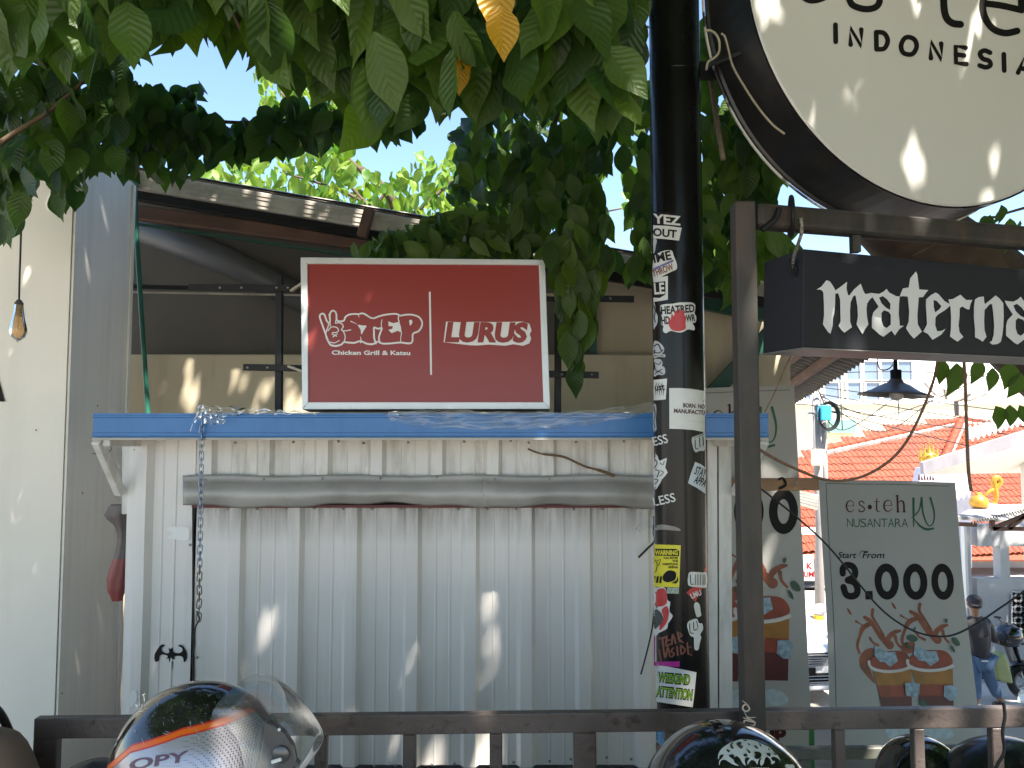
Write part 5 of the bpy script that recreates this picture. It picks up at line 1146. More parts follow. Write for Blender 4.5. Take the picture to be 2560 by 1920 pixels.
cable('string', [(1982, 880), (1960, 925), (1935, 985), (1912, 1030)], 2.6, .0022, m_rope, 'thin string slanting down from charcoal sign corner', 'string')

# ------------------------------------------------------------------ pendant lamp
la = P(2240, 945, 3.6); k = 3.6 / F
pdl = empty('pendant_lamp', la, 'dark enamel pendant lamp with wide shade below the charcoal sign', 'lamp')
tilt = Matrix.Rotation(R(4), 4, 'Y')
mbp = MB().lathe([(10 * k, 0), (16 * k, -6 * k), (20 * k, -12 * k), (34 * k, -18 * k), (56 * k, -32 * k), (85 * k, -42 * k), (88 * k, -45 * k), (84 * k, -44 * k), (54 * k, -36 * k), (30 * k, -23 * k), (8 * k, -14 * k)], (0, 0, 0), 40)
mbp.v = [tilt @ q + la for q in mbp.v]; mbp.build('shade', M('enamel_brown_grey', (.085, .07, .065), .4, var=.1), pdl, smooth=True)
MB().lathe([(5 * k, 50 * k), (5 * k, 22 * k), (13 * k, 20 * k), (13 * k, -4 * k), (16 * k, -6 * k)], la, 16).build('neck', m_black, pdl, smooth=True)
MB().lathe([(0, -58 * k), (12 * k, -54 * k), (17 * k, -46 * k), (14 * k, -34 * k), (9 * k, -24 * k)], la, 16).build('bulb', M('milky_bulb', (.55, .52, .5), .3), pdl, smooth=True)
MB().tube([la + Vector((0, 0, 48 * k)), la + Vector((0, 0, 700 * k))], .003, 6).build('cord', m_rubber, pdl)
MB().tube(bez([P(2194, 880, 3.6), P(2196, 915, 3.6), P(2206, 925, 3.6), P(2222, 922, 3.6), P(2232, 912, 3.6)]), .003, 6).build('hook_wire', m_rubber, pdl)
# hanging filament bulb on the left
Yl = 2.6; k = Yl / F; bt = P(47, 770, Yl)
hb = empty('hanging_bulb', P(47, 852, Yl), 'amber teardrop filament bulb hanging on a black cord by the wall', 'bulb')
glass = clear_mat('amber_glass', (1.0, .80, .55), .42, .08, (.72, .48, .26))
MB().lathe([(10 * k, 8 * k), (11 * k, -6 * k), (15 * k, -30 * k), (20 * k, -52 * k), (20.5 * k, -62 * k), (16 * k, -74 * k), (8 * k, -81 * k), (2.5 * k, -83 * k), (1.5 * k, -87 * k), (0, -88 * k)], bt, 24).build('glass', glass, hb, smooth=True)
MB().lathe([(5 * k, 18 * k), (7 * k, 14 * k), (10 * k, 10 * k), (10 * k, -22 * k), (8 * k, -24 * k)], bt + Vector((0, 0, 3 * k)), 20).build('socket', M('grey_brown_socket', (.075, .065, .06), .55), hb, smooth=True)
MB().tube(bez([bt + Vector((0, 0, 18 * k)), P(49, 690, Yl), P(52, 600, Yl), P(55, 480, Yl), P(56, 300, Yl), P(56, -300, Yl)]), .0032, 7).build('cord', m_rubber, hb, True)
fm = MB()
for i in range(6):
    a = i * math.pi / 3; c_ = Vector((math.cos(a), math.sin(a), 0))
    fm.tube([bt + c_ * 3 * k + Vector((0, 0, -26 * k)), bt + c_ * 8 * k + Vector((0, 0, -50 * k)), bt + c_ * 4 * k + Vector((0, 0, -60 * k))], .0006, 4)
fm.tube([bt + Vector((0, 0, -18 * k)), bt + Vector((0, 0, -50 * k))], .002, 6)
o = fm.build('filament', M('filament', (.35, .22, .08), .3, .6), hb); o['kind'] = 'stuff'

# ================================================================== the street beyond
m_bwhite = M('white_render', (.78, .76, .72), .7, var=.04, scale=.6, stain=(.5, .45, .38), sscale=(.6, .6, .2), samt=.3)
m_bcream = M('cream_render', (.74, .64, .44), .75, var=.05, scale=.5)
m_wglass = M('blue_grey_glass', (.13, .17, .25), .12, 0, var=.2, scale=.4, spec=.8)
m_tile = M('terracotta_tile', (.23, .040, .011), .7, var=.22, scale=1.3, bump=.1, stain=(.14, .028, .012), sscale=(1.2, 1.2, 1.2), samt=.5)
m_mortar = M('grey_mortar', (.36, .33, .31), .9, var=.25, scale=3, stain=(.40, .17, .10), sscale=(5, 5, 5), samt=.6)
# white building with blue-grey windows
Yo = 38.0; k = Yo / F
wb = empty('office_building', (P(2300, 1000, Yo).x, Yo, -2.4), 'sunlit white building with rows of blue-grey windows behind the tiled roof', 'building')
MB().box(P(1900, 1000, Yo).x, P(2760, 1000, Yo).x, Yo, Yo + 8, -2.4, P(2300, 700, Yo).z).build('wall', m_bwhite, wb)
cw_ = crop(1960, 880, 3.687)
MB().box(P(1900, 1000, Yo).x, P(2760, 1000, Yo).x, Yo - .25, Yo - .01, P(2300, 1150, Yo).z, P(2300, 1006, Yo).z).build('cream_band', m_bcream, wb)
MB().box(P(1900, 1000, Yo).x, P(2760, 1000, Yo).x, Yo - .4, Yo - .26, P(2300, 1011, Yo).z, P(2300, 1002, Yo).z).build('ledge', m_bwhite, wb)
for (x0, x1, y0, y1) in ((565, 693, 90, 258), (728, 860, 90, 262), (886, 1010, 90, 262), (1040, 1170, 90, 262), (180, 240, 285, 436), (366, 500, 285, 440), (578, 700, 285, 442), (744, 872, 285, 444), (904, 1030, 285, 446), (400, 520, 120, 258)):
    (X0, Z0), (X1, Z1) = cw_(x0, y0), cw_(x1, y1); a, b = P(X0, Z0, Yo), P(X1, Z1, Yo)
    wn = MB().box(a.x, b.x, Yo - .06, Yo - .012, b.z, a.z).build('window', m_wglass, wb)
    t = .09
    MB().box(a.x - t, b.x + t, Yo - .14, Yo - .061, a.z, a.z + t).build('frame', m_bwhite, wn); MB().box(a.x - t, b.x + t, Yo - .14, Yo - .061, b.z - t, b.z).build('frame', m_bwhite, wn)
    MB().box(a.x - t, a.x, Yo - .139, Yo - .062, b.z, a.z).build('frame', m_bwhite, wn); MB().box(b.x, b.x + t, Yo - .139, Yo - .062, b.z, a.z).build('frame', m_bwhite, wn)
a, b = P(2070, 1050, Yo - .3), P(2136, 1082, Yo - .3)
MB().box(a.x, b.x, Yo - .5, Yo - .26, b.z, a.z).build('teal_awning', M('teal_awning', (.16, .32, .27), .6), wb)
# old block wall at the left of it
o = MB().box(P(1940, 1080, 27).x, P(2026, 1080, 27).x, 27, 27.4, -2.4, P(2000, 1026, 27).z).build('block_wall', M('old_block_wall', (.34, .29, .25), .9, var=.2, scale=1.2, stain=(.16, .14, .12), sscale=(1, 1, .5), samt=.5), None)
tag(o, 'old grey-brown block wall left of the utility pole', 'wall')
# tiled house
th = empty('tiled_house', (P(2350, 1100, 25).x, 25, -2.4), 'house with orange terracotta tiled hip roof below the white building', 'house')
peak = P(2402, 1050, 26.0)
def roofplane(p0, p1, p2, poly, name, budget, tw=.20, tl=.25):
    n = (p1 - p0).cross(p2 - p0).normalized()
    if n.z < 0: n = -n
    u = Vector((0, 0, 1)).cross(n).normalized(); v = n.cross(u)
    if v.z < 0: v = -v; u = -u
    # tile: S-curved pan, thick front lip
    K = 6; vv = []; ff = []
    for (yy, zz) in ((0, .030), (0, .012), (1.12, 0.0)):
        for i in range(K + 1):
            s_ = i / K; wv = .032 * math.sin(2 * math.pi * s_ - .6)
            vv.append((s_ * tw * 1.04, yy * tl, zz + wv))
    for r_ in range(2):
        for i in range(K): a = r_ * (K + 1) + i; ff.append((a, a + 1, a + K + 2, a + K + 1))
    # upper surface from lip top to the back
    for i in range(K): ff.append((i, 2 * (K + 1) + i, 2 * (K + 1) + i + 1, i + 1))
    me = bpy.data.meshes.new('roof_tile'); me.from_pydata(vv, [], ff); me.materials.append(m_tile)
    Mx = Matrix.Identity(4)
    for i in range(3): Mx[i][0], Mx[i][1], Mx[i][2] = u[i], v[i], n[i]
    cells = []
    for i in range(-80, 80):
        for j in range(-50, 50):
            q = p0 + u * (i * tw) + v * (j * tl); X, Yy, d = proj(q)
            if d > 1 and inside(poly, X, Yy): cells.append((d, q))
    cells.sort(key=lambda c_: c_[0])
    rest = MB()
    for ci, (d, q) in enumerate(cells):
        jit = Matrix.Rotation(random.uniform(-.02, .02), 4, 'Z')
        T = Matrix.Translation(q + n * random.uniform(0, .012)) @ Mx @ jit
        if ci < budget:
            o_ = bpy.data.objects.new('roof_tile', me); COL.objects.link(o_); attach(o_, th); o_.matrix_basis = T
        else: rest.add([T @ Vector(x) for x in vv], ff)
    if rest.f: o_ = rest.build('roof_tiles', m_tile, th); o_['kind'] = 'stuff'
    pts = [P(X, Yy, 1) for X, Yy in poly]; base = [CAM + (p - CAM) * ((p0 - n * .05 - CAM).dot(n) / (p - CAM).dot(n)) for p in pts]
    MB().slab(base, -.06, n).build('roof_deck', m_tile, th)
    return n
pA = [(1960, 1400), (1960, 1180), (2035, 1130), (2210, 1078), (2402, 1052), (2385, 1100), (2345, 1170), (2305, 1262), (2300, 1400)]
roofplane(P(2300, 1300, 22.2), P(2402, 1052, 26.0), P(2035, 1130, 22.8), pA, 'left', 160)
pB = [(2402, 1052), (2700, 1075), (2700, 1400), (2300, 1400), (2305, 1262), (2345, 1170), (2385, 1100)]
roofplane(P(2300, 1300, 22.2), P(2402, 1052, 26.0), P(2620, 1300, 23.2), pB, 'right', 135)
def ridge(a, b, r_, nseg):
    for i in range(nseg):
        p, q = a.lerp(b, i / nseg), a.lerp(b, (i + 1.12) / nseg)
        MB().tube([p, p.lerp(q, .5), q], [r_ * 1.05, r_, r_ * .92], 10).build('ridge_cap', m_tile, th, True)
        MB().tube([p - Vector((0, 0, r_ * .9)), q - Vector((0, 0, r_ * .9))], r_ * 1.15, 8).build('ridge_mortar', m_mortar, th)
ridge(P(2402, 1050, 25.9), P(2304, 1278, 22.1), .13, 16); ridge(P(2035, 1128, 22.7), P(2402, 1050, 26.0), .11, 20); ridge(P(2402, 1050, 26.0), P(2700, 1078, 27.2), .11, 14)
MB().box(P(2040, 1300, 23).x, P(2620, 1300, 23).x, 23.3, 30, -2.4, -.95).build('wall', m_bwhite, th)
# satellite dish
sdx = P(2384, 985, 30); ds = empty('satellite_dish', P(2392, 1010, 30), 'large pale satellite dish on the tiled roof peak', 'satellite dish'); k = 30 / F
ax = Vector((.1, -.35, 1)).normalized(); qd = Vector((0, 0, 1)).rotation_difference(ax)
mbd = MB().lathe([(0, -34 * k), (20 * k, -31 * k), (42 * k, -22 * k), (60 * k, -9 * k), (74 * k, 4 * k), (75 * k, 6 * k), (60 * k, -6 * k), (42 * k, -19 * k), (20 * k, -28 * k), (0, -31 * k)], (0, 0, 0), 36); mbd.v = [qd @ q + P(2384, 968, 30) for q in mbd.v]
mbd.build('bowl', M('dish_mesh', (.62, .54, .52), .5, var=.06), ds, smooth=True)
for a in range(8):
    t = a * math.pi / 4; d_ = Vector((math.cos(t), math.sin(t), 0))
    mm = MB().tube([Vector((0, 0, -35 * k)), d_ * 42 * k + Vector((0, 0, -23.5 * k)), d_ * 74 * k + Vector((0, 0, 3 * k))], .03, 5); mm.v = [qd @ q + P(2384, 968, 30) for q in mm.v]; mm.build('rib', m_rail, ds)
MB().tube([P(2390, 995, 30), P(2392, 1040, 30)], .09, 8).build('mount', m_rail, ds); MB().bar(P(2378, 996, 29.9), P(2398, 992, 29.9), .1, .12).build('clamp', m_rail, ds)
# utility pole with boxes
Yu = 17.0; k = Yu / F
up_ = empty('utility_pole', (P(2045, 1500, Yu).x, Yu, -2.4), 'concrete utility pole with blue box and coiled cable', 'utility pole')
m_cp = M('pole_concrete', (.30, .28, .27), .85, var=.15, scale=2, stain=(.12, .11, .10), sscale=(2, 2, .6), samt=.5)
MB().tube([P(2047, 1765, Yu), P(2050, 1300, Yu), P(2038, 960, Yu)], [12 * k, 11 * k, 10 * k], 14).build('shaft', m_cp, up_, True)
MB().tube([P(2066, 1400, Yu + .1), P(2062, 1200, Yu + .1), P(2056, 975, Yu + .1)], [8 * k, 8 * k, 7 * k], 10).build('conduit', m_cp, up_, True)
for i in range(4): MB().tube([P(2047, 1538 + i * 14, Yu), P(2047, 1552 + i * 14, Yu)], 12.8 * k, 14).build('paint_band', M('band_yellow', (.6, .42, .03), .6) if i % 2 == 0 else m_print_black, up_)
a, b = P(2050, 1013, Yu - .3), P(2076, 1051, Yu - .3); bx = MB().box(a.x, b.x, Yu - .38, Yu - .12, b.z, a.z).build('blue_box', M('cyan_box', (.05, .42, .58), .4), up_, bevel=.02)
a, b = P(2034, 1123, Yu - .3), P(2063, 1164, Yu - .3); MB().box(a.x, b.x, Yu - .36, Yu - .12, b.z, a.z).build('meter_box', M('meter_cream', (.72, .68, .50), .5), up_, bevel=.02)
co = MB()
for i in range(9): co.tube([P(2070 + i * .4 + (22 + i * .7) * math.cos(t), 1040 + (31 + i * .7) * math.sin(t), Yu - .2 - .012 * i) for t in [j * math.pi / 14 for j in range(28)]], .012, 5, False, True)
o = co.build('cable_coil', m_rubber, up_); o['kind'] = 'stuff'
MB().bar(P(2020, 1034, Yu - .1), P(2100, 1030, Yu - .1), .05, .06).build('cross_clamp', m_galv, up_)
ow = [((1990, 960), (2300, 1000), (2640, 1045)), ((2050, 985), (2300, 1028), (2640, 1080)), ((2050, 1010), (2280, 1055), (2640, 1100)), ((2050, 990), (2200, 1040), (2420, 960), (2640, 820)), ((2060, 1000), (2200, 1080), (2330, 1000)), ((1990, 935), (2300, 930), (2640, 960)), ((2050, 1020), (2110, 1075), (2250, 985)), ((1990, 1010), (2040, 1015), (2120, 1040), (2400, 1110), (2640, 1165)), ((2098, 905), (2102, 1000), (2106, 1075)), ((2246, 1000), (2247, 1030), (2247, 1040)), ((2000, 890), (2050, 985), (2060, 1010))]
for i, pts in enumerate(ow): cable('overhead_wire', pts, 16.8, .012, m_rubber, 'thin dark overhead wire crossing the street, %s' % ('highest of those left of the lamp', 'second straight one below the highest', 'straight one grazing the tiled roof top', 'one rising steeply to the right', 'one dipping in a curve below the lamp', 'nearly level one behind the lamp neck', 'short slack one beside the blue box', 'lowest, slanting down over the tiles', 'upright drop left of the lamp', 'short upright drop on the white building', 'steep one at the top of the pole')[i], 'wire', 8, 'overhead street wires')
# sign with red letters
k = 16 / F; sg = empty('street_sign', P(2022, 1450, 16), 'white street sign with red capital letters between the banners', 'sign')
a, b = P(1960, 1388, 16), P(2036, 1452, 16); MB().box(a.x, b.x, 16, 16.04, b.z, a.z).build('panel', M('sign_pale', (.72, .74, .78), .5), sg)
sfl = Flat((0, 16, 0), (0, -1, 0)); put('lettering', [text('K', 2016, 1422, 15, None, 0, 0, .04), text('KIRIM', 1986, 1442, 14, 49, 0, 0, .03)], sfl, .006, m_redp, sg)
MB().box(P(1985, 1420, 16.1).x, P(1989, 1420, 16.1).x, 16.05, 16.1, -2.4, b.z + .1).build('post', m_galv, sg)
# shop front strip behind: pale wall, dark slab coloured as a shaded opening
sf = empty('street_wall', (P(2000, 1600, 20).x, 20, -2.4), 'pale street wall with painted dark gap seen between the banners', 'wall')
MB().box(P(1900, 1600, 20).x, P(2120, 1600, 20).x, 20, 20.3, -2.4, P(2020, 1508, 20).z).build('low_wall', m_bwhite, sf)
MB().box(P(1900, 1600, 21).x, P(2120, 1600, 21).x, 20.8, 21, -2.4, P(2020, 1340, 21).z).build('opening_shade_slab', m_dark_wall, sf)  # solid slab, its dark colour stands in for shade in an opening
MB().bar(P(1900, 1324, 19.6), P(2120, 1330, 19.6), .3, .14).build('white_beam', m_bwhite, sf)
for i in range(5): MB().bar(P(1990, 1228 + i * 7, 12), P(2044, 1240 + i * 8, 12), .04, .05).build('blind_slat', m_galv, sf)
# corrugated eave and dark soffit left of the lamp
ce = empty('corrugated_awning', P(2000, 1100, 6), 'dark corrugated metal awning seen from below under the charcoal sign', 'awning')
A_, B_ = P(1986, 1008, 6.6), P(2210, 872, 4.3); C_, D_ = P(1830, 960, 6.8), P(2000, 800, 4.4)
def aw(u, v, o_=0): p = A_.lerp(B_, u).lerp(C_.lerp(D_, u), v); return p + Vector((0, 0, .016 * math.sin(u * 2 * math.pi * 26) + o_))
MB().quadgrid(lambda u, v: aw(u, v), 26 * 8, 2).quadgrid(lambda u, v: aw(u, v, .006), 26 * 8, 2).build('sheet', M('zinc_sheet', (.15, .14, .13), .7, 0, var=.2), ce, smooth=True)
MB().bar(aw(-.02, .42) - Vector((0, 0, .05)), aw(1, .42) - Vector((0, 0, .05)), .04, .05).build('purlin', m_timber, ce); MB().bar(aw(-.02, .8) - Vector((0, 0, .06)), aw(1, .8) - Vector((0, 0, .06)), .05, .07).build('purlin', m_timber, ce)
MB().bar(aw(.05, .5) - Vector((0, 0, .1)), Vector((aw(.05, .5).x, aw(.05, .5).y, -2.4)), .06, .06).build('post', m_timber, ce)
# grey canopy on the right with corrugated edge
Yg = 15.0
gc = empty('grey_canopy', (P(2600, 1150, Yg).x, Yg + 1, -2.4), 'grey fascia canopy with white soffit in front of tiled roof', 'canopy')
MB().slab([P(2307, 1156, Yg), P(2700, 1034, Yg), P(2700, 1068, Yg), P(2310, 1186, Yg)], .12, (0, 1, 0)).build('fascia', M('zinc_fascia', (.30, .28, .31), .55, .1, var=.15, scale=2, stain=(.18, .15, .15), sscale=(3, 3, 1), samt=.5), gc)
MB().slab([P(2310, 1186, Yg + .02), P(2700, 1068, Yg + .02), P(2700, 1180, Yg + 2.6), P(2330, 1186, Yg + 2.6)], .05, (0, 0, 1)).build('soffit', m_bwhite, gc)
MB().quadgrid(lambda u, v: P(2422 + 280 * u, 1108 - 86 * u, Yg + .1 + 2 * v) + Vector((0, 0, .035 * math.sin(u * 2 * math.pi * 20) + .05 + .3 * v)), 160, 2).build('corrugated_sheet', M('white_sheet', (.62, .60, .58), .6), gc, smooth=True)
MB().box(P(2560, 1200, Yg + 1).x, P(2600, 1200, Yg + 1).x, Yg + .9, Yg + 1.1, -2.4, P(2580, 1150, Yg + 1).z).build('column', m_bwhite, gc)
# gable wall and golden finials
gw = empty('gate_wall', (P(2380, 1300, 18).x, 18, -2.4), 'pale blue-white gate wall below the grey canopy', 'wall')
MB().slab([P(2290, 1245, 18), P(2305, 1170, 18), P(2420, 1170, 18), P(2430, 1260, 18), P(2430, 1420, 18), P(2270, 1420, 18)], .3, (0, 1, 0)).build('panel', M('pale_blue_wall', (.55, .56, .68), .7), gw)
m_gold = M('gold_paint', (.55, .30, .045), .35, .45, var=.2, scale=6)
k = 17.0 / F
def finial(px, py, Y, s, label):
    k = Y / F * s; b = P(px, py, Y); r_ = empty('finial', b, label, 'finial', 'golden roof ornaments')
    MB().lathe([(0, 0), (16 * k, 0), (20 * k, 4 * k), (22 * k, 12 * k), (20 * k, 20 * k), (12 * k, 28 * k), (7 * k, 32 * k), (8 * k, 35 * k), (5 * k, 36 * k), (0, 36 * k)], b, 20).build('pot', m_gold, r_, smooth=True); return r_
g1 = finial(2448, 1268, 14.2, 1.0, 'golden pot ornament with curling horn on the lower canopy')
q = bez([P(2462, 1240, 14.2), P(2475, 1228, 14.2), P(2488, 1222, 14.2), P(2500, 1205, 14.2), P(2492, 1194, 14.2), P(2484, 1205, 14.2), P(2490, 1235, 14.2), P(2488, 1255, 14.2), P(2478, 1262, 14.2)], 5)
MB().tube(q, [.02 + .035 * math.sin(math.pi * i / (len(q) - 1)) for i in range(len(q))], 10).build('horn', m_gold, g1, True)
MB().tube([P(2450, 1262, 14.2), P(2490, 1266, 14.2), P(2492, 1280, 14.3)], .05, 8).build('base', m_bwhite, g1)
g2 = finial(2322, 1158, 17.5, 1.0, 'golden crown ornament at the tip of the grey canopy')
for i in range(5): MB().tube([P(2302 + i * 10, 1150, 17.4), P(2300 + i * 11, 1120 - (2 - abs(i - 2)) * 8, 17.4)], [.05, .01], 7).build('spike', m_gold, g2)
for i in range(6):
    MB().tube([P(2298 + i * 7, 1200, 17.6), P(2297 + i * 7, 1186 + (i % 2) * 4, 17.6)], [.025, .008], 6).build('spike', M('rust_spike', (.2, .06, .04), .7), gw)
# lower canopy with truss, grey wall with openings
Yc = 12.7
lc = empty('lean_to', (P(2520, 1300, Yc).x, Yc, -2.4), 'open lean-to with brown truss and scalloped roof edge above the grey wall', 'canopy')
MB().slab([P(2392, 1298, Yc + .5), P(2440, 1270, Yc + 2), P(2700, 1262, Yc + 2), P(2700, 1322, Yc + .5)], .05, (0, 0, 1)).build('roof_sheet', M('lean_to_sheet', (.33, .30, .28), .7), lc)
MB().quadgrid(lambda u, v: P(2428 + 270 * u, 1306 - 66 * u + v * 6, Yc - .6 + .3 * v) + Vector((0, 0, .02 * math.sin(u * 2 * math.pi * 40))), 320, 1).build('scalloped_edge', M('edge_white', (.6, .6, .58), .6), lc, smooth=True)
m_tr = M('brown_steel', (.12, .055, .04), .6)
for a, b in (((2480, 1322), (2700, 1322)), ((2480, 1322), (2700, 1232)), ((2480, 1322), (2480, 1300)), ((2520, 1322), (2560, 1290)), ((2395, 1310), (2440, 1312))): MB().bar(P(*a, Yc - .4), P(*b, Yc - .4), .06, .06).build('truss_bar', m_tr, lc)
gwl = empty('grey_wall', (P(2500, 1600, Yc).x, Yc, -2.4), 'grey plastered wall with bright window openings behind the man', 'wall')
m_gp = M('grey_plaster', (.46, .46, .47), .85, var=.1, scale=1.2, stain=(.24, .24, .25), sscale=(1.4, 1.4, .8), samt=.5, bump=.15)
def wbx(x0, x1, y0, y1, mat=m_gp, name='wall_panel', d=0.0, th_=.2):
    a, b = P(x0, y0, Yc + d), P(x1, y1, Yc + d); return MB().box(min(a.x, b.x), max(a.x, b.x), Yc + d, Yc + d + th_, max(b.z, -2.4), a.z).build(name, mat, gwl)
wbx(2411, 2442, 1312, 1800); wbx(2442, 2800, 1447, 1800); wbx(2442, 2800, 1312, 1366); wbx(2500, 2526, 1366, 1447); wbx(2600, 2800, 1366, 1447)
wbx(2410, 2424, 1316, 1520, m_bwhite, 'column', -.12, .1)
for r_ in range(4):
    for c_ in range(3):
        x0, y0 = 2531 + c_ * 30, 1482 + r_ * 28
        bq = MB(); Yq = Yc - .03; a = lambda u, v: P(x0 + 27 * u, y0 + 25 * v, Yq)
        for (p, q) in (((0, 0), (1, 0)), ((1, 0), (1, 1)), ((1, 1), (0, 1)), ((0, 1), (0, 0)), ((0, 0), (1, 1)), ((1, 0), (0, 1)), ((.5, 0), (.5, 1)), ((0, .5), (1, .5))): bq.bar(a(*p), a(*q), .05, .022, (0, 1, 0))
        bq.build('breeze_block', m_gp, gwl)
wbx(2529, 2620, 1480, 1594, M('block_shadow', (.03, .03, .03), .9), 'block_shade_sheet', -.006, .003)  # dark sheet coloured as the shade inside the breeze blocks
gl = MB()
for i in range(9): gl.bar(P(2392 + 2, 1470 + i * 14, Yc + .3), P(2412, 1482 + i * 14, Yc + .3), .02, .02).bar(P(2412, 1470 + i * 14, Yc + .3), P(2394, 1482 + i * 14, Yc + .3), .02, .02)
tag(gl.build('lattice', M('pale_lattice', (.45, .40, .33), .7), None), 'pale criss-cross lattice screen behind the man at the wall end', 'lattice')

# ================================================================== helmets
def helmet1():
    c = P(495, 1928, 1.45); k = 1.45 / F
    rx, ry, rz, xc = 208 * k, 165 * k, 211 * k, 168 * k
    h = empty('helmet', c + Vector((0, 0, -rz * .75)), 'scratched black and silver helmet with orange stripe and clear visor', 'helmet')
    def sz(x):                                  # stripe height along the shell
        xs = [-208, -190, -106, 10, 88, 158, 200]; zs = [10, 30, 100, 138, 150, 160, 164]; t = x / k
        for i in range(6):
            if t <= xs[i + 1]: return k * (zs[i] + (zs[i + 1] - zs[i]) * (t - xs[i]) / (xs[i + 1] - xs[i]))
        return k * zs[-1]
    X = [-rx * math.cos(math.pi * i / 70) for i in range(71)]; X = [x for x in X if x <= xc] + [xc]
    def ringpt(x, a, g=1.0): q = math.sqrt(max(0, 1 - (x / rx) ** 2)); return c + Vector((x, -ry * q * math.sin(a) * g, rz * q * math.cos(a) * g))
    def al(x, dz):
        q = rz * math.sqrt(max(1e-6, 1 - (x / rx) ** 2)); return math.acos(max(-.98, min(.98, (sz(x) + dz) / q)))
    def strip(a0, a1, n, name, mat, g=1.0):
        m_ = MB(); m_.quadgrid(lambda u, v: ringpt(X[round(u * (len(X) - 1))], a0(X[round(u * (len(X) - 1))]) + (a1(X[round(u * (len(X) - 1))]) - a0(X[round(u * (len(X) - 1))])) * v, g), len(X) - 1, n); return m_.build(name, mat, h, smooth=True)
    mb_ = M('helmet_black_gloss', (.018, .017, .015), .10, 0, var=.35, scale=9, spec=.6, coat=.6, stain=(.20, .20, .19), sscale=(38, 38, 38), samt=.55, sband=(.60, .78), rvar=.06)
    mo = M('helmet_orange', (.75, .14, .01), .3, var=.05)
    ms = M('helmet_silver_mesh', (.36, .35, .385), .25, .3, var=.05, coat=.3)
    # silver panel carries a fine printed dot screen
    N, L = ms.node_tree.nodes, ms.node_tree.links; b_ = N['Principled BSDF']
    tc = N.new('ShaderNodeTexCoord'); vo = N.new('ShaderNodeTexVoronoi'); vo.inputs['Scale'].default_value = 260; vo.inputs['Randomness'].default_value = 0.0
    L.new(tc.outputs['Object'], vo.inputs['Vector']); sx_ = N.new('ShaderNodeSeparateXYZ'); L.new(tc.outputs['Object'], sx_.inputs[0])
    mr = N.new('ShaderNodeMapRange'); mr.inputs[1].default_value = c.x - .08; mr.inputs[2].default_value = c.x + .13; mr.inputs[3].default_value = 0.0; mr.inputs[4].default_value = .46; L.new(sx_.outputs[0], mr.inputs[0])
    lt_ = N.new('ShaderNodeMath'); lt_.operation = 'LESS_THAN'; L.new(vo.outputs['Distance'], lt_.inputs[0]); L.new(mr.outputs[0], lt_.inputs[1])
    mx = N.new('ShaderNodeMix'); mx.data_type = 'RGBA'; L.new(lt_.outputs[0], mx.inputs[0]); L.new(b_.inputs['Base Color'].links[0].from_socket, mx.inputs[6]); mx.inputs[7].default_value = (.06, .05, .08, 1); L.new(mx.outputs[2], b_.inputs['Base Color'])
    strip(lambda x: -al(x, .005), lambda x: al(x, .005), 40, 'shell', mb_)
    strip(lambda x: al(x, .005), lambda x: al(x, -.004), 3, 'stripe', mo, 1.002); strip(lambda x: -al(x, .005), lambda x: -al(x, -.004), 3, 'stripe', mo, 1.002)
    for s_ in (.0055, -.0045): strip(lambda x: al(x, s_ + .0012), lambda x: al(x, s_ - .0012), 2, 'stripe_edge', m_redp, 1.004)
    strip(lambda x: al(x, -.004), lambda x: 2.5, 14, 'lower_panel', ms); strip(lambda x: -al(x, -.004), lambda x: -2.5, 14, 'lower_panel', ms)
    MB().tube([ringpt(xc, a * .1, 1.0) for a in range(-25, 26)], .0045, 8).build('edge_trim', M('grey_trim_rubber', (.16, .16, .165), .45), h, True)
    MB().quadgrid(lambda u, v: c + (ringpt(X[round(u * (len(X) - 1))], -2.5 + 5 * v) - c) * .94, len(X) - 1, 30).build('liner', m_print_black, h, smooth=True)
    sf_ = Ball(c, (rx, ry, rz)); put('lettering', [text('OPY', 322, 1926, 26, 148, -9, .35, .02)], sf_, .0012, M('plum_print', (.11, .05, .09), .4), h, 8)
    sc_ = random.Random(9); scr = []
    for i in range(60):
        px, py = sc_.uniform(330, 640), sc_.uniform(1735, 1850); a_ = sc_.gauss(.5, .7); l_ = sc_.choice((2, 3, 5, 9, 16)); scr.append(stroke([(px, py), (px + l_ * math.cos(a_), py + l_ * math.sin(a_))], [.5, sc_.uniform(.7, 1.6), .4]))
    o_ = put('scratch', scr, sf_, .0010, M('scratch_pale', (.42, .42, .41), .5), h, 5); o_['kind'] = 'stuff'
    # visor: clear curved shield hinged on the side
    ctr = bez([V2(p) for p in ((578, 1722), (640, 1730), (705, 1760), (755, 1802), (790, 1848), (798, 1868), (786, 1888), (752, 1908))], 6)
    sid = bez([V2(p) for p in ((600, 1740), (632, 1750), (655, 1780), (665, 1810), (672, 1845), (690, 1880), (720, 1905), (745, 1912))], 6)
    n = len(ctr) - 1
    def vis_(u, v):
        i = round(u * n); w_ = -1 + 2 * v; s_ = math.sqrt(max(0, 1 - abs(w_) ** 2.4)); q = sid[i].lerp(ctr[i], s_)
        p = P(q.x, q.y, 1.45); return Vector((p.x, c.y + w_ * ry * 1.03, p.z))
    vm = clear_mat('visor_clear', (1, 1, 1), .24, .05)
    MB().quadgrid(vis_, n, 30).build('visor', vm, h, smooth=True)
    MB().tube([vis_(1, v / 30) for v in range(31)], .0022, 6).build('visor_edge', M('visor_edge', (.6, .62, .63), .2), h, True)
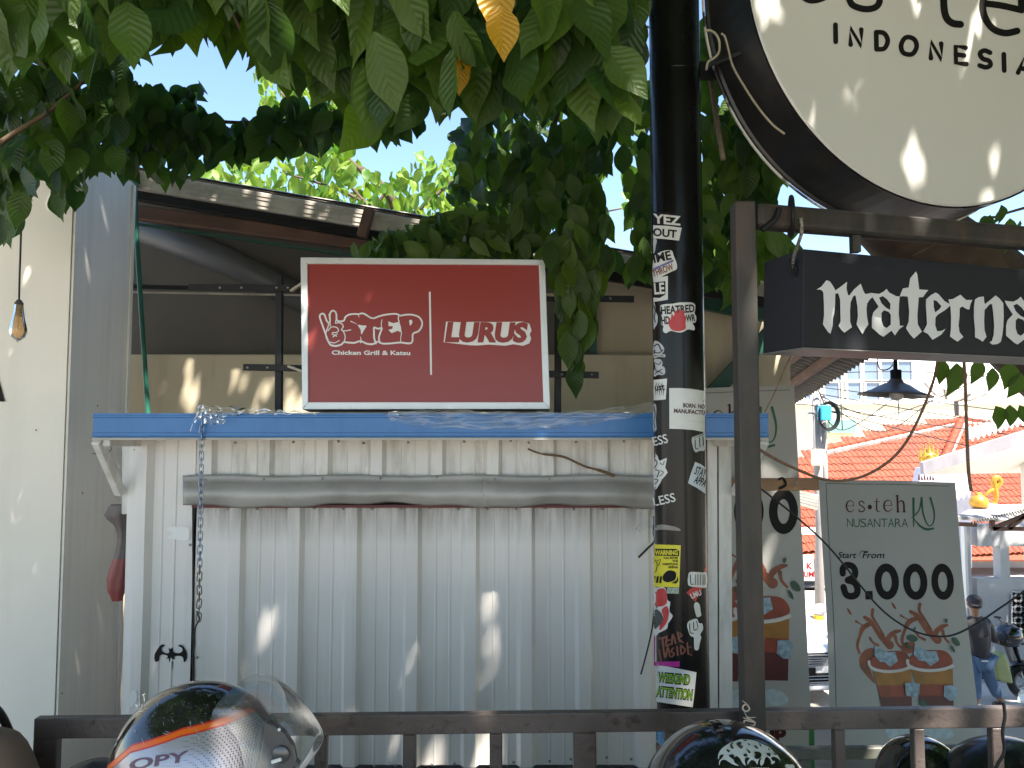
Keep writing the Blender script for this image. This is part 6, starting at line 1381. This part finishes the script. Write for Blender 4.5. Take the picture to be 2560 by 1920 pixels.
    # hinge cover with slotted disc
    def disc(px, py, r, y, t, mat, name, par, n=28):
        q = P(px, py, 1.45 - ry * 1.0); m_ = MB(); m_.lathe([(0, 0), (r, 0), (r, t * .7), (r * .93, t), (0, t)], (0, 0, 0), n); m_.v = [Vector((q.x + a.x, y - a.z, q.z + a.y)) for a in m_.v]; return m_.build(name, mat, par, True)
    mg_ = M('hinge_grey', (.085, .085, .09), .3, .3, var=.1, coat=.3); yy = c.y - ry * .84
    pts = [(664, 1802), (690, 1812), (715, 1830), (735, 1862), (742, 1898), (752, 1908), (736, 1918), (738, 1950), (640, 1950), (650, 1900), (658, 1850)]
    kq = lambda px, py: (lambda p: Vector((p.x, yy - .004, p.z)))(P(px, py, yy))
    hc = MB().slab([kq(*p) for p in pts], .012, (0, 1, 0)).build('hinge_cover', mg_, h, bevel=.002)
    disc(696, 1895, 22 * k * .9, yy - .0045, .004, mg_, 'hinge_disc', h); a, b = kq(684, 1898), kq(709, 1890); MB().bar(a - Vector((0, .008, 0)), b - Vector((0, .008, 0)), .006, .004, (0, 1, 0)).build('slot', m_alu, h, bevel=.001)
    disc(692, 1832, .0028, yy - .0045, .003, m_alu, 'rivet', h, 10)
    return h
helmet1()
m_hb = M('helmet_black', (.010, .010, .011), .12, 0, var=.3, scale=7, spec=.6, coat=.7, rvar=.05)
def dome(px, py, Y, rpx, label, sx=1.0, sy=1.0, name='helmet', cat='helmet', mat=m_hb):
    c = P(px, py, Y); r = rpx * Y / F
    h = empty(name, c + Vector((0, 0, -r * .8)), label, cat)
    MB().lathe([(r * math.sin(a), r * math.cos(a)) for a in [i * 2.35 / 26 for i in range(27)]], c, 48, sx, sy).build('shell', mat, h, smooth=True)
    zr = r * math.cos(2.35); MB().lathe([(r * .70, zr - .004), (r * .735, zr - .008), (r * .735, zr + .008), (r * .70, zr + .01)], c, 40, sx, sy).build('rim', m_rubber, h, smooth=True)
    MB().lathe([(r * .95 * math.sin(a), r * .95 * math.cos(a)) for a in [i * 2.35 / 12 for i in range(13)]], c, 32, sx, sy).build('liner', m_print_black, h, smooth=True)
    return h, Ball(c, (r * sx, r * sy, r))
h2, s2 = dome(1822, 2041, 1.5, 216, 'glossy black helmet with white flame-like graphic in front of the post')
c7 = crop(1780, 1740, 6.144)
gz = blob([(95, 975), (100, 900), (150, 815), (240, 750), (300, 712), (350, 700), (440, 672), (540, 675), (640, 690), (760, 740), (880, 800), (950, 870), (1005, 920), (1050, 1000), (990, 955), (930, 940), (905, 960), (925, 1000), (960, 1005), (950, 1040), (905, 1050), (900, 1000), (870, 960), (830, 940), (800, 990), (790, 1040), (755, 1075), (735, 1040), (745, 985), (770, 960), (720, 975), (705, 1020), (690, 1060), (660, 1010), (600, 990), (545, 1060), (545, 1010), (580, 960), (520, 950), (500, 1000), (515, 1075), (470, 1040), (430, 970), (380, 930), (340, 960), (340, 1020), (410, 1078), (330, 1060), (260, 1020), (200, 985), (140, 1000), (110, 1070), (115, 1000), (160, 960), (120, 955)], 3)
holes = [[(275, 780), (300, 730), (340, 705), (310, 760), (335, 815), (300, 820)], [(370, 750), (420, 720), (450, 740), (440, 770), (475, 780), (450, 825), (410, 800)], [(225, 830), (270, 855), (265, 880), (230, 860)], [(255, 930), (320, 910), (350, 960), (380, 1020), (320, 985)], [(520, 820), (560, 850), (590, 885), (560, 890)], [(640, 880), (700, 870), (750, 905), (740, 960), (680, 985), (640, 950), (660, 920)], [(710, 740), (740, 760), (755, 805), (730, 780)], [(640, 770), (690, 800), (700, 830), (660, 815)], [(475, 920), (520, 900), (540, 940), (500, 950)], [(850, 820), (880, 840), (860, 850)], [(830, 900), (885, 900), (880, 945), (840, 930)], [(465, 690), (540, 705), (500, 715)], [(130, 920), (180, 915), (150, 965), (110, 970)], [(550, 740), (580, 760), (560, 770)], [(930, 880), (990, 920), (950, 915)]]
put('graphic', [xform(gz, c7)], s2, .0012, stw, h2, 7)
o = put('graphic_hole', [xform(blob(q, 3), c7) for q in holes], s2, .0022, m_hb, h2, 7); o['kind'] = 'stuff'
put('graphic', [xform(blob([(1115, 1085), (1140, 1050), (1180, 1060), (1240, 1060), (1260, 1110), (1180, 1130)], 3), c7)], s2, .0012, stw, h2, 7)
put('lettering', [text('HARDCORE', 1876, 1928, 8, 46, 0, 0, .02)], s2, .0014, stw, h2, 7)
h3, s3 = dome(2303, 1949, 2.45, 102, 'small glossy black helmet behind the railing uprights')
# ================================================================== scooters
def loft(secs, n=20):                            # secs: (x, zc, half width, half height, power)
    m_ = MB(); o = 0
    for (x, zc, w_, h_, p_) in secs:
        for j in range(n):
            a = 2 * math.pi * j / n; ca, sa = math.cos(a), math.sin(a)
            m_.v.append(Vector((x, w_ * abs(ca) ** (2 / p_) * (1 if ca > 0 else -1), zc + h_ * abs(sa) ** (2 / p_) * (1 if sa > 0 else -1))))
    for i in range(len(secs) - 1):
        for j in range(n): m_.f.append((i * n + j, (i + 1) * n + j, (i + 1) * n + (j + 1) % n, i * n + (j + 1) % n))
    m_.f.append(tuple(range(n))); m_.f.append(tuple((len(secs) - 1) * n + j for j in reversed(range(n)))); return m_
def scooter(loc, rot, label, body, seatmat=m_blackp, sc=1.0, mirrors=True, zs=1.0):
    r_ = empty('scooter', loc, label, 'scooter', 'parked scooters')
    T = Matrix.Translation(loc) @ Matrix.Rotation(R(rot), 4, 'Z') @ Matrix.Scale(sc, 4)
    def b(m_, nm, mat, par=None, smooth=True):
        m_.v = [T @ Vector((q.x, q.y, q.z * zs)) for q in m_.v]; return m_.build(nm, mat, par or r_, smooth=smooth)
    for x in (-.62, .62):
        w_ = b(MB().tube([(x + .235 * math.cos(t), 0, .29 + .235 * math.sin(t)) for t in [i * math.pi / 14 for i in range(28)]], .055, 10, False, True), 'wheel', m_rubber)
        mr_ = MB().tube([(x + .17 * math.cos(t), 0, .29 + .17 * math.sin(t)) for t in [i * math.pi / 12 for i in range(24)]], .018, 6, False, True)
        for i in range(5): t = i * 2 * math.pi / 5; mr_.tube([(x, 0, .29), (x + .17 * math.cos(t), 0, .29 + .17 * math.sin(t))], .016, 6)
        b(mr_, 'rim', m_galv, w_)
    b(loft([(-.95, .70, .03, .03, 2), (-.85, .66, .12, .08, 2.5), (-.55, .58, .16, .14, 2.5), (-.2, .54, .15, .16, 2.5), (-.05, .48, .13, .14, 2.5), (0, .42, .12, .08, 2.5)]), 'rear_body', body)
    b(loft([(-.82, .76, .06, .02, 2.5), (-.75, .775, .13, .035, 2.5), (-.45, .775, .15, .04, 2.5), (-.15, .755, .13, .04, 2.5), (-.02, .735, .08, .03, 2.5)]), 'seat', seatmat)
    b(loft([(-.05, .34, .14, .03, 4), (.2, .33, .15, .025, 4), (.36, .36, .15, .03, 4)]), 'floorboard', m_blackp)
    b(MB().quadgrid(lambda u, v: (.34 + .14 * (1 - v) + .10 * math.cos((u - .5) * 2.4) * .6 - .02 * v, (u - .5) * .42 * (.75 + .3 * math.sin(v * 2.6)), .34 + .56 * v), 14, 10), 'leg_shield', body)
    b(loft([(.40, .90, .05, .05, 2), (.46, .92, .14, .08, 2.3), (.54, .90, .12, .07, 2.3), (.60, .86, .06, .03, 2.3)]), 'handlebar_cowl', body)
    b(MB().tube([(.38, -.33, .97), (.44, -.18, .95), (.46, 0, .94), (.44, .18, .95), (.38, .33, .97)], .014, 8), 'handlebar', m_blackp)
    for s_ in (-1, 1): b(MB().tube([(.405, s_ * .24, .963), (.375, s_ * .345, .972)], .02, 8), 'grip', m_rubber)
    b(MB().tube([(.44, 0, .88), (.52, 0, .6), (.60, 0, .34)], [.035, .03, .025], 8), 'fork', m_blackp)
    b(loft([(.38, .50, .03, .02, 2), (.46, .56, .075, .03, 2), (.62, .58, .08, .035, 2), (.80, .50, .07, .03, 2), (.86, .42, .03, .02, 2)]), 'front_fender', body)
    b(MB().lathe([(0, 0), (.055, .0), (.05, .02), (0, .03)], (.585, 0, .88), 16), 'headlight', M('lamp_lens', (.6, .6, .6), .1))
    b(MB().tube([(-.1, -.17, .25), (-.4, -.19, .27), (-.85, -.2, .36)], [.03, .045, .05], 10), 'exhaust', m_black)
    b(loft([(-.97, .66, .03, .02, 2), (-.94, .66, .08, .04, 2.5)]), 'tail_light', m_redp)
    b(MB().tube([(-.1, .05, .3), (-.12, .2, .01)], .012, 6), 'stand', m_black)
    if mirrors:
        for s_ in (-1, 1):
            b(MB().tube([(.40, s_ * .2, .97), (.38, s_ * .27, 1.1), (.36, s_ * .33, 1.14)], .006, 6), 'mirror_stem', m_black); b(loft([(.345, 1.15, .02, .01, 2), (.35, 1.15, .07, .04, 2.5), (.375, 1.15, .06, .035, 2.5)]).__class__() if False else MB().lathe([(0, -.012), (.05, -.008), (.055, 0), (.05, .008), (0, .012)], (.36, s_ * .36, 1.15), 14), 'mirror', m_black)
    return r_
m_sb = M('scooter_black', (.012, .012, .014), .2, 0, var=.2, coat=.6)
m_sr = M('scooter_red', (.38, .02, .02), .25, 0, var=.1, coat=.6)
c1_ = P(495, 1928, 1.45)
scooter((c1_.x - .40, c1_.y, 0), 180, 'black scooter parked below the silver helmet, mostly out of frame', m_sb, zs=1.02, mirrors=False, sc=1.0)
c2_ = P(1822, 2041, 1.5)
scooter((c2_.x + .42, c2_.y - .02, 0), 2, 'black scooter parked below the flame-graphic helmet, mostly out of frame', m_sb, zs=.92, mirrors=False)
xa, xb = P(2150, 1900, 2.45).x, P(2760, 1900, 2.45).x
bn = empty('bench', ((xa + xb) / 2, 2.45, 0), 'low dark bench behind the railing, holding the small black helmet', 'bench')
for i in range(3): MB().box(xa, xb, 2.27 + i * .125, 2.38 + i * .125, .405, .43).build('plank', m_timber, bn, bevel=.003)
for x in (xa + .1, xb - .1):
    for y in (2.3, 2.6): MB().box(x - .025, x + .025, y - .025, y + .025, 0, .404).build('leg', m_timber, bn)
sd4, _ = dome(2512, 1975, 2.35, 124, 'rounded black scooter top box behind the railing at far right', 1.25, .9, 'top_box', 'top box', M('top_box_black', (.012, .012, .013), .3, 0, var=.3, coat=.3))
# glimpse of a red and white scooter front between the banners
scooter((P(2056, 1850, 7.6).x, 7.9, -2.4), -95, 'red scooter glimpsed between the two tea banners', m_sr)
o = MB().slab([P(2034, 1846, 4.7), P(2064, 1850, 4.7), P(2074, 1858, 4.7), P(2072, 1872, 4.7), P(2034, 1872, 4.7)], .05, (0, 1, 0)).build('number_plate', stw, None, bevel=.004); tag(o, 'white and red painted panel between the tea banners under the rail', 'panel')
put('paint', [rectp((2036, 1848), (2052, 1850), (2048, 1868), (2036, 1870))], Flat((0, 4.7, 0), (0, -1, 0)), .002, m_redp, o)

# ================================================================== people
def skin(name, J, E, mat, parent, root, sub=2):
    names = list(J); me = bpy.data.meshes.new(name); me.from_pydata([tuple(J[n_][0]) for n_ in names], [(names.index(a), names.index(b)) for a, b in E], [])
    o = bpy.data.objects.new(name, me); COL.objects.link(o); md = o.modifiers.new('s', 'SKIN'); md.use_smooth_shade = True; md.branch_smoothing = .4
    if not me.skin_vertices: me.attributes  # layer made by the modifier
    for i, n_ in enumerate(names):
        rr = J[n_][1]; rr = rr if isinstance(rr, tuple) else (rr, rr); sv = me.skin_vertices[0].data[i]; sv.radius = rr; sv.use_root = (n_ == root)
    sb = o.modifiers.new('d', 'SUBSURF'); sb.levels = sub; sb.render_levels = sub
    bpy.context.view_layer.update(); dg = bpy.context.evaluated_depsgraph_get(); m2 = bpy.data.meshes.new_from_object(o.evaluated_get(dg))
    o.modifiers.clear(); o.data = m2; m2.name = name; m2.materials.clear(); m2.materials.append(mat); m2.polygons.foreach_set('use_smooth', [True] * len(m2.polygons))
    return attach(o, parent)
def ballm(c, r, n=20, m=14): return MB().lathe([(math.sin(math.pi * i / m), math.cos(math.pi * i / m)) for i in range(m + 1)], (0, 0, 0), n)
def ellobj(name, c, r, mat, parent, zmin=-1, rotz=0):
    q = MB().lathe([(math.sqrt(max(0, 1 - z * z)), z) for z in [1 - (1 - zmin) * i / 14 for i in range(15)]], (0, 0, 0), 24); q.v = [Vector(c) + Vector((v.x * r[0], v.y * r[1], v.z * r[2])) for v in q.v]; return q.build(name, mat, parent, True)
m_skin = M('skin_tan', (.28, .15, .09), .5, var=.06, scale=10); m_hair = M('black_hair', (.008, .007, .007), .5, var=.4, scale=60)
m_jack = M('dark_jacket', (.018, .016, .020), .6, var=.18, scale=5, bump=.5, bscale=9); m_jean = M('blue_jeans', (.065, .115, .20), .85, var=.22, scale=5, bump=.4, bscale=12)
m_brownj = M('brown_jacket', (.20, .135, .10), .75, var=.10, scale=6, bump=.3, bscale=12)
Ym = 11.4
def Q(px, py, dy=0): return P(px, py, Ym + dy)
man = empty('person', (Q(2452, 1760).x, Ym, -2.4), 'standing man in dark jacket, blue jeans and backward cap by the scooter', 'person')
B = {'pel': (Q(2447, 1642), .13), 'ch': (Q(2440, 1578), .14), 'nk': (Q(2437, 1534), .06), 'hd0': (Q(2436, 1520, .01), .075), 'hd': (Q(2436, 1506, .01), .092),
     'sl': (Q(2414, 1549), .055), 'el': (Q(2408, 1590, .05), .045), 'hl': (Q(2424, 1612, .28), .035), 'sr': (Q(2466, 1549), .055), 'er': (Q(2478, 1588, .05), .045), 'hr': (Q(2494, 1606, .22), .035),
     'pl': (Q(2436, 1650), .09), 'kl': (Q(2438, 1702, -.02), .062), 'al': (Q(2441, 1752), .042), 'fl': (Q(2440, 1757, .16), .038), 'pr': (Q(2460, 1650), .09), 'kr': (Q(2476, 1702, .05), .062), 'ar': (Q(2499, 1748, .05), .042), 'fr': (Q(2506, 1754, .22), .038)}
E_ = [('pel', 'ch'), ('ch', 'nk'), ('nk', 'hd0'), ('hd0', 'hd'), ('ch', 'sl'), ('sl', 'el'), ('el', 'hl'), ('ch', 'sr'), ('sr', 'er'), ('er', 'hr'), ('pel', 'pl'), ('pl', 'kl'), ('kl', 'al'), ('al', 'fl'), ('pel', 'pr'), ('pr', 'kr'), ('kr', 'ar'), ('ar', 'fr')]
skin('body', B, E_, m_skin, man, 'pel')
g = lambda n_, k: (B[n_][0], k)
skin('jacket', {'b': (Q(2447, 1640), (.165, .15)), 'a': (Q(2446, 1616), (.185, .16)), 'c': (Q(2440, 1575), (.195, .155)), 'n': (Q(2437, 1541), (.11, .10)), 'sl': g('sl', .085), 'el': g('el', .075), 'hl': (Q(2420, 1608, .2), .055), 'sr': g('sr', .085), 'er': g('er', .075), 'hr': (Q(2491, 1603, .16), .055)},
     [('b', 'a'), ('a', 'c'), ('c', 'n'), ('c', 'sl'), ('sl', 'el'), ('el', 'hl'), ('c', 'sr'), ('sr', 'er'), ('er', 'hr')], m_jack, man, 'a')
skin('jeans', {'p': (Q(2448, 1644), (.155, .14)), 'pl': g('pl', .115), 'kl': g('kl', .085), 'al': (Q(2441, 1750), .072), 'pr': g('pr', .115), 'kr': g('kr', .085), 'ar': (Q(2497, 1745, .05), .072)}, [('p', 'pl'), ('pl', 'kl'), ('kl', 'al'), ('p', 'pr'), ('pr', 'kr'), ('kr', 'ar')], m_jean, man, 'p')
ellobj('shirt_hem', Q(2447, 1646), (.165, .15, .03), stw, man)
hc_ = Q(2436, 1506, .01)
ellobj('hair', hc_ + Vector((0, -.012, -.01)), (.094, .10, .105), m_hair, man, -.55)
cp = ellobj('cap', hc_ + Vector((0, 0, .018)), (.102, .112, .098), M('dark_cap', (.03, .022, .025), .7), man, -.1)
MB().quadgrid(lambda u, v: hc_ + Vector((-.03 + (u - .5) * .15 - .02 * v, -.085 - .075 * v * (1 - (2 * u - 1) ** 2 * .5), .012 - .03 * v)), 8, 4).build('brim', M('dark_cap_brim', (.09, .06, .06), .7), cp, True)
for s_ in (-1, 1): ellobj('ear', hc_ + Vector((s_ * .098, .0, -.015)), (.018, .028, .034), m_skin, man)
ellobj('nose', hc_ + Vector((.02, .108, -.02)), (.017, .024, .024), m_skin, man)
for s_ in (-1, 1): ellobj('eye', hc_ + Vector((.015 + s_ * .035, .088, .0)), (.014, .01, .009), stw, man)
ellobj('mouth', hc_ + Vector((.015, .09, -.058)), (.03, .01, .007), m_maroon, man)
gl_ = MB().tube([hc_ + Vector((.098, 0, -.005)), hc_ + Vector((.092, .07, .0)), hc_ + Vector((.06, .112, .0))], .003, 5); gl_.build('glasses', m_black, man)
for p in (B['al'], B['ar']):
    f_ = p[0]; ellobj('shoe', Vector((f_.x + .02, f_.y + .06, -2.345)), (.055, .14, .055), M('dark_shoe', (.03, .03, .035), .5), man)
# hands: palm with five bent fingers
def hand(w, d, side, parent):
    w = Vector(w); d = Vector(d).normalized(); s = d.cross(Vector((0, 0, 1))).normalized(); u = s.cross(d)
    MB().tube([w, w + d * .04, w + d * .085], [.024, .034, .03], 8).build('palm', m_skin, parent, True)
    for i, l in enumerate((.062, .072, .068, .052)):
        b = w + d * .085 + s * (.026 - .017 * i); MB().tube([b, b + d * l * .5 - u * .006, b + d * l * .8 - u * .03], [.009, .0085, .006], 6).build('finger', m_skin, parent, True)
    b = w + d * .03 + s * .032 * side; MB().tube([b, b + d * .03 + s * .02 * side, b + d * .055 + s * .02 * side - u * .01], [.011, .01, .007], 6).build('thumb', m_skin, parent, True)
hand(B['hr'][0], (.35, .9, 0), -1, man); hand(B['hl'][0], (.35, .9, 0), 1, man)
scooter((Q(2462, 1700, .55).x, Ym + .62, -2.4), -14, 'black scooter with black helmet on its mirror beside the standing man', m_sb, mirrors=True)
hf, _ = dome(2520, 1588, Ym + .35, 30, 'glossy black full helmet on the far scooter beside the man', 1.05, 1.1)
MB().quadgrid(lambda u, v: P(2492 + 20 * u + 2 * v, 1578 + 24 * v + 4 * u, Ym + .05 + .12 * (1 - u)) , 6, 6).build('visor', M('dark_visor', (.10, .10, .12), .08, 0, coat=.6), hf, True)
# yellow-green bag on the scooter footboard
bgp = [(2482, 1652), (2500, 1640), (2516, 1632), (2524, 1660), (2532, 1690), (2536, 1712), (2510, 1706), (2494, 1700), (2488, 1675)]
o = MB().slab([P(a, b, Ym + .15) for a, b in bgp], .22, (0, 1, 0)).build('cloth_bag', M('lime_cloth', (.42, .45, .20), .8, var=.15, scale=6, bump=.6, bscale=8), None, bevel=.05, seg=3, smooth=True); tag(o, 'pale yellow-green cloth bag hung on the far scooter', 'bag')
# paper litter and second wheel at the right edge
o = MB().slab([P(2546, 1740, Ym - .3), P(2556, 1732, Ym - .3), P(2580, 1738, Ym - .1), P(2570, 1760, Ym - .3), P(2544, 1758, Ym - .4)], .05, (0, 0, 1)).build('crumpled_paper', stw, None, bevel=.01); tag(o, 'crumpled white paper lying on the ground near the man', 'paper')
MB().box(P(2380, 1762, Ym).x, P(2900, 1762, Ym).x, Ym - .8, Yc, -2.4, -2.392).build('paved_strip', M('pale_paving', (.52, .50, .47), .85, var=.1, scale=2), None)
tag(bpy.data.objects['paved_strip'], kind='structure')

# seated people close to the camera, only a shoulder and a tuft of hair in view
def seated(cx, top, Y, jac, label, face=0):
    k = Y / F; b = P(cx, top, Y); z = lambda d: Vector((b.x, Y, b.z - d))
    r_ = empty('person', (b.x, Y, 0), label, 'person')
    hd = z(.12); ch = z(.46); pe = z(.82); hz = max(pe.z - .05, .18)
    J = {'pe': (pe, .13), 'ch': (ch, .14), 'nk': (z(.27), .055), 'h0': (z(.2), .075), 'h1': (hd, .088)}
    E2 = [('pe', 'ch'), ('ch', 'nk'), ('nk', 'h0'), ('h0', 'h1')]
    for s_, n_ in ((-1, 'l'), (1, 'r')):
        J['s' + n_] = (z(.36) + Vector((s_ * .175, 0, 0)), .05); J['e' + n_] = (z(.62) + Vector((s_ * .235, .03, 0)), .042); J['w' + n_] = (z(.70) + Vector((s_ * .16, .24, 0)), .032)
        J['t' + n_] = (pe + Vector((s_ * .1, .02, -.02)), .085); J['k' + n_] = (pe + Vector((s_ * .16, .36, .06)), .065); J['a' + n_] = (Vector((b.x + s_ * .15, Y + .33, .09)), .042); J['f' + n_] = (Vector((b.x + s_ * .15, Y + .46, .05)), .038)
        E2 += [('ch', 's' + n_), ('s' + n_, 'e' + n_), ('e' + n_, 'w' + n_), ('pe', 't' + n_), ('t' + n_, 'k' + n_), ('k' + n_, 'a' + n_), ('a' + n_, 'f' + n_)]
    skin('body', J, E2, m_skin, r_, 'pe')
    jj = {'pe': (pe, (.17, .14)), 'ch': (ch, (.185, .15)), 'nk': (z(.30), .10)}; je = [('pe', 'ch'), ('ch', 'nk')]
    for n_ in 'lr': jj['s' + n_] = (J['s' + n_][0], .082); jj['e' + n_] = (J['e' + n_][0], .068); jj['w' + n_] = (J['w' + n_][0], .05); je += [('ch', 's' + n_), ('s' + n_, 'e' + n_), ('e' + n_, 'w' + n_)]
    jk = skin('jacket', jj, je, jac, r_, 'pe')
    tt = {'pe': (pe + Vector((0, 0, -.02)), (.16, .14))}; te = []
    for n_ in 'lr': tt['t' + n_] = (J['t' + n_][0], .105); tt['k' + n_] = (J['k' + n_][0], .082); tt['a' + n_] = (J['a' + n_][0], .062); te += [('pe', 't' + n_), ('t' + n_, 'k' + n_), ('k' + n_, 'a' + n_)]
    skin('trousers', tt, te, m_jean, r_, 'pe')
    ellobj('hair', hd + Vector((0, -.015, .012)), (.098, .11, .108), m_hair, r_, -.5)
    for s_ in (-1, 1): ellobj('ear', hd + Vector((s_ * .095, .01, -.03)), (.016, .026, .032), m_skin, r_); ellobj('eye', hd + Vector((s_ * .034, .085, -.02)), (.013, .01, .009), stw, r_)
    ellobj('nose', hd + Vector((0, .105, -.045)), (.016, .022, .024), m_skin, r_); ellobj('mouth', hd + Vector((0, .09, -.08)), (.028, .01, .007), m_maroon, r_)
    for n_, s_ in (('l', 1), ('r', -1)): hand(J['w' + n_][0], (0, .9, -.3), s_, r_); ellobj('shoe', Vector((J['a' + n_][0].x, Y + .40, .045)), (.05, .13, .045), m_print_black, r_)
    st = empty('stool', (b.x, Y, 0), 'low plastic stool under %s' % label.split(' with')[0], 'stool'); hs = max(pe.z - .13, .12)
    MB().box(b.x - .15, b.x + .15, Y - .15, Y + .15, hs - .03, hs).build('seat', M('stool_blue', (.05, .12, .4), .4), st, bevel=.01)
    for sx in (-.12, .12):
        for sy in (-.12, .12): MB().bar((b.x + sx * 1.15, Y + sy * 1.15, 0), (b.x + sx, Y + sy, hs - .031), .03, .03).build('leg', MATS['stool_blue'], st)
    return r_, jk, J
pb, jk, J = seated(-170, 1480, 1.78, m_brownj, 'seated person in brown jacket with black shoulder strap at left edge')
sr = J['sr'][0]
MB().tube(bez([sr + Vector((-.115, -.115, -.12)), sr + Vector((-.085, -.095, .03)), sr + Vector((-.062, -.03, .092)), sr + Vector((-.055, .05, .085)), sr + Vector((-.06, .12, .0))]), .010, 8).build('strap', m_blackp, pb, True)
seated(240, 1896, 1.62, M('grey_shirt', (.2, .2, .21), .8), 'crouching person with black hair behind the silver helmet')
# ================================================================== white car in the street
def car(loc, rot):
    r_ = empty('parked_car', loc, 'white car seen front-on through the gap between the tea banners', 'car')
    T = Matrix.Translation(loc) @ Matrix.Rotation(R(rot), 4, 'Z')
    def b(m_, nm, mat, par=None, smooth=True, bevel=0.0):
        m_.v = [T @ q for q in m_.v]; return m_.build(nm, mat, par or r_, smooth=smooth, bevel=bevel)
    wp = M('white_car_paint', (.74, .74, .75), .18, 0, var=.02, coat=.8); dk = M('car_glass', (.03, .04, .07), .06, 0, var=.1, coat=.5); ch = M('chrome', (.6, .6, .62), .15, .9)
    # body along +x (front at x = 2.1)
    b(loft([(-2.15, .62, .70, .26, 5), (-2.1, .66, .80, .36, 5), (-1.2, .68, .85, .42, 5), (.8, .68, .86, .42, 5), (1.4, .66, .85, .40, 4.5), (1.85, .60, .82, .35, 4), (2.08, .54, .76, .27, 4), (2.14, .5, .70, .2, 4)], 36), 'body', wp)
    b(loft([(-2.05, 1.12, .66, .20, 4), (-1.9, 1.26, .70, .32, 4), (-.6, 1.32, .72, .38, 4), (.15, 1.30, .70, .36, 4), (.75, 1.12, .70, .18, 3.5), (1.15, 1.02, .70, .06, 3)], 32), 'cabin', wp)
    b(MB().quadgrid(lambda u, v: (1.12 - .92 * v, (u - .5) * (1.28 - .14 * v), 1.06 + .56 * v + .03), 8, 4), 'windscreen', dk)
    for s_ in (-1, 1):
        b(MB().quadgrid(lambda u, v: (-1.8 + 2.4 * u - .5 * v * u, s_ * (.745 - .05 * v), 1.1 + .46 * v), 8, 3), 'side_window', dk)
        b(loft([(.86, 1.12, .03, .02, 2), (.90, 1.12, .10, .075, 2.5), (.99, 1.12, .09, .07, 2.5), (1.03, 1.12, .03, .02, 2)]).__class__().lathe([(0, -.09), (.08, -.07), (.11, 0), (.08, .07), (0, .09)], (.92, s_ * .98, 1.12), 16, .7, 1.1), 'mirror', wp)
        b(MB().slab([(2.07, s_ * .50, .70), (2.02, s_ * .78, .74), (1.90, s_ * .84, .80), (1.92, s_ * .80, .68), (2.06, s_ * .55, .62)], .05, (1, 0, 0)), 'headlight', M('headlight_glass', (.5, .52, .55), .08, .2, coat=.6), None, False)
        b(MB().lathe([(0, 0), (.06, 0), (.05, .02), (0, .03)], (2.06, s_ * .62, .40), 14), 'fog_lamp', ch)
        for x in (-1.35, 1.30):
            w_ = b(MB().tube([(x + .24 * math.cos(t), s_ * .76, .31 + .24 * math.sin(t)) for t in [i * math.pi / 14 for i in range(28)]], .085, 10, False, True), 'wheel', m_rubber)
            rm = MB()
            for i in range(6): t = i * math.pi / 3; rm.tube([(x, s_ * .82, .31), (x + .2 * math.cos(t), s_ * .81, .31 + .2 * math.sin(t))], .03, 6)
            b(rm, 'rim', ch, w_)
    for i in range(5): b(MB().bar((2.16, -.46 + .02 * i, .74 - .035 * i), (2.16, .46 - .02 * i, .74 - .035 * i), .05, .014), 'grille_bar', ch, None, False)
    b(MB().box(2.10, 2.14, -.47, .47, .57, .76), 'grille_back', m_print_black, None, False)
    for i in range(3): b(MB().bar((2.165, -.5, .44 - .045 * i), (2.165, .5, .44 - .045 * i), .04, .015), 'lower_grille_bar', ch, None, False)
    b(MB().box(2.11, 2.145, -.52, .52, .32, .47), 'lower_grille_back', m_print_black, None, False)
    b(MB().box(2.05, 2.17, -.72, .72, .22, .30), 'bumper_lip', wp, None, True, .02)
    b(MB().box(2.166, 2.18, -.24, .24, .46, .56), 'number_plate', m_print_black, None, False)
    return r_
cp_ = PZ(1960, 1764, -2.4)
car((cp_.x, cp_.y + 2.1, -2.4), -84)
print('objects', len(bpy.data.objects))
